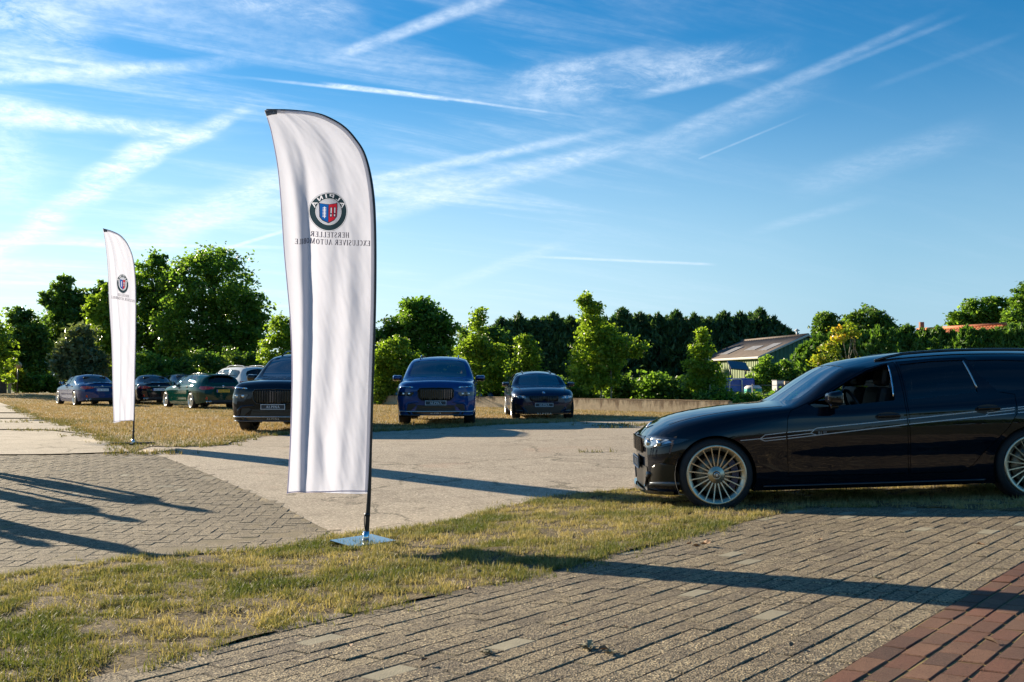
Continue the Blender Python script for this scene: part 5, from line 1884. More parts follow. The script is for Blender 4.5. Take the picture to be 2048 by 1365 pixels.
    cams = [[(640.6, y), (647.4, y - 0.5), (647.4, y + 0.8), (640.6, y + 1.2)] for y in np.arange(414.5, 434, 3.0)] + [[(643.2, 412.5), (645, 412.5), (645.4, 436), (643.6, 436)]]
    poly('shield_left', sl_, M['f_blue'], 0.0, cams, badge)
    poly('shield_right', sr_, M['f_red'], 0.0, thr, badge)
    for t_ in thr:
        x = (t_[0][0] + t_[1][0]) / 2
        poly('throat', t_, M['f_ink'], 0.0, [[(x - 0.7, 414.4), (x + 1.6, 414.4), (x + 1.6, 425.5), (x - 0.7, 425.5)], [(x - 1.2, 428.2), (x + 1.4, 428.2), (x + 1.2, 432.2), (x - 1.0, 432.2)]], badge)
    rev = lambda c0: (lambda u_, v_, l_: on(2 * c0 - u_, 0 - v_, L0 + l_ * 0.3))
    for (txt, px, py, wpx, hpx, slope) in (('HERSTELLER', 657, 470, 75, 10.5, 0.02), ('EXCLUSIVER AUTOMOBILE', 661, 485, 153, 10.5, 0.035)):
        mp_ = lambda u_, v_, l_, px=px, slope=slope: on(2 * px - u_, -v_ + (px - u_) * slope * -1 * -1 - 0, L0 + l_ * 0.3)
        full = text_strokes(txt, 0.14)[1]
        kx_ = wpx / full
        x_ = 0.0
        for word_ in txt.split(' '):
            ww_ = text_strokes(word_, 0.14)[1]
            me = text_mesh('lettering', word_, hpx, M['f_ink'], mp_, px + (x_ + ww_ / 2 - full / 2) * kx_, -py, ww_ * kx_, 0.14, 1.25)
            link('lettering', me, root)
            x_ += ww_ + 0.28 + GW[' ']
    return root, k


fl1, k1 = build_flag((731, 1086), 1.0, R(0), 0.0, 'large white feather flag in the foreground on a square steel plate', 0.7)
pl = MB().bevbox((0, 0, 0.02), (0.36, 0.36, 0.010), 0.002, M=Matrix.Rotation(R(38), 4, 'Z'))
pl.build('base_plate', M['baseplate'], fl1, loc=(-0.02, 0.0, -0.004), rot=(R(1.5), R(-1.0), 0))
fl2, k2 = build_flag((266, 890), 417.0 / 869.0, R(77), R(1.0), 'smaller looking white feather flag standing further back by the lawn', 2.9, 0.55)
mb = MB()
for a in (0.5, 0.5 + math.pi / 2):
    mb.box((0, 0, 0.03), (0.7, 0.05, 0.025), rz=a)
mb.build('base_cross', M['pole'], fl2)
# ------------------------------------------------------------------ cars
def pchip_table(xs, ys):
    xs = np.asarray(xs, float)
    ys = np.asarray(ys, float)
    h = np.diff(xs)
    dl = np.diff(ys) / h
    m = np.zeros(len(xs))
    for i in range(1, len(xs) - 1):
        if dl[i - 1] * dl[i] > 0:
            w1, w2 = 2 * h[i] + h[i - 1], h[i] + 2 * h[i - 1]
            m[i] = (w1 + w2) / (w1 / dl[i - 1] + w2 / dl[i])
    m[0], m[-1] = dl[0], dl[-1]

    def f(x):
        x = np.clip(np.asarray(x, float), xs[0], xs[-1])
        k = np.clip(np.searchsorted(xs, x, side='right') - 1, 0, len(xs) - 2)
        t = (x - xs[k]) / h[k]
        t2, t3 = t * t, t * t * t
        return (2 * t3 - 3 * t2 + 1) * ys[k] + (t3 - 2 * t2 + t) * h[k] * m[k] + (-2 * t3 + 3 * t2) * ys[k + 1] + (t3 - t2) * h[k] * m[k + 1]
    return f


TK = np.array([0.0, 0.10, 0.33, 0.58, 0.80, 1.0])
TS = 2.0


class Body:
    """car body surface: cross-section curves that change along the length (x from nose to tail)"""
    def __init__(self, tab, L, x0=0.0):
        self.L = L
        self.x0 = x0
        self.f = {k: pchip_table(*zip(*v)) for k, v in tab.items()}

    def knots(self, x):
        f = self.f
        zb, zw, zs, zr, zc = f['zb'](x), f['zw'](x), f['zs'](x), f['zr'](x), f['zc'](x)
        ww, ws, wr, wk = f['ww'](x), f['ws'](x), f['wr'](x), f['wk'](x)
        Y = np.stack([wk - 0.03, wk, ww, ws, wr, wr * 0], -1)
        Z = np.stack([zb, zb + 0.10, zw, zs, zr, zc], -1)
        return Y, Z

    @staticmethod
    def _interp(K, t):
        h = np.diff(TK)
        dl = np.diff(K, axis=-1) / h
        m = np.zeros_like(K)
        a, b = dl[..., :-1], dl[..., 1:]
        w1 = 2 * h[1:] + h[:-1]
        w2 = h[1:] + 2 * h[:-1]
        same = (a * b) > 1e-12
        den = w1 / np.where(same, a, 1) + w2 / np.where(same, b, 1)
        m[..., 1:-1] = np.where(same, (w1 + w2) / np.where(np.abs(den) < 1e-9, 1, den), 0)
        m[..., 0] = dl[..., 0]
        m[..., -1] = 0.0
        return m, h

    def yz(self, x, t):
        x = np.asarray(x, float)
        t = np.clip(np.asarray(t, float), 0, 1)
        Y, Z = self.knots(x)
        k = np.clip(np.searchsorted(TK, t, side='right') - 1, 0, 4)
        out = []
        for K, isy in ((Y, True), (Z, False)):
            m, h = self._interp(K, t)
            if isy:
                m[..., -1] = np.diff(K, axis=-1)[..., -1] / h[-1] * 1.25
            ii = np.arange(len(x))
            hk = h[k]
            u = (t - TK[k]) / hk
            u2, u3 = u * u, u ** 3
            val = ((2 * u3 - 3 * u2 + 1) * K[ii, k] + (u3 - 2 * u2 + u) * hk * m[ii, k] + (-2 * u3 + 3 * u2) * K[ii, k + 1] + (u3 - u2) * hk * m[ii, k + 1])
            # bonnet, screens and roof: gently crowned between the edges
            v = np.clip((t - TK[4]) / (1 - TK[4]), 0, 1)
            alt = K[:, 4] * (1 - v) if isy else K[:, 5] - (K[:, 5] - K[:, 4]) * (1 - v) ** 2.1
            if isy:
                fx_ = np.clip((x - 1.0) / 0.5, 0, 1) * np.clip((self.L - 0.25 - x) / 0.6, 0, 1)
                val = val + fx_ * (0.011 * np.clip(1 - np.abs(t - 0.475) / 0.055, 0, 1) - 0.012 * np.clip(1 - np.abs(t - 0.20) / 0.07, 0, 1))
            out.append(np.where(t > TK[4], alt, val))
        return out[0], out[1]

    def t_of_z(self, x, z, tmax=0.93):
        x = np.asarray(x, float)
        lo, hi = np.zeros(len(x)), np.full(len(x), tmax)
        for _ in range(20):
            md = (lo + hi) / 2
            _, zz_ = self.yz(x, md)
            up = zz_ < z
            lo = np.where(up, md, lo)
            hi = np.where(up, hi, md)
        return (lo + hi) / 2

    def side(self, x, z):
        """half width at (x, z)"""
        return self.yz(x, self.t_of_z(x, z))[0]

    def to_xt(self, poly, step=0.04):
        p = dense(poly, step)
        t = self.t_of_z(p[:, 0], p[:, 1])
        return np.column_stack([p[:, 0], t * TS])

    def map(self, xt):
        y, z = self.yz(xt[:, 0], xt[:, 1] / TS)
        return np.column_stack([xt[:, 0], y, z])

    # end caps (front: x = 0, rear: x = L)
    def cap(self, y, z, rear=False):
        """x of the front (or rear) surface at (y, z)"""
        y = np.abs(np.asarray(y, float))
        z = np.asarray(z, float)
        e = np.full(len(y), self.L if rear else self.x0)
        w0 = self.side(e, z)
        bul = 0.05 if rear or not self.x0 else 0.03
        xc = -bul * (1 - np.clip(y / np.maximum(w0, .05), 0, 1) ** 2)
        lo, hi = np.zeros(len(y)), np.full(len(y), 0.75)
        for _ in range(15):
            md = (lo + hi) / 2
            w = self.side((self.L - md) if rear else self.x0 + md, z)
            up = w < y
            lo = np.where(up, md, lo)
            hi = np.where(up, hi, md)
        xs_ = (lo + hi) / 2
        x = np.where(y <= w0, xc, xs_)
        return self.L - x if rear else self.x0 + x


def orient(V, T, d):
    a = V[T]
    n = np.cross(a[:, 1] - a[:, 0], a[:, 2] - a[:, 0]).sum(0)
    return T if n @ np.asarray(d) > 0 else T[:, ::-1]


def panel(B, name, outer, holes, mats, parent, step, sides=(-1, 1), thick=0.03, joined=False, lift=0.0, outer_is_xt=False):
    """a piece of the body skin cut out along a side-view (or x,t) outline"""
    o_ = np.asarray(outer, float) if outer_is_xt else B.to_xt(outer, step)
    hs_ = [h if isinstance(h, tuple) is False else h for h in holes]
    V2, T = cdt(o_, hs_, step)
    P3 = B.map(V2)
    if lift:
        # outward normal by finite differences
        e = 1e-3
        px_ = B.map(V2 + [e, 0]) - P3
        pt_ = B.map(V2 + [0, e]) - P3
        n_ = np.cross(px_, pt_)
        n_ /= np.linalg.norm(n_, axis=1, keepdims=True) + 1e-12
        sgn = np.sign((n_ * np.column_stack([P3[:, 0] * 0, P3[:, 1], P3[:, 2] - 0.6])).sum(1))
        P3 = P3 + n_ * (sgn * lift)[:, None]
    objs = []
    parts = []
    for s in sides:
        Q = P3 * [1, s, 1]
        TT = T[:, ::-1] if s > 0 else T
        parts.append((Q, TT))
    if joined and len(parts) == 2:
        n = len(parts[0][0])
        V = np.vstack([parts[0][0], parts[1][0]])
        TT = np.vstack([parts[0][1], parts[1][1] + n])
        me = np_mesh(name, V, TT, mats, smooth=True)
        bm = bmesh.new()
        bm.from_mesh(me)
        cv = [v for v in bm.verts if abs(v.co.y) < 1e-4]
        bmesh.ops.remove_doubles(bm, verts=cv, dist=1e-4)
        bm.to_mesh(me)
        bm.free()
        parts = [None]
        objs.append(link(name, me, parent))
    else:
        for (Q, TT) in parts:
            objs.append(link(name, np_mesh(name, Q, TT, mats, smooth=True), parent))
    for ob in objs:
        if thick:
            md = ob.modifiers.new('thickness', 'SOLIDIFY')
            md.thickness = thick
            md.offset = -1
            md.material_offset = len(mats) - 1
            md.material_offset_rim = 0
            es = ob.modifiers.new('crisp_edges', 'EDGE_SPLIT')
            es.split_angle = R(38)
    return objs


def cap_piece(B, name, outline, mtl, parent, off=0.006, step=0.05, rear=False, mirror=False, thick=0.0, both=False, holes=()):
    """piece lying on the front or rear face, given in front view (y, z)"""
    V2, T = cdt(outline, holes, step)
    sets = [V2]
    if both:
        sets.append(V2 * [-1, 1])
    V, TT = [], []
    for S in sets:
        x = B.cap(S[:, 0], S[:, 1], rear) + (off if rear else -off)
        P3 = np.column_stack([x, S[:, 0], S[:, 1]])
        TT.append(orient(P3, T, (1 if rear else -1, 0, 0)) + sum(len(v) for v in V))
        V.append(P3)
    me = np_mesh(name, np.vstack(V), np.vstack(TT), [mtl], smooth=True)
    ob = link(name, me, parent)
    if thick:
        md = ob.modifiers.new('thickness', 'SOLIDIFY')
        md.thickness = thick
        md.offset = -1
    return ob


def rrect(y0, y1, z0, z1, r, n=4):
    out = []
    for cx, cy, a0 in ((y1 - r, z1 - r, 0), (y0 + r, z1 - r, 90), (y0 + r, z0 + r, 180), (y1 - r, z0 + r, 270)):
        for i in range(n + 1):
            a = R(a0 + 90 * i / n)
            out.append((cx + r * math.cos(a), cy + r * math.sin(a)))
    return out


_wheel_cache = {}


def wheel_meshes(Rw, rim, width, nsp, mtl, key):
    if key in _wheel_cache:
        return _wheel_cache[key]
    w = width
    tyre = MB().lathe([(rim * 0.97, 0.01), (rim + 0.012, 0.0), (Rw - 0.045, -0.004), (Rw - 0.012, 0.016), (Rw, 0.045), (Rw, w - 0.045), (Rw - 0.012, w - 0.012), (Rw - .05, w), (rim, w - 0.01)], 56)
    ty = tyre.mesh('tyre', M['rubber'])
    rb = MB()
    rb.lathe([(rim + 0.008, 0.012), (rim + 0.012, -0.002), (rim + 0.004, -0.008), (rim - 0.012, -0.006), (rim - 0.022, 0.004), (rim - 0.030, 0.010), (rim - 0.040, 0.020), (rim - 0.042, 0.06)], 64)
    rimm = rb.mesh('rim', mtl)
    br = MB().lathe([(rim - 0.042, 0.06), (rim - 0.05, w - 0.02), (0.10, w - 0.03)], 40)
    brm = br.mesh('barrel', M['liner'])
    hb = MB().lathe([(0.001, 0.014), (0.030, 0.014), (0.033, 0.010), (0.040, 0.010), (0.046, 0.016), (0.074, 0.018), (0.080, 0.024), (0.082, 0.05), (0.02, 0.06)], 40)
    hbm = hb.mesh('hub', mtl)
    cpm = MB().lathe([(0.001, -0.002), (0.024, 0.0), (0.029, 0.005), (0.029, 0.012)], 24).mesh('hub_cap', M['lampdark'])
    rg_ = MB().lathe([(0.020, -0.0035), (0.026, -0.0025), (0.026, 0.002)], 24)
    rg_.box((-0.006, -0.0035, 0.0), (0.010, 0.003, 0.024)).box((0.006, -0.0035, 0.0), (0.010, 0.003, 0.024))
    rgm = rg_.mesh('hub_badge', M['silver'])

    def one(a, mb):
        # a slim spoke with a ridged back: narrow at the face, deeper behind
        c, s = math.cos(a), math.sin(a)
        P_ = []
        for r, hw, y0, y1 in ((0.078, 0.0065, 0.016, 0.05), (0.15, 0.0050, 0.010, 0.045), (rim - 0.05, 0.0045, 0.000, 0.04), (rim - 0.012, 0.0055, -0.006, 0.03)):
            for (q, yy) in ((-hw, y0), (hw, y0), (hw * 1.1, y1), (-hw * 1.1, y1)):
                P_.append((c * r - s * q, yy, s * r + c * q))
        F_ = []
        for i in range(3):
            for k in range(4):
                F_.append((i * 4 + k, i * 4 + (k + 1) % 4, i * 4 + 4 + (k + 1) % 4, i * 4 + 4 + k))
        mb.add(P_, F_)
        return mb
    sp1 = one(0.0, MB())
    spm = sp1.mesh('spoke', mtl)
    al = MB()
    for i in range(nsp):
        one(2 * math.pi * (i + 0.5) / nsp, al)
    alm = al.mesh('spokes', mtl)
    dk = MB().lathe([(0.06, 0.08), (0.075, 0.072), (rim - 0.080, 0.072), (rim - 0.080, 0.10), (0.06, 0.10)], 48)
    dkm = dk.mesh('brake_disc', M['steel'])
    cl = MB()
    V_ = []
    n = 10
    for i in range(n + 1):
        a = R(-42 + 84 * i / n)
        for (r, yy) in ((rim - 0.115, 0.042), (rim - 0.055, 0.042), (rim - 0.05, 0.10), (rim - 0.115, 0.10)):
            V_.append((r * math.cos(a), yy, r * math.sin(a)))
    F_ = [(i * 4 + k, i * 4 + (k + 1) % 4, i * 4 + 4 + (k + 1) % 4, i * 4 + 4 + k) for i in range(n) for k in range(4)] + [(0, 1, 2, 3), tuple(n * 4 + k for k in (3, 2, 1, 0))]
    cl.add(V_, F_)
    clm = cl.mesh('brake_caliper', M['caliper'])
    for me in (ty, rimm, brm, hbm, cpm, dkm, clm, alm, spm, rgm):
        bm = bmesh.new()
        bm.from_mesh(me)
        bmesh.ops.recalc_face_normals(bm, faces=bm.faces[:])
        bm.to_mesh(me)
        bm.free()
    _wheel_cache[key] = (ty, rimm, brm, hbm, cpm, rgm, alm, spm, dkm, clm)
    return _wheel_cache[key]


def add_wheel(parent, x, y, z, Rw, rim, width, nsp, mtl, key, single=False, camber=0.0):
    ty, rimm, brm, hbm, cpm, rgm, alm, spm, dkm, clm = wheel_meshes(Rw, rim, width, nsp, mtl, key)
    w = empty('wheel', (x, y, z), 0 if y < 0 else math.pi, parent)
    link('tyre', ty, w)
    link('rim', rimm, w)
    link('barrel', brm, w)
    link('hub', hbm, w)
    link('hub_cap', cpm, w)
    link('hub_badge', rgm, w)
    link('brake_disc', dkm, w)
    link('brake_caliper', clm, w)
    if single:
        for i in range(nsp):
            link('spoke', spm, w, rot=(0, -2 * math.pi * (i + 0.5) / nsp, 0))
    else:
        link('spokes', alm, w)
    return w


def arc(cx, cz, r, a0, a1, n=28):
    return [(cx + r * math.cos(R(a)), cz + r * math.sin(R(a))) for a in np.linspace(a0, a1, n)]


def seat_mesh():
    mb = MB()
    mb.bevbox((0, 0, 0.10), (0.52, 0.52, 0.18), 0.06)
    mb.bevbox((0.32, 0, 0.45), (0.16, 0.50, 0.66), 0.06, M=Matrix.Rotation(R(14), 4, 'Y'))
    mb.bevbox((0.42, 0, 0.88), (0.10, 0.27, 0.20), 0.045, M=Matrix.Rotation(R(10), 4, 'Y'))
    me = mb.mesh('seat', M['seat'])
    bm = bmesh.new()
    bm.from_mesh(me)
    bmesh.ops.recalc_face_normals(bm, faces=bm.faces[:])
    bm.to_mesh(me)
    bm.free()
    return me


SEAT = None


def mirror_meshes(paint, scale=1.0):
    """door mirror pointing forward (-x), root at the door, stretching outwards along -y"""
    bm = bmesh.new()
    bmesh.ops.create_cube(bm, size=1.0)
    for v in bm.verts:
        v.co = Vector((v.co.x * 0.135, v.co.y * 0.24, v.co.z * 0.145))
        if v.co.x > 0:
            v.co.x *= 0.9
        else:
            v.co.y *= 0.72
            v.co.z = v.co.z * 0.62 + 0.004
        if v.co.y > 0:
            v.co.z *= 0.85
    bmesh.ops.subdivide_edges(bm, edges=bm.edges[:], cuts=1, use_grid_fill=True)
    for _ in range(2):
        bmesh.ops.smooth_vert(bm, verts=bm.verts[:], factor=0.35, use_axis_x=True, use_axis_y=True, use_axis_z=True)
    bmesh.ops.subdivide_edges(bm, edges=bm.edges[:], cuts=2, use_grid_fill=True, smooth=0.6)
    for v in bm.verts:
        v.co *= 1.12 * scale
    bmesh.ops.recalc_face_normals(bm, faces=bm.faces[:])
    low = [f for f in bm.faces if f.calc_center_median().z < -0.012]
    me = bpy.data.meshes.new('mirror')
    for f in bm.faces:
        f.smooth = True
        f.material_index = 1 if (f in low) else 0
    bm.to_mesh(me)
    bm.free()
    me.materials.append(paint)
    me.materials.append(M['gloss'])
    st = MB().bevbox((0.02, 0.13 * scale, -0.07 * scale), (0.07, 0.16 * scale, 0.03), 0.01, M=Matrix.Rotation(R(18), 4, 'X')).mesh('mirror_arm', M['gloss'])
    gl_ = MB().box((0.068 * scale, 0, 0.0), (0.004, 0.17 * scale, 0.095 * scale)).mesh('mirror_glass', M['chrome'])
    return me, st, gl_


def plate_front(parent, x, z, txt='ALPINA', w=0.52, h=0.11):
    pl_ = MB().box((0, 0, 0), (0.012, w, h)).build('number_plate', M['plate_b'], parent, loc=(x, 0, z))
    fr = MB()
    for (yy, zz_, sy, sz) in ((0, h / 2 - .006, w, .009), (0, -h / 2 + .006, w, .009), (w / 2 - .006, 0, .009, h), (-w / 2 + .006, 0, .009, h)):
        fr.box((-0.009, yy, zz_), (0.006, sy, sz))
    fr.build('plate_frame', M['white'], pl_)
    me = text_mesh('plate_lettering', txt, h * 0.50, M['white'], lambda u, v, l: (-0.0085 - l, -u, v), 0, 0, w * 0.56, 0.10)
    link('plate_lettering', me, pl_)
    return pl_


def plate_rear(parent, x, z, txt, mtl, w=0.52, h=0.11):
    pl_ = MB().box((0, 0, 0), (0.012, w, h)).build('number_plate', mtl, parent, loc=(x, 0, z))
    MB().box((0.008, -w / 2 + 0.022, 0), (0.006, 0.042, h * .96)).build('plate_band', M['plate_blue'], pl_)
    me = text_mesh('plate_lettering', txt, h * 0.60, M['ink'], lambda u, v, l: (0.0085 + l, u, v), 0.02, 0, w * 0.76, 0.14)
    link('plate_lettering', me, pl_)
    return pl_


def roundel(parent, loc, r, rot):
    mb = MB().lathe([(0.001, -0.004), (r * .95, -0.003), (r, 0.0), (r, 0.006)], 24)
    ob = mb.build('emblem', M['chrome'], parent, loc=loc, rot=rot)
    for q, m in ((0, 'blueemb'), (1, 'white'), (2, 'blueemb'), (3, 'white')):
        V_ = [(0, -0.005, 0)] + [(r * .62 * math.cos(R(90 * q + 15 * i)), -0.005, r * .62 * math.sin(R(90 * q + 15 * i))) for i in range(7)]
        link('emblem_field', np_mesh('emblem_field', V_, [(0, i + 1, i + 2) for i in range(6)], [M[m]]), ob)
    return ob


def build_car(spec):
    """builds one car of a kind at the origin (nose towards -x) and returns its root"""
    global SEAT
    SEAT = SEAT or seat_mesh()
    L, st = spec['L'], spec['step']
    x00 = spec.get('x0', 0.0)
    B = Body(spec['tab'], L, x00)
    root = empty('parked_car')
    paint = M[spec['paint']]
    pm = [paint, M['interior']]
    fa, ra, Ra = spec['front_axle'], spec['rear_axle'], spec['arch']
    hub = spec['Rw'] - 0.005
    xt = lambda p: B.to_xt(p, st)
    # wheel arches: an arc open at the bottom
    arches = []
    for ax in (fa, ra):
        a0 = math.degrees(math.asin(min(1, (hub + 0.0 - 0.02) / Ra)))
        arches.append([(ax + Ra * math.cos(R(a)), max(0.0, hub + Ra * math.sin(R(a)))) for a in np.linspace(-40, 220, 44)])
    zb = lambda x: float(B.f['zb'](x))
    fd, rd = spec['front_door'], spec['rear_door']
    fwin, rwin = spec['front_window'], spec['rear_window']
    qwin = spec.get('quarter_window')
    holes = [xt(fd), xt(rd)]
    if qwin is not None:
        holes.append(xt(qwin))
    # outline of the shell in (x, t): arches bite into the lower edge
    lower = []
    x = x00
    for ar, ax in zip(arches, (fa, ra)):
        pts_ = []
        for (ax_, az_) in ar[::-1]:
            if az_ > zb(ax_) + 0.005:
                tt = B.t_of_z(np.array([ax_]), np.array([az_]))[0]
                pts_.append((ax_, tt * TS))
        xl, xr = pts_[0][0], pts_[-1][0]
        lower += [(xx, 0.0) for xx in np.arange(x, xl - .02, .12)] + [(xl, 0.0)] + pts_ + [(xr, 0.0)]
        x = xr + 0.06
    lower += [(xx, 0.0) for xx in np.arange(x, L - .02, .12)]
    outer = lower + [(L, 0.0)] + [(L, t * TS) for t in np.linspace(.05, 1, 20)] + [(xx, TS) for xx in np.arange(L - .06, x00 + 0.02, -.06)] + [(x00, t * TS) for t in np.linspace(1, .05, 20)]
    ws, rs = np.array(spec['windscreen']), np.array(spec['backlight'])
    wsx = np.column_stack([ws[:, 0], ws[:, 1] * TS])
    rsx = np.column_stack([rs[:, 0], rs[:, 1] * TS])
    holes += [wsx, rsx]
    if spec.get('sunroof'):
        sr = np.array(spec['sunroof'])
        pass
    body = panel(B, 'body', outer, holes, pm, root, st, joined=True, thick=0.028, outer_is_xt=True)[0]
    panel(B, 'windscreen', wsx, [], [M['wglass']], root, st, joined=True, thick=0, outer_is_xt=True, lift=-0.004)
    panel(B, 'rear_screen', rsx, [], [M['dglass']], root, st, joined=True, thick=0, outer_is_xt=True, lift=-0.004)
    shrink = spec.get('gap', 0.004)

    def inset(poly, d):
        p = np.array(poly, float)
        c = p.mean(0)
        out = []
        n = len(p)
        for i in range(n):
            a, b_, c_ = p[i - 1], p[i], p[(i + 1) % n]
            e1 = (b_ - a) / (np.linalg.norm(b_ - a) + 1e-9)
            e2 = (c_ - b_) / (np.linalg.norm(c_ - b_) + 1e-9)
            n1, n2 = np.array([-e1[1], e1[0]]), np.array([-e2[1], e2[0]])
            m_ = n1 + n2
            m_ /= max(0.35, (np.linalg.norm(m_) ** 2) / 2)
            if np.linalg.norm(m_) > 2.5:
                m_ *= 2.5 / np.linalg.norm(m_)
            area = sum(p[k][0] * p[(k + 1) % n][1] - p[(k + 1) % n][0] * p[k][1] for k in range(n))
            out.append(b_ + m_ * d * (1 if area > 0 else -1))
        return np.array(out)
    doors = {}
    for (nm, dp, wp, hx_) in (('front', fd, fwin, spec['handles'][0]), ('rear', rd, rwin, spec['handles'][1])):
        ds = panel(B, 'door', inset(dp, shrink), [xt(wp)], pm, root, st, thick=0.035)
        for s, dob in zip((-1, 1), ds):
            wobs = panel(B, 'window', inset(wp, -0.004), [], [M['glass'] if nm == 'front' else M[spec.get('rear_tint', 'dglass')]], dob, st, sides=(s,), thick=0, lift=-0.008)
            doors[(nm, s)] = (dob, wobs[0])
            # frame strip round the opening
            hx0, hz0 = hx_
            hy = float(B.side(np.array([hx0]), np.array([hz0]))[0]) * s
            mb = MB()
            cup = [(0.001, -0.001)] + [(0.5 * k, 0.002 * (1 - k)) for k in (.5, .8, 1.0)]
            n = 20
            V_ = [(0, 0, 0)]
            for k in range(n):
                a = 2 * math.pi * k / n
                V_.append((0.115 * math.cos(a), 0, 0.042 * math.sin(a)))
            mb.add(V_, [(0, 1 + k, 1 + (k + 1) % n) for k in range(n)])
            ho = mb.build('handle_cup', M['black'], dob, loc=(hx0, hy + 0.004 * s, hz0))
            hb_ = MB().bevbox((0, 0, 0), (0.20, 0.022, 0.030), 0.009).build('handle', paint, dob, loc=(hx0, hy + 0.020 * s, hz0 + 0.006))
    if qwin is not None:
        panel(B, 'quarter_window', inset(qwin, -0.003), [], [M[spec.get('rear_tint', 'dglass')]], root, st, thick=0, lift=-0.006)
    # end caps
    tt = np.linspace(0, 1, 40)
    for rear in (False, True):
        xe = L if rear else x00
        yy, zz_ = B.yz(np.full(40, xe), tt)
        out = np.vstack([np.column_stack([yy, zz_]), np.column_stack([-yy[:-1][::-1], zz_[:-1][::-1]])])
        V2, T = cdt(out, (), st * 1.3, st)
        w0 = B.side(np.full(len(V2), xe), V2[:, 1])
        top_ = float(B.f['zc'](xe))
        k = np.clip(np.abs(V2[:, 0]) / np.maximum(w0, 0.02), 0, 1)
        kz = np.clip((top_ - V2[:, 1]) / 0.06, 0, 1)
        xo = (0.05 if rear or not x00 else 0.03) * (1 - k ** 2) * np.minimum(1, kz * 1.0)
        P3 = np.column_stack([xe + (xo if rear else -xo), V2[:, 0], V2[:, 1]])
        me = np_mesh('bumper', P3, orient(P3, T, (1 if rear else -1, 0, 0)), [paint], smooth=True)
        ob = link('tail_panel' if rear else 'front_panel', me, root)
    # underbody, wheel wells, cabin
    u = MB().box(((fa + ra) / 2, 0, zb(2.0) + 0.06), (ra - fa + 1.2, 1.10, 0.10))
    u.box(((fa + ra) / 2, 0, zb(2.0) + 0.07), (ra - fa - 2 * Ra - 0.06, float(B.f['wk'](2.2)) * 2 - 0.10, 0.10))
    u.build('underbody', M['black'], root)
    wyo = float(B.f['ww'](ra)) - 0.05
    for ax in (fa, ra):
        for s in (-1, 1):
            mb = MB()
            V_, F_ = [], []
            n = 24
            for i in range(n + 1):
                a = R(-25 + 230 * i / n)
                V_ += [(ax + (Ra + 0.012) * math.cos(a), s * wyo, hub + (Ra + 0.012) * math.sin(a)), (ax + (Ra + 0.012) * math.cos(a), s * 0.42, hub + (Ra + 0.012) * math.sin(a))]
            V_.append((ax, s * 0.42, hub))
            for i in range(n):
                F_ += [(2 * i, 2 * i + 1, 2 * i + 3, 2 * i + 2), (2 * i + 1, len(V_) - 1, 2 * i + 3)]
            mb.add(V_, F_)
            mb.build('wheel_liner', M['liner'], root)
    cw = spec['ws_base']
    MB().bevbox((cw + 0.38, 0, spec['belt'] - 0.10), (0.55, 1.36, 0.16), 0.05).build('dashboard', M['interior'], root)
    fl = MB().box(((fa + ra) / 2 + .2, 0, zb(2.0) + 0.13), (ra - fa - 2 * Ra + .3, 1.36, 0.04))
    fl.box((cw + 0.2, 0, (zb(2) + spec['belt']) / 2), (0.05, 1.36, spec['belt'] - zb(2) - 0.25))
    fl.box((spec['rear_seat'] + 0.55, 0, (zb(2) + spec['belt']) / 2), (0.08, 1.34, spec['belt'] - zb(2) - 0.10))
    fl.build('cabin_floor', M['interior'], root)
    sz = spec['seat_z']
    for (sx, sy) in ((spec['front_seat'], -.36), (spec['front_seat'], .36), (spec['rear_seat'], -.34), (spec['rear_seat'], .34)):
        link('seat', SEAT, root, loc=(sx, sy, sz))
    mb = MB()
    mb.lathe([(0.175 + 0.016 * math.cos(a), 0.016 * math.sin(a)) for a in np.linspace(0, 2 * math.pi, 9)[:-1]], 28, 'X', close=True)
    mb.bevbox((0.02, 0, 0), (0.05, 0.16, 0.12), 0.02)
    mb.box((0.02, 0, 0.0), (0.03, 0.34, 0.03))
    mb.build('steering_wheel', M['interior'], root, loc=(cw + 0.72, -0.36, spec['belt'] - 0.03), rot=(0, R(-24), 0))
    # mirrors
    mm, ms, mg = mirror_meshes(paint, spec.get('mirror_scale', 1.0))
    mx_, mz_ = spec['mirror']
    my = float(B.side(np.array([mx_]), np.array([mz_ - 0.06]))[0])
    for s in (-1, 1):
        ob = link('mirror', mm, root, loc=(mx_, s * (my + 0.15), mz_))
        if s > 0:
            ob.scale = (1, -1, 1)
        link('mirror_arm', ms, ob)
        link('mirror_glass', mg, ob)
    # wheels
    yw = spec['track']
    for ax in (fa, ra):
        for s in (-1, 1):
            add_wheel(root, ax, s * yw, spec['Rw'], spec['Rw'], spec['rim'], spec['tyre_w'], 20, M[spec['wheel_mat']], spec['name'], single=False)
    # waist trim under the windows
    return root, B, doors, body


# ---------- estate car, traced from the near black car
SD = 219.0                       # photo pixels per metre at its flank
NEAR_D = FPX / SD


def nl(px, py, s=SD):
    return ((px - 1440) / s + 0.74, CAMZ - (py - 762) / s + NZ)


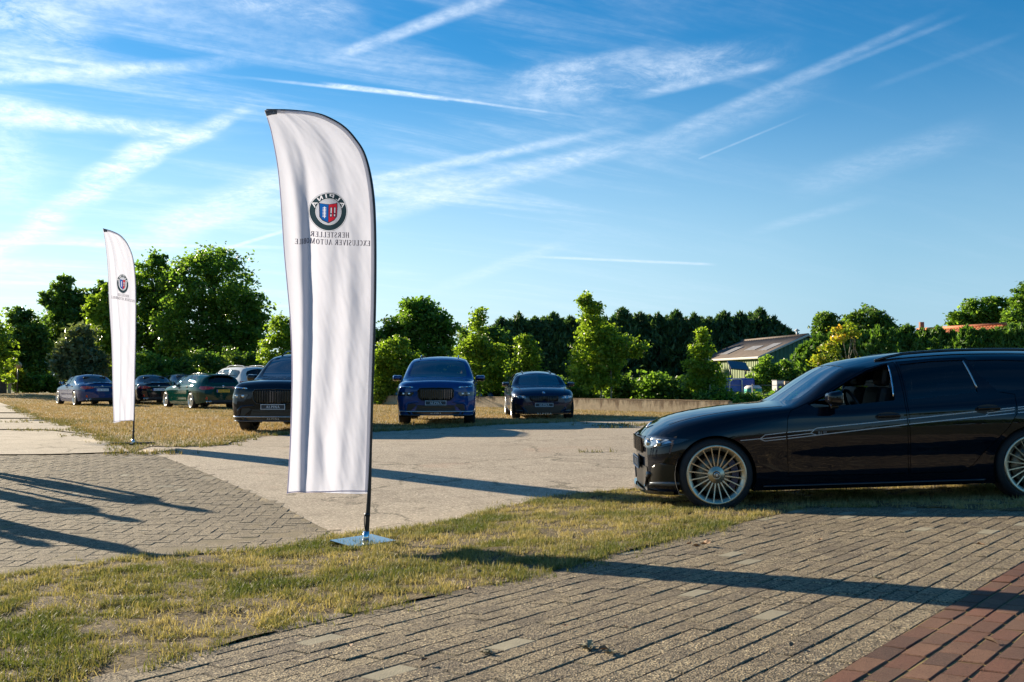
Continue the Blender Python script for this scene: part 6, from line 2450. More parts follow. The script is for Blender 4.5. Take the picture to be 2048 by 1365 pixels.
NZ = 0.045
FA, RA_ = 0.74, 3.58
wag = dict(
    name='estate', L=4.60, step=0.05, paint='p_black', front_axle=FA, rear_axle=RA_, arch=0.362, Rw=0.335, rim=0.262, tyre_w=0.25, track=0.888, wheel_mat='gold', gap=0.005,
    tab=dict(
        zb=[(0, .20), (.3, .17), (1.0, .175), (2, .175), (3.3, .18), (4.2, .22), (4.6, .27)],
        wk=[(0, .56), (.08, .66), (.2, .745), (.4, .82), (.74, .875), (1.2, .86), (3.0, .865), (3.58, .885), (4.1, .84), (4.4, .77), (4.6, .66)],
        zw=[(0, .44), (.3, .52), (.7, .62), (1.2, .66), (2.5, .68), (3.5, .70), (4.3, .68), (4.6, .62)],
        ww=[(0, .57), (.08, .68), (.2, .775), (.4, .855), (.74, .913), (1.15, .905), (2.4, .895), (3.1, .90), (3.58, .915), (4.1, .885), (4.4, .82), (4.6, .72)],
        zs=[(0, .55), (.12, .615), (.3, .68), (.6, .755), (1.0, .81), (1.4, .85), (1.8, .885), (2.5, .925), (3.2, .955), (3.8, .975), (4.3, .97), (4.6, .93)],
        ws=[(0, .52), (.08, .63), (.2, .72), (.4, .79), (.74, .84), (1.2, .845), (2.0, .838), (3.0, .836), (3.5, .835), (4.0, .83), (4.35, .775), (4.6, .67)],
        zr=[(0, .595), (.06, .635), (.2, .70), (.4, .765), (.74, .83), (1.1, .868), (1.45, .892), (1.58, .945), (1.8, 1.100), (2.06, 1.242), (2.3, 1.275), (2.6, 1.325), (3.1, 1.345), (3.6, 1.335), (4.0, 1.305), (4.38, 1.25), (4.5, 1.10), (4.6, .95)],
        wr=[(0, .40), (.08, .50), (.2, .58), (.4, .64), (.74, .69), (1.2, .72), (1.5, .73), (1.7, .70), (2.06, .605), (2.4, .575), (3.1, .565), (3.7, .555), (4.1, .54), (4.38, .535), (4.5, .58), (4.6, .61)],
        zc=[(0, .605), (.05, .655), (.15, .712), (.35, .79), (.7, .86), (1.1, .90), (1.42, .918), (1.55, .99), (1.98, 1.262), (2.1, 1.312), (2.35, 1.365), (2.7, 1.398), (3.1, 1.412), (3.6, 1.40), (4.0, 1.378), (4.40, 1.335), (4.45, 1.28), (4.55, 1.09), (4.6, .96)],
    ),
    front_door=[(1.385, .30), (1.385, .72), (1.40, .83), (1.44, .895), (1.62, .965), (1.80, 1.058), (2.0, 1.168), (2.2, 1.252), (2.38, 1.294), (2.478, 1.306), (2.472, .90), (2.468, .29)],
    rear_door=[(2.482, .29), (2.486, .90), (2.492, 1.307), (2.8, 1.322), (3.12, 1.322), (3.20, 1.15), (3.33, 1.0), (3.46, .975), (3.44, .80), (3.36, .68), (3.24, .56), (3.12, .44), (3.04, .35), (2.94, .29)],
    front_window=[(1.6, 0.945), (1.8, 1.038), (2.0, 1.148), (2.2, 1.237), (2.36, 1.282), (2.412, 1.292), (2.385, 0.955), (2.0, 0.928), (1.66, 0.913)],
    rear_window=[(2.512, 0.959), (2.512, 1.28), (2.8, 1.302), (3.09, 1.304), (3.135, 1.002)],
    quarter_window=[(3.165, 0.998), (3.118, 1.296), (3.4, 1.292), (3.7, 1.272), (3.86, 1.25), (3.74, 1.084), (3.62, 1.022), (3.48, 1.011)],
    windscreen=[(1.44, 1.0), (1.445, .96), (1.47, .90), (1.52, .85), (1.57, .828), (1.8, .828), (2.03, .828), (2.02, .86), (2.005, .93), (2.0, 1.0)],
    backlight=[(4.43, 1.0), (4.43, .92), (4.435, .83), (4.48, .815), (4.555, .815), (4.572, .9), (4.573, 1.0)],
    handles=[(2.30, .812), (3.19, .850)], mirror=(1.795, .997), ws_base=1.44, belt=.92, front_seat=2.02, rear_seat=2.98, seat_z=.30, mirror_scale=.9,
)



def _raise(tab):
    up = pchip_table([0, 1.0, 1.5, 1.8, 2.06, 2.4, 3.2, 4.6], [.035, .045, .045, .038, .022, .0, -.004, -.004])
    wz = pchip_table([0, 1.5, 2.5, 3.5, 4.6], [.035, .042, .036, .022, .0])
    for k in ('zr', 'zc'):
        tab[k] = [(x, z + float(up(x))) for x, z in tab[k]]
    tab['zs'] = [(x, z + float(wz(x))) for x, z in tab['zs']]
    tab['zw'] = [(x, z + .6 * float(wz(x))) for x, z in tab['zw']]


_raise(wag['tab'])
# blunt, short nose: the front overhang is packed into less length, bonnet edge a little higher
NX0 = 0.15
for k_ in wag['tab']:
    up_ = {'zc': .034, 'zr': .036, 'zs': .03}.get(k_, 0.0)
    wd_ = {'ww': .03, 'ws': .03, 'wk': .03, 'wr': .04}.get(k_, 0.0)
    wag['tab'][k_] = [((NX0 + x * (FA - NX0) / FA) if x < FA else x, v + (up_ + wd_) * max(0.0, 1 - x / FA)) for x, v in wag['tab'][k_]]
wag['x0'] = NX0


def front_details_estate(root, B):
    p = root
    g = cap_piece(B, 'grille', [(-.43, .65), (-.40, .682), (-.02, .668), (.02, .668), (.40, .682), (.43, .65), (.40, .55), (.33, .515), (.06, .52), (0, .55), (-.06, .52), (-.33, .515), (-.40, .55)], M['grille'], p, 0.006, 0.05, thick=.004)
    for y in np.arange(-.39, .40, .048):
        if abs(y) < .03:
            continue
        x0 = float(B.cap(np.array([y]), np.array([.55]))[0])
        MB().box((x0 - .016, y, .598), (.02, .012, .135)).build('grille_bar', M['gloss'], g)
    lo = cap_piece(B, 'lower_intake', [(-.56, .40), (.56, .40), (.60, .30), (.46, .20), (-.46, .20), (-.60, .30)], M['grille'], p, 0.005, 0.05)
    for s in (-1, 1):
        cap_piece(B, 'bumper_blade', [(s * .45, .21), (s * .50, .21), (s * .66, .345), (s * .60, .36)], M['p_black'], p, 0.020, 0.04, thick=.02)
        hl_ = cap_piece(B, 'headlight', [(s * .46, .645), (s * .50, .682), (s * .66, .695), (s * .79, .682), (s * .872, .665), (s * .85, .63), (s * .76, .592), (s * .62, .577), (s * .48, .592)], M['lampdark'], p, 0.012, 0.03)
        cap_piece(B, 'lamp_cover', [(s * .52, .602), (s * .52, .658), (s * .66, .678), (s * .775, .668), (s * .82, .638), (s * .74, .607), (s * .62, .593)], M['lampglass'], p, 0.018, 0.025)
        cap_piece(B, 'lamp_fin', [(s * .70, .597), (s * .715, .597), (s * .80, .662), (s * .78, .667)], M['white'], p, 0.023, 0.025)
        for (yy, w_) in ((.60, .075), (.735, .065)):
            x0 = float(B.cap(np.array([yy]), np.array([.57]))[0])
            mb = MB().lathe([(.001, -.012), (.018, -.012), (.030, -.006), (.032, .02)], 18, 'X', (x0 - .010, s * yy, .630))
            mb.build('lamp', M['lamp'], hl_)
            x1 = float(B.cap(np.array([yy]), np.array([.61]))[0])
            MB().box((x1 - .010, s * yy, .664), (.012, .085, .010), rz=-s * .5 * (1 if yy > .7 else .3)).build('light_strip', M['lamp'], hl_)
    ytab = np.linspace(-.4, .4, 21)
    xtab = B.cap(ytab, np.full(21, .26))
    for s in (-1, 1):
        cap_piece(B, 'side_duct', [(s * .63, .27), (s * .66, .40), (s * .74, .45), (s * .83, .43), (s * .83, .27)], M['grille'], p, .010, .03)
        cap_piece(B, 'duct_blade', [(s * .61, .235), (s * .63, .262), (s * .80, .275), (s * .84, .262), (s * .80, .235)], M['p_grey'], p, .022, .03, thick=.015)
        V_, F_ = [], []
        for i_, x_ in enumerate(np.linspace(.36, 1.40, 40)):
            for t_ in (.806, .812):
                y_, z_ = B.yz(np.array([x_]), np.array([t_]))
                V_.append((x_, s * y_[0], z_[0] + .0015))
        F_ = [(2 * i_, 2 * i_ + 2, 2 * i_ + 3, 2 * i_ + 1) for i_ in range(39)]
        link('bonnet_seam', np_mesh('bonnet_seam', V_, F_, [M['black']]), p)
    # splitter lip
    V_, F_ = [], []
    ys_ = np.linspace(-.80, .80, 41)
    for z_, dx in ((.155, .0), (.185, .0)):
        xx = B.cap(ys_, np.full(41, .26)) - .045 + .03 * np.abs(ys_)
        for y_, x_ in zip(ys_, xx):
            V_.append((x_ + dx, y_, z_))
    for z_ in (.185, .155):
        xx = B.cap(ys_, np.full(41, .26)) + .10
        for y_, x_ in zip(ys_, xx):
            V_.append((x_, y_, z_))
    n = 41
    for r_ in range(4):
        for i in range(n - 1):
            a, b_ = r_ * n + i, ((r_ + 1) % 4) * n + i
            F_.append((a, a + 1, b_ + 1, b_))
    mb = MB().add(V_, F_)
    sp_ = mb.build('splitter', M['gloss'], p)
    me = text_mesh('splitter_lettering', 'ALPINA', .042, M['silver'], lambda u, v, l: (float(np.interp(u, ytab, xtab)) - .050 + .03 * abs(u) - l, -u, v), 0, .170, .42, .30)
    link('splitter_lettering', me, sp_)
    roundel(p, (.080 + NX0, 0, .768), .041, (R(-48), 0, R(-90)))
    plate_front(p, float(B.cap(np.array([0.]), np.array([.43]))[0]) - .022, .415)


def rear_details_estate(root, B, plate=None, txt='', sedan=False):
    p = root
    zl = .80 if not sedan else .78
    for s in (-1, 1):
        cap_piece(B, 'tail_light', [(s * .36, zl - .01), (s * .36, zl + .055), (s * .60, zl + .085), (s * .80, zl + .09), (s * .84, zl + .01), (s * .78, zl - .05), (s * .60, zl - .035)], M['redlamp'], p, .018, .035, rear=True)
        cap_piece(B, 'reflector', [(s * .60, .36), (s * .60, .46), (s * .66, .50), (s * .68, .40)], M['redlamp'], p, .014, .04, rear=True)
    cap_piece(B, 'diffuser', [(-.60, .36), (.60, .36), (.56, .26), (-.56, .26)], M['black'], p, .012, .06, rear=True)
    MB().box((float(B.cap(np.array([0.]), np.array([.74]), True)[0]) + .01, 0, zl + .06), (.014, .9, .012)).build('boot_trim', M['chrome'], p)
    roundel(p, (float(B.cap(np.array([0.]), np.array([.85]), True)[0]) + .012, 0, zl + .095), .038, (0, 0, R(90)))
    for s in (-.62, -.50, .50, .62):
        MB().lathe([(.03, 0), (.042, 0), (.042, .06), (.03, .06)], 14, 'X', (4.60 if not sedan else 4.6, s, .29)).build('exhaust_tip', M['chrome'], p)
    if plate:
        plate_rear(p, float(B.cap(np.array([0.]), np.array([.72]), True)[0]) + .016, .705, txt, plate)


def roof_rails(root, B, x0, x1, mtl, h=.022, inset=0.0):
    for s in (-1, 1):
        pts_ = []
        for x in np.linspace(x0, x1, 14):
            y, z = B.yz(np.array([x]), np.array([.85]))
            k = (x - x0) / (x1 - x0)
            pts_.append((x, s * (y[0] - inset), z[0] + h * min(1, 8 * k, 8 * (1 - k)) + .004))
        MB().tube(pts_, .014, 8).build('roof_rail', mtl, root)


def fin(root, B, x, z):
    MB().add([(x - .10, 0, z), (x + .05, .022, z), (x + .05, -.022, z), (x + .03, 0, z + .06)], [(0, 1, 3), (0, 3, 2), (1, 2, 3)]).build('aerial', root.get('paintmat', None) or M['gloss'], root)


estate, EB, edoors, ebody = build_car(wag)
front_details_estate(estate, EB)
rear_details_estate(estate, EB)
roof_rails(estate, EB, 2.35, 4.1, M['gloss'])
fin(estate, EB, 4.0, 1.375)
MB().bevbox((4.46, 0, 1.314), (.16, 1.08, .03), .01).build('rear_spoiler', M['gloss'], estate)


# ---------- saloon: the estate's front with a sloping tail
sal = dict(wag)
tabs = {k: list(v) for k, v in wag['tab'].items()}
tabs['zr'] = [q for q in tabs['zr'] if q[0] <= 2.3] + [(2.6, 1.315), (2.95, 1.31), (3.3, 1.235), (3.6, 1.11), (3.9, 1.01), (4.2, .985), (4.45, .965), (4.6, .94)]
tabs['wr'] = [q for q in tabs['wr'] if q[0] <= 3.1] + [(3.4, .575), (3.7, .62), (4.0, .66), (4.3, .66), (4.6, .60)]
tabs['zc'] = [q for q in tabs['zc'] if q[0] <= 2.35] + [(2.6, 1.395), (2.9, 1.39), (3.2, 1.345), (3.5, 1.235), (3.75, 1.12), (3.95, 1.035), (4.1, 1.02), (4.4, 1.005), (4.55, .99), (4.6, .955)]
tabs['zs'] = [q for q in tabs['zs'] if q[0] <= 3.2] + [(3.8, .955), (4.3, .945), (4.6, .91)]
sal.update(name='saloon', tab=tabs,
           rear_window=[(2.512, .959), (2.512, 1.275), (2.8, 1.278), (3.02, 1.258), (3.16, .99)],
           rear_door=[(2.482, .29), (2.486, .90), (2.492, 1.297), (2.8, 1.298), (3.06, 1.276), (3.22, 1.15), (3.34, .985), (3.44, .94), (3.42, .80), (3.36, .68), (3.24, .56), (3.12, .44), (3.04, .35), (2.94, .29)],
           quarter_window=None, backlight=[(3.18, 1.0), (3.19, .92), (3.25, .835), (3.45, .825), (3.75, .825), (3.88, .84), (3.92, .92), (3.925, 1.0)], step=0.065, paint='p_midblue', wheel_mat='silver')
del sal['quarter_window']
saloon, SB, sdoors, sbody = build_car(sal)
front_details_estate(saloon, SB)
rear_details_estate(saloon, SB, sedan=True)
MB().bevbox((4.55, 0, 1.0), (.12, 1.1, .022), .008).build('boot_spoiler', M['p_midblue'], saloon)
fin(saloon, SB, 3.0, 1.375)

# ---------- large off-roader
suv = dict(
    name='suv', L=5.12, step=0.06, paint='p_blue', front_axle=.90, rear_axle=4.0, arch=0.435, Rw=0.395, rim=0.285, tyre_w=0.285, track=0.965, wheel_mat='silver', gap=.005,
    tab=dict(
        zb=[(0, .25), (.3, .24), (1, .27), (3.6, .27), (4.6, .32), (5.12, .36)],
        wk=[(0, .78), (.08, .88), (.2, .93), (.4, .955), (.9, .975), (1.5, .955), (3.4, .955), (4.0, .975), (4.7, .93), (5.0, .84), (5.12, .74)],
        zw=[(0, .58), (.3, .70), (.9, .80), (2, .84), (4, .86), (5.12, .80)],
        ww=[(0, .80), (.06, .90), (.2, .96), (.4, .985), (.9, 1.0), (1.5, .985), (3.4, .985), (4.0, 1.0), (4.6, .975), (4.95, .90), (5.12, .80)],
        zs=[(0, .86), (.1, .93), (.3, .985), (.9, 1.05), (1.5, 1.10), (2.5, 1.14), (3.6, 1.16), (4.6, 1.18), (5.12, 1.12)],
        ws=[(0, .76), (.06, .85), (.2, .905), (.4, .935), (.9, .945), (1.5, .945), (2.5, .94), (4.0, .93), (4.6, .88), (5.0, .81), (5.12, .74)],
        zr=[(0, .965), (.06, 1.02), (.2, 1.062), (.5, 1.095), (.9, 1.118), (1.3, 1.135), (1.5, 1.215), (1.8, 1.435), (2.05, 1.60), (2.3, 1.665), (2.7, 1.70), (3.6, 1.71), (4.3, 1.685), (4.7, 1.63), (4.95, 1.35), (5.12, 1.14)],
        wr=[(0, .64), (.08, .72), (.2, .755), (.5, .78), (.9, .79), (1.4, .79), (1.6, .785), (2.05, .70), (2.4, .675), (3.6, .665), (4.4, .62), (4.7, .60), (4.95, .64), (5.12, .66)],
        zc=[(0, .985), (.05, 1.045), (.15, 1.09), (.5, 1.135), (.9, 1.165), (1.32, 1.185), (1.45, 1.24), (2.0, 1.625), (2.15, 1.685), (2.5, 1.745), (3.0, 1.775), (3.8, 1.77), (4.4, 1.745), (4.78, 1.69), (4.85, 1.62), (5.0, 1.36), (5.12, 1.15)],
    ),
    front_door=[(1.42, .42), (1.42, .9), (1.45, 1.08), (1.60, 1.17), (1.8, 1.31), (2.0, 1.45), (2.2, 1.55), (2.4, 1.60), (2.60, 1.625), (2.60, 1.1), (2.60, .42)],
    rear_door=[(2.615, .42), (2.615, 1.1), (2.615, 1.626), (3.0, 1.65), (3.5, 1.65), (3.60, 1.4), (3.66, 1.15), (3.66, .95), (3.58, .80), (3.50, .66), (3.42, .5), (3.36, .42)],
    front_window=[(1.62, 1.14), (1.8, 1.285), (2.0, 1.42), (2.2, 1.52), (2.40, 1.572), (2.52, 1.588), (2.52, 1.16), (2.0, 1.13)],
    rear_window=[(2.65, 1.165), (2.65, 1.595), (3.0, 1.615), (3.45, 1.615), (3.57, 1.185)],
    quarter_window=[(3.70, 1.20), (3.62, 1.61), (4.1, 1.60), (4.5, 1.565), (4.68, 1.46), (4.6, 1.25), (4.45, 1.215)],
    windscreen=[(1.36, 1.0), (1.365, .96), (1.39, .90), (1.44, .84), (1.50, .812), (1.75, .812), (2.04, .812), (2.06, .86), (2.05, .93), (2.04, 1.0)],
    backlight=[(4.83, 1.0), (4.84, .92), (4.85, .84), (4.90, .82), (5.0, .82), (5.05, .9), (5.06, 1.0)],
    handles=[(2.42, 1.0), (3.45, 1.02)], mirror=(1.84, 1.17), ws_base=1.36, belt=1.12, front_seat=2.1, rear_seat=3.1, seat_z=.52, mirror_scale=1.08,
)


def front_details_suv(root, B):
    p = root
    kid = [(-.44, .86), (-.40, .915), (-.05, .925), (0, .915), (.05, .925), (.40, .915), (.44, .86), (.43, .70), (.36, .625), (.12, .60), (0, .625), (-.12, .60), (-.36, .625), (-.43, .70)]
    g = cap_piece(B, 'grille', kid, M['grille'], p, .010, .06, thick=.008)
    for y in np.arange(-.385, .39, .055):
        x0 = float(B.cap(np.array([y]), np.array([.76]))[0])
        z1 = .89 if abs(y) > .04 else .88
        z0 = .645 if abs(y) < .34 else .69
        MB().box((x0 - .026, y, (z0 + z1) / 2), (.03, .020, z1 - z0)).build('grille_bar', M['gloss'], g)
    edge_ = [np.array(q) for q in kid]
    V_ = dense(edge_, .05)
    xx = B.cap(V_[:, 0], V_[:, 1])
    pts_ = [(x_ - .016, a, b_) for (a, b_), x_ in zip(V_, xx)]
    MB().tube(pts_ + [pts_[0]], .012, 6).build('grille_frame', M['gloss'], g)
    for s in (-1, 1):
        cap_piece(B, 'daylight_strip', [(s * .55, .935), (s * .57, .955), (s * .90, .985), (s * .915, .965)], M['lampdark'], p, .016, .04, thick=.006)
        cap_piece(B, 'light_bar', [(s * .56, .930), (s * .575, .952), (s * .89, .978), (s * .895, .952)], M['lamp'], p, .026, .04)
        hl_ = cap_piece(B, 'headlight', [(s * .54, .80), (s * .56, .815), (s * .93, .83), (s * .955, .80), (s * .93, .735), (s * .60, .725)], M['lampdark'], p, .016, .04)
        for yy in (.66, .80):
            x0 = float(B.cap(np.array([yy]), np.array([.78]))[0])
            MB().lathe([(.001, -.006), (.026, -.012), (.034, -.002), (.036, .02)], 14, 'X', (x0 - .012, s * yy, .778)).build('lamp', M['lamp'], hl_)
        cap_piece(B, 'side_vent', [(s * .47, .50), (s * .52, .53), (s * .68, .52), (s * .72, .36), (s * .64, .35)], M['grille'], p, .014, .05)
        cap_piece(B, 'bumper_blade', [(s * .40, .565), (s * .46, .60), (s * .70, .575), (s * .78, .50), (s * .77, .36), (s * .725, .36), (s * .715, .50), (s * .66, .535)], M['p_blue'], p, .022, .05, thick=.02)
        cap_piece(B, 'corner_fin', [(s * .62, .36), (s * .56, .26), (s * .60, .26), (s * .68, .36)], M['p_blue'], p, .02, .05, thick=.015)
    cap_piece(B, 'lower_intake', [(-.45, .50), (.45, .50), (.50, .36), (-.50, .36)], M['grille'], p, .012, .06)
    MB().box((float(B.cap(np.array([0.]), np.array([.43]))[0]) - .016, 0, .45), (.016, .86, .014)).build('intake_bar', M['gloss'], p)
    for z_, r_ in ((.345, .012), (.255, .012)):
        ys_ = np.linspace(-.95, .95, 33)
        xx = B.cap(ys_, np.full(33, z_ + .02))
        MB().tube([(x_ - .02, y_, z_) for y_, x_ in zip(ys_, xx)], r_, 6).build('lip_line', M['chrome' if z_ > .3 else 'p_grey'], p)
    cap_piece(B, 'lower_panel', [(-.70, .335), (.70, .335), (.66, .27), (-.66, .27)], M['gloss'], p, .007, .06)
    x0 = float(B.cap(np.array([0.]), np.array([.30]))[0])
    link('lip_lettering', text_mesh('lip_lettering', 'ALPINA', .03, M['silver'], lambda u, v, l: (x0 - .016 - l, -u, v), 0, .302, .26, .3), p)
    roundel(p, (.04, 0, 1.0), .046, (R(-42), 0, R(-90)))
    plate_front(p, float(B.cap(np.array([0.]), np.array([.56]))[0]) - .026, .555)


SUV, VB, vdoors, vbody = build_car(suv)
front_details_suv(SUV, VB)
roof_rails(SUV, VB, 2.2, 4.6, M['p_blue'], .06)
for s in (-1, 1):
    cap_piece(VB, 'tail_light', [(s * .50, 1.0), (s * .50, 1.05), (s * .85, 1.09), (s * .88, .97), (s * .70, .96)], M['redlamp'], SUV, .018, .05, rear=True)


def place(root, x, y, rot, paint_from=None, paint_to=None):
    root.location = (x, y, 0)
    # rest on the ground: average under the axles, with pitch
    root.rotation_euler = (0, 0, rot)
    return root


def recolour(root, old, new):
    stack = [root]
    while stack:
        o_ = stack.pop()
        stack += list(o_.children)
        if o_.type == 'MESH':
            for sl_ in o_.material_slots:
                if sl_.material == old:
                    sl_.link = 'OBJECT'
                    sl_.material = new


def set_on_ground(root, fa, ra, x, y, rot, sink=0.0, dz=0.0):
    c, s = math.cos(rot), math.sin(rot)
    fx, fy = x + c * fa, y + s * fa
    rx, ry = x + c * ra, y + s * ra
    zf, zr_ = g1(fx, fy), g1(rx, ry)
    pit = math.atan2(zr_ - zf, ra - fa)
    root.rotation_euler = Euler((0, -pit, rot), 'XYZ')
    root.location = (x, y, zf - fa * (zr_ - zf) / (ra - fa) - sink + dz)


# world x of a car's nose, its centre line depth and heading (rot = direction from nose to tail)
nx_ = (1440 - 1024) / SD - FA
CY = NEAR_D + 0.888
near = estate
# copies first (taken from the complete estate), then the near car gets its extras
dark = copy_tree(estate)
green = copy_tree(estate)
near.name = 'estate_car'
dark.name = 'estate_car'
green.name = 'estate_car'
tag(near, 'black estate car with champagne multi-spoke wheels and silver side stripes, closest to the camera', 'car')
YAW = R(2.0)
set_on_ground(near, FA, RA_, nx_, CY, -YAW, 0.012)
# near car: open driver's window, single spokes on the wheels in view, stripes
dob, wob = edoors[('front', -1)]
bpy.data.objects.remove(wob)
for w in [c for c in near.children if c.name.split('.')[0] == 'wheel' and c.location.y < 0]:
    for ch in list(w.children):
        if ch.name.split('.')[0] == 'spokes':
            bpy.data.objects.remove(ch)
    ms = _wheel_cache['estate'][7]
    for i in range(20):
        link('spoke', ms, w, rot=(0, -2 * math.pi * (i + 0.5) / 20, 0))


def ribbon(name, pts_px, w, parent, mtl):
    """thin stripe stuck on the flank along a traced line"""
    p = np.array([nl(a, b) for a, b in pts_px])
    p = dense(p, .03, False)
    V_, F_ = [], []
    for i in range(len(p)):
        t = p[min(i + 1, len(p) - 1)] - p[max(i - 1, 0)]
        t /= np.linalg.norm(t)
        n_ = np.array([-t[1], t[0]]) * w / 2
        for q in (p[i] - n_, p[i] + n_):
            y = float(EB.side(np.array([q[0]]), np.array([q[1]]))[0])
            V_.append((q[0], -y - .0025, q[1]))
    for i in range(len(p) - 1):
        F_.append((2 * i, 2 * i + 2, 2 * i + 3, 2 * i + 1))
    return link(name, np_mesh(name, V_, F_, [mtl]), parent)


for pl_, w in (([(1489, 872.5), (1528, 870.2)], .0072),
               ([(1528, 870.2), (1538, 863), (1579, 859.6)], .0072), ([(1582, 859.3), (1634, 856), (1640, 853), (1818, 841)], .008), ([(1821, 840.8), (1971, 829.5), (2028, 825.5)], .008),
               ([(1529, 870.6), (1579, 867)], .0072), ([(1582, 866.7), (1628, 862.8), (1637, 854)], .0072), ([(1628, 862.8), (1641, 867.2)], .0072),
               ([(1528, 870.8), (1537, 875), (1579, 871.8)], .0072), ([(1582, 871.5), (1634, 867.4), (1818, 851.5)], .008), ([(1821, 851.2), (1972, 840), (2026, 836)], .008),
               ([(1967, 830), (1978, 834), (1970, 840)], .0072), ([(1978, 834), (2027, 829.5)], .0072), ([(2034, 825), (2060, 823)], .008), ([(2034, 829), (2060, 827)], .0072), ([(2033, 835.5), (2060, 833.5)], .008)):
    ribbon('side_stripe', pl_, w, near, M['stripe'])
st_, w_ = text_strokes('B3 GT', .2)
c0 = nl(1643, 862)
V_, F_ = [], []
for q in stroke_quads(st_):
    i0 = len(V_)
    for pnt in q:
        xx, zz_ = c0[0] + pnt[0] * .020, c0[1] + (pnt[1] - .5) * .022
        V_.append((xx, -float(EB.side(np.array([xx]), np.array([zz_]))[0]) - .003 - .00005 * i0, zz_))
    F_.append([i0, i0 + 1, i0 + 2, i0 + 3])
link('stripe_lettering', np_mesh('stripe_lettering', V_, F_, [M['stripe']]), near)
# bright window bar and B-pillar seal of the open window
for (a, b_, w, m) in (((1807, 725), (1797.5, 800), .010, 'chrome'),):
    pa, pb = nl(*a), nl(*b_)
    pts_ = [(pa[0] + (pb[0] - pa[0]) * k, -float(EB.side(np.array([pa[0] + (pb[0] - pa[0]) * k]), np.array([pa[1] + (pb[1] - pa[1]) * k]))[0]) - .004, pa[1] + (pb[1] - pa[1]) * k) for k in np.linspace(0.13, .95, 8)]
    MB().tube(pts_, w * .7, 6).build('window_bar', M[m], near)
pa, pb = nl(1953, 722), nl(1965, 788)
pts_ = [(pa[0] + (pb[0] - pa[0]) * k, -float(EB.side(np.array([pa[0] + (pb[0] - pa[0]) * k]), np.array([pa[1] + (pb[1] - pa[1]) * k]))[0]) + .002, pa[1] + (pb[1] - pa[1]) * k) for k in np.linspace(0.13, .95, 8)]
MB().tube(pts_, .008, 6).build('window_bar', M['silver'], near)
# side sill blade
V_ = []
for x in np.linspace(1.16, 3.14, 24):
    y = float(EB.side(np.array([x]), np.array([.24]))[0])
    V_.append((x, -y - .012, .215))
MB().tube(V_, .016, 8).build('sill_blade', M['p_black'], near)

# dark estate facing the camera
d3 = 28.2
tag(dark, 'dark navy estate car facing the camera in front of the wall', 'car')
recolour(dark, M['p_black'], M['p_navy'])
recolour(dark, M['gold'], M['silver'])
set_on_ground(dark, FA, RA_, (1089 - 1024) / FPX * d3, d3, R(90 + 4.0))
# green estate seen from behind
tag(green, 'dark green estate car with a yellow rear plate and pale wheels, seen from behind', 'car')
recolour(green, M['p_black'], M['p_green'])
recolour(green, M['gold'], M['silver'])
gh = R(-90 + 38)                 # nose to tail direction
dg = 38.6
gx = (446 - 1024) / FPX * dg
ux, uy = math.cos(gh), math.sin(gh)
set_on_ground(green, FA, RA_, gx - ux * 4.6, dg - uy * 4.6, gh)
plate_rear(green, float(EB.cap(np.array([0.]), np.array([.72]), True)[0]) + .016, .705, 'NVL-94-V', M['plate_y'])

# saloons
blue_s = saloon
dark_s = copy_tree(saloon)
back_s = copy_tree(saloon)
wall1 = copy_tree(saloon)
wall2 = copy_tree(saloon)
wall3 = copy_tree(saloon)
wall4 = copy_tree(saloon)
for o_ in (blue_s, dark_s, back_s, wall1, wall2, wall3, wall4):
    o_.name = 'saloon_car'


def rear_place(o_, px, d, ang, fa=FA, ra=RA_, L=4.6, dz=0.0):
    h = R(-90 + ang)
    x = (px - 1024) / FPX * d
    set_on_ground(o_, fa, ra, x - math.cos(h) * L, d - math.sin(h) * L, h, 0, dz)


tag(blue_s, 'mid blue saloon car seen from behind, left of the far flag', 'car')
rear_place(blue_s, 205, 43.6, 38)
plate_rear(blue_s, float(SB.cap(np.array([0.]), np.array([.72]), True)[0]) + .016, .705, 'OAL TB 3730', M['plate_w'])
tag(dark_s, 'black saloon car seen from behind, just right of the far flag', 'car')
recolour(dark_s, M['p_midblue'], M['p_suvblack'])
rear_place(dark_s, 318, 45.5, 30)
plate_rear(dark_s, float(SB.cap(np.array([0.]), np.array([.72]), True)[0]) + .016, .705, 'OAL ET 194', M['plate_w'])
tag(back_s, 'grey saloon car peeking out behind the green estate', 'car')
recolour(back_s, M['p_midblue'], M['p_grey'])
rear_place(back_s, 384, 53.0, 34)
g_w = 'cars parked below behind the concrete wall'
for o_, px, d, ang, pnt, lab in ((wall1, 800, 48.3, 176, 'p_grey', 'car roof and windscreen showing over the wall right of the near flag'),
                                 (wall2, 1008, 43.4, 172, 'p_midblue', 'car roof showing over the wall beside the dark estate'),
                                 (wall3, 1385, 37.0, 184, 'p_suvblack', 'dark car roof just showing over the right end of the wall'),
                                 (wall4, 965, 46.2, 180, 'p_grey', 'car roof half hidden between the blue off-roader and the wall')):
    recolour(o_, M['p_midblue'], M[pnt])
    tag(o_, lab, 'car', g_w)
    h = R(90 + (ang - 180))
    x = (px - 1024) / FPX * d
    # parked alongside the wall
    hh = math.atan2(-_wd[1], -_wd[0]) + R(180 if px > 900 else 0) * 0
    set_on_ground(o_, FA, RA_, x + 1.2, d - 0.6, math.atan2(_wd[1], _wd[0]) + math.pi, 0, {800: 0.0, 1008: -.08, 1385: -.42, 965: -.36}[px])

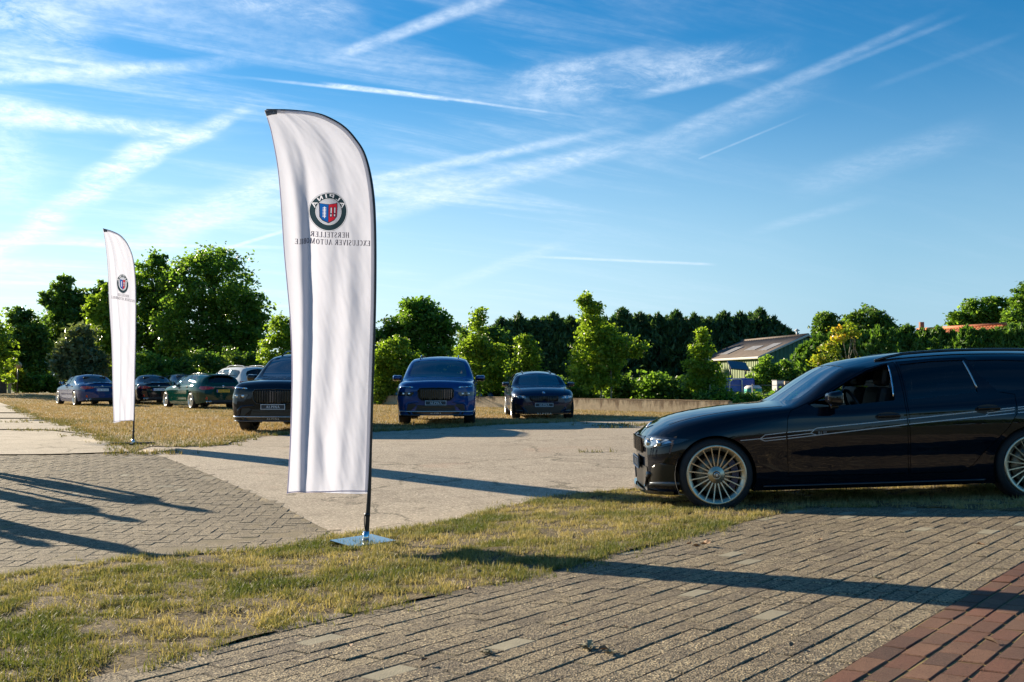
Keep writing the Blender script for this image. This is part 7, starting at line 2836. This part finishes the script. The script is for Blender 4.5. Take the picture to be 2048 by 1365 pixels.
# off-roaders
suv_blue = SUV
suv_black = copy_tree(SUV)
suv_white = copy_tree(SUV)
for o_ in (suv_blue, suv_black, suv_white):
    o_.name = 'off_roader'
tag(suv_blue, 'metallic blue off-roader facing the camera right of the near flag', 'car')
db = 24.6
set_on_ground(suv_blue, .90, 4.0, (872 - 1024) / FPX * db, db, R(92))
tag(suv_black, 'black off-roader facing the camera, half hidden by the near flag', 'car')
recolour(suv_black, M['p_blue'], M['p_suvblack'])
dk_ = 20.9
set_on_ground(suv_black, .90, 4.0, (549 - 1024) / FPX * dk_, dk_, R(90 - 4.0))
tag(suv_white, 'white off-roader seen between the green estate and the black off-roader', 'car')
recolour(suv_white, M['p_blue'], M['p_white'])
rear_place(suv_white, 520, 45.0, 36, .90, 4.0, 5.12)

# ------------------------------------------------------------------ people out of frame on the left, casting the long shadows
def person(label, x, y, rz, pose, cols, h=1.8):
    root = empty('person', (x, y, g1(x, y)), rz)
    tag(root, label, 'person', 'bystanders on the paved yard')
    P_ = {'pelvis': (0, 0, .95), 'waist': (0, 0, 1.10), 'chest': (0, .01, 1.35), 'neck': (0, 0, 1.50), 'head0': (0, .01, 1.58), 'head1': (0, .02, 1.72)}
    rad = {'pelvis': (.16, .12), 'waist': (.145, .11), 'chest': (.18, .12), 'neck': (.06, .06), 'head0': (.075, .09), 'head1': (.07, .085)}
    E_ = [('pelvis', 'waist'), ('waist', 'chest'), ('chest', 'neck'), ('neck', 'head0'), ('head0', 'head1')]
    for s, nm in ((-1, 'l'), (1, 'r')):
        sp_ = pose[0]
        P_['hip' + nm] = (.10 * s, 0, .90)
        P_['knee' + nm] = (.11 * s + .02 * s, sp_ * s * .10, .50)
        P_['ank' + nm] = (.12 * s + .03 * s, sp_ * s * .16, .09)
        P_['toe' + nm] = (.13 * s + .03 * s, sp_ * s * .16 - .17, .04)
        P_['sh' + nm] = (.19 * s, 0, 1.43)
        el = pose[1] if s < 0 else pose[2]
        P_['elb' + nm] = (.27 * s + el[0] * s, el[1], 1.15 + el[2])
        P_['wri' + nm] = (.27 * s + el[3] * s, el[4], .90 + el[5])
        P_['hand' + nm] = (.265 * s + el[3] * s, el[4] - .02, .80 + el[5])
        rad['hip' + nm] = (.095, .10)
        rad['knee' + nm] = (.062, .065)
        rad['ank' + nm] = (.045, .05)
        rad['toe' + nm] = (.04, .035)
        rad['sh' + nm] = (.062, .06)
        rad['elb' + nm] = (.045, .045)
        rad['wri' + nm] = (.032, .032)
        rad['hand' + nm] = (.04, .022)
        E_ += [('pelvis', 'hip' + nm), ('hip' + nm, 'knee' + nm), ('knee' + nm, 'ank' + nm), ('ank' + nm, 'toe' + nm), ('chest', 'sh' + nm), ('sh' + nm, 'elb' + nm), ('elb' + nm, 'wri' + nm), ('wri' + nm, 'hand' + nm)]
        # fingers
        hx_, hy_, hz_ = P_['hand' + nm]
        for fi in range(4):
            P_['f%d%s' % (fi, nm)] = (hx_ + .003 * s, hy_ - .03 + .02 * fi, hz_ - (.075, .09, .085, .065)[fi])
            rad['f%d%s' % (fi, nm)] = (.009, .009)
            E_.append(('hand' + nm, 'f%d%s' % (fi, nm)))
        P_['th' + nm] = (hx_ - .01 * s, hy_ - .055, hz_ - .03)
        rad['th' + nm] = (.010, .010)
        E_.append(('hand' + nm, 'th' + nm))
    names = list(P_)
    k = h / 1.78
    me = bpy.data.meshes.new('body')
    me.from_pydata([tuple(c * k for c in P_[n]) for n in names], [(names.index(a), names.index(b)) for a, b in E_], [])
    ob = link('body', me, root)
    md = ob.modifiers.new('skin', 'SKIN')
    md.use_smooth_shade = True
    for i, n in enumerate(names):
        me.skin_vertices[0].data[i].radius = rad[n]
        me.skin_vertices[0].data[i].use_root = (n == 'pelvis')
    sd = ob.modifiers.new('sub', 'SUBSURF')
    sd.levels = sd.render_levels = 1
    me.materials.append(cols)
    # hair cap and nose
    mb = MB()
    mb.lathe([(.001, .14)] + [(.098 * math.sin(a), .02 + .12 * math.cos(a)) for a in np.linspace(.2, 1.6, 8)], 16, 'Z', (0, .03, 1.64 * k))
    mb.build('hair', M['interior'], root)
    MB().bevbox((0, -.085, 1.65 * k), (.03, .035, .045), .01).build('nose', M['skin'], root)
    return root


def from_tip(px, py, h):
    t = gp(px, py)
    L_ = h / math.tan(R(SUN_EL))
    return t[0] - SUN_DIR.x * L_, t[1] - SUN_DIR.y * L_


rel = (0, .02, 0, .0, -.04, 0)
for (px, py, h, rz, pose, lab) in ((396, 1020, 1.95, R(80), (1.0, rel, rel), 'bystander standing out of view on the left, tallest of the group'),
                                   (258, 1040, 1.78, R(70), (.4, (.06, -.1, .0, -.12, -.22, .28), rel), 'bystander with one arm bent, out of view on the left'),
                                   (384, 1120, 1.82, R(-20), (.8, rel, (.05, -.06, 0, -.08, -.2, .2)), 'bystander nearest the photographer, out of view on the left'),
                                   (92, 1090, 1.75, R(110), (.6, rel, rel), 'bystander furthest to the left, out of view')):
    x, y = from_tip(px, py, h)
    person(lab, x, y, rz, pose, M['shirt'], h)

# ------------------------------------------------------------------ fallen leaves and weeds
rr = random.Random(12)
lv = [(1412, 1094, .06), (1392, 1098, .04), (1380, 1093, .03), (1296, 1016, .03), (1333, 1045, .03), (960, 1150, .03), (1208, 1308, .026), (1130, 1260, .02), (1250, 1262, .018), (1585, 1300, .022), (1975, 1290, .035), (1640, 1085, .024), (1960, 1095, .035), (1530, 1062, .022), (935, 1185, .03), (850, 1330, .02), (1760, 1210, .02), (700, 1300, .02)]
LEAFLAB = ['largest curled brown leaf where the verge meets the grey pavers', 'brown leaf just left of the largest curled leaf', 'flat brown leaf, leftmost of the three by the verge edge',
           'brown leaf on the grass under the black car nose', 'brown leaf on the verge below the front wheel', 'brown leaf on the grass at the start of the flag shadow',
           'brown leaf beside the two weeds on the grey pavers', 'brown leaf on the pavers above the weeds', 'brown leaf on the pavers right above the smaller weed',
           'brown leaf on the grey pavers near the red brick edge', 'brown leaf on the red bricks', 'brown leaf on the sunlit pavers above the flag shadow, in the middle',
           'brown leaf on the sunlit pavers above the flag shadow, at the far right', 'brown leaf on the top pavers beside the verge tip', 'brown leaf at the ragged edge between verge and pavers',
           'brown leaf on the pavers at the bottom left of the terrace', 'brown leaf lying in the flag shadow on the pavers', 'brown leaf on the pavers near the left verge edge']
for i, (px, py, s) in enumerate(lv):
    q = gp(px, py)
    mb = MB()
    n = 9
    V_ = [(0, 0, .012)]
    for k in range(n):
        a = 2 * math.pi * k / n
        r_ = s * (0.55 + 0.45 * abs(math.cos(1.5 * a))) * rr.uniform(.7, 1.1)
        V_.append((r_ * math.cos(a), r_ * .7 * math.sin(a), .012 + s * .45 * abs(math.sin(a)) * rr.uniform(.4, 1.2)))
    mb.add(V_, [(0, 1 + k, 1 + (k + 1) % n) for k in range(n)])
    o_ = mb.build('fallen_leaf', M['deadleaf'], None, loc=(q[0], q[1], g1(*q) + .004), rot=(rr.uniform(-.2, .2), rr.uniform(-.2, .2), rr.uniform(0, 6)))
    tag(o_, LEAFLAB[i], 'leaf', 'fallen leaves on the paving and verge')
for i, (px, py, s, lab) in enumerate(((1180, 1300, .05, 'small dry grey weed growing between the grey pavers'), (1218, 1308, .035, 'smaller weed beside the larger one on the pavers'), (975, 1308, .035, 'flat straw coloured weed in a paver joint'), (1755, 1158, .03, 'tiny dry weed in a joint inside the flag shadow'))):
    q = gp(px, py)
    mb = MB()
    for k in range(16):
        a = rr.uniform(0, 6.28)
        l_ = s * rr.uniform(.5, 1.1)
        w_ = l_ * .22
        e_ = Vector((math.cos(a), math.sin(a), 0))
        n_ = Vector((-e_.y, e_.x, 0))
        up = rr.uniform(.2, .9) * l_
        mb.add([(0, 0, .0), tuple(e_ * l_ * .5 + n_ * w_ + Vector((0, 0, up * .7))), tuple(e_ * l_ + Vector((0, 0, up * .6))), tuple(e_ * l_ * .5 - n_ * w_ + Vector((0, 0, up * .7)))], [(0, 1, 2, 3)])
    me = mb.mesh('weed', M['weed'])
    o_ = link('weed', me, None, loc=(q[0], q[1], g1(*q)))
    tag(o_, lab, 'weed')
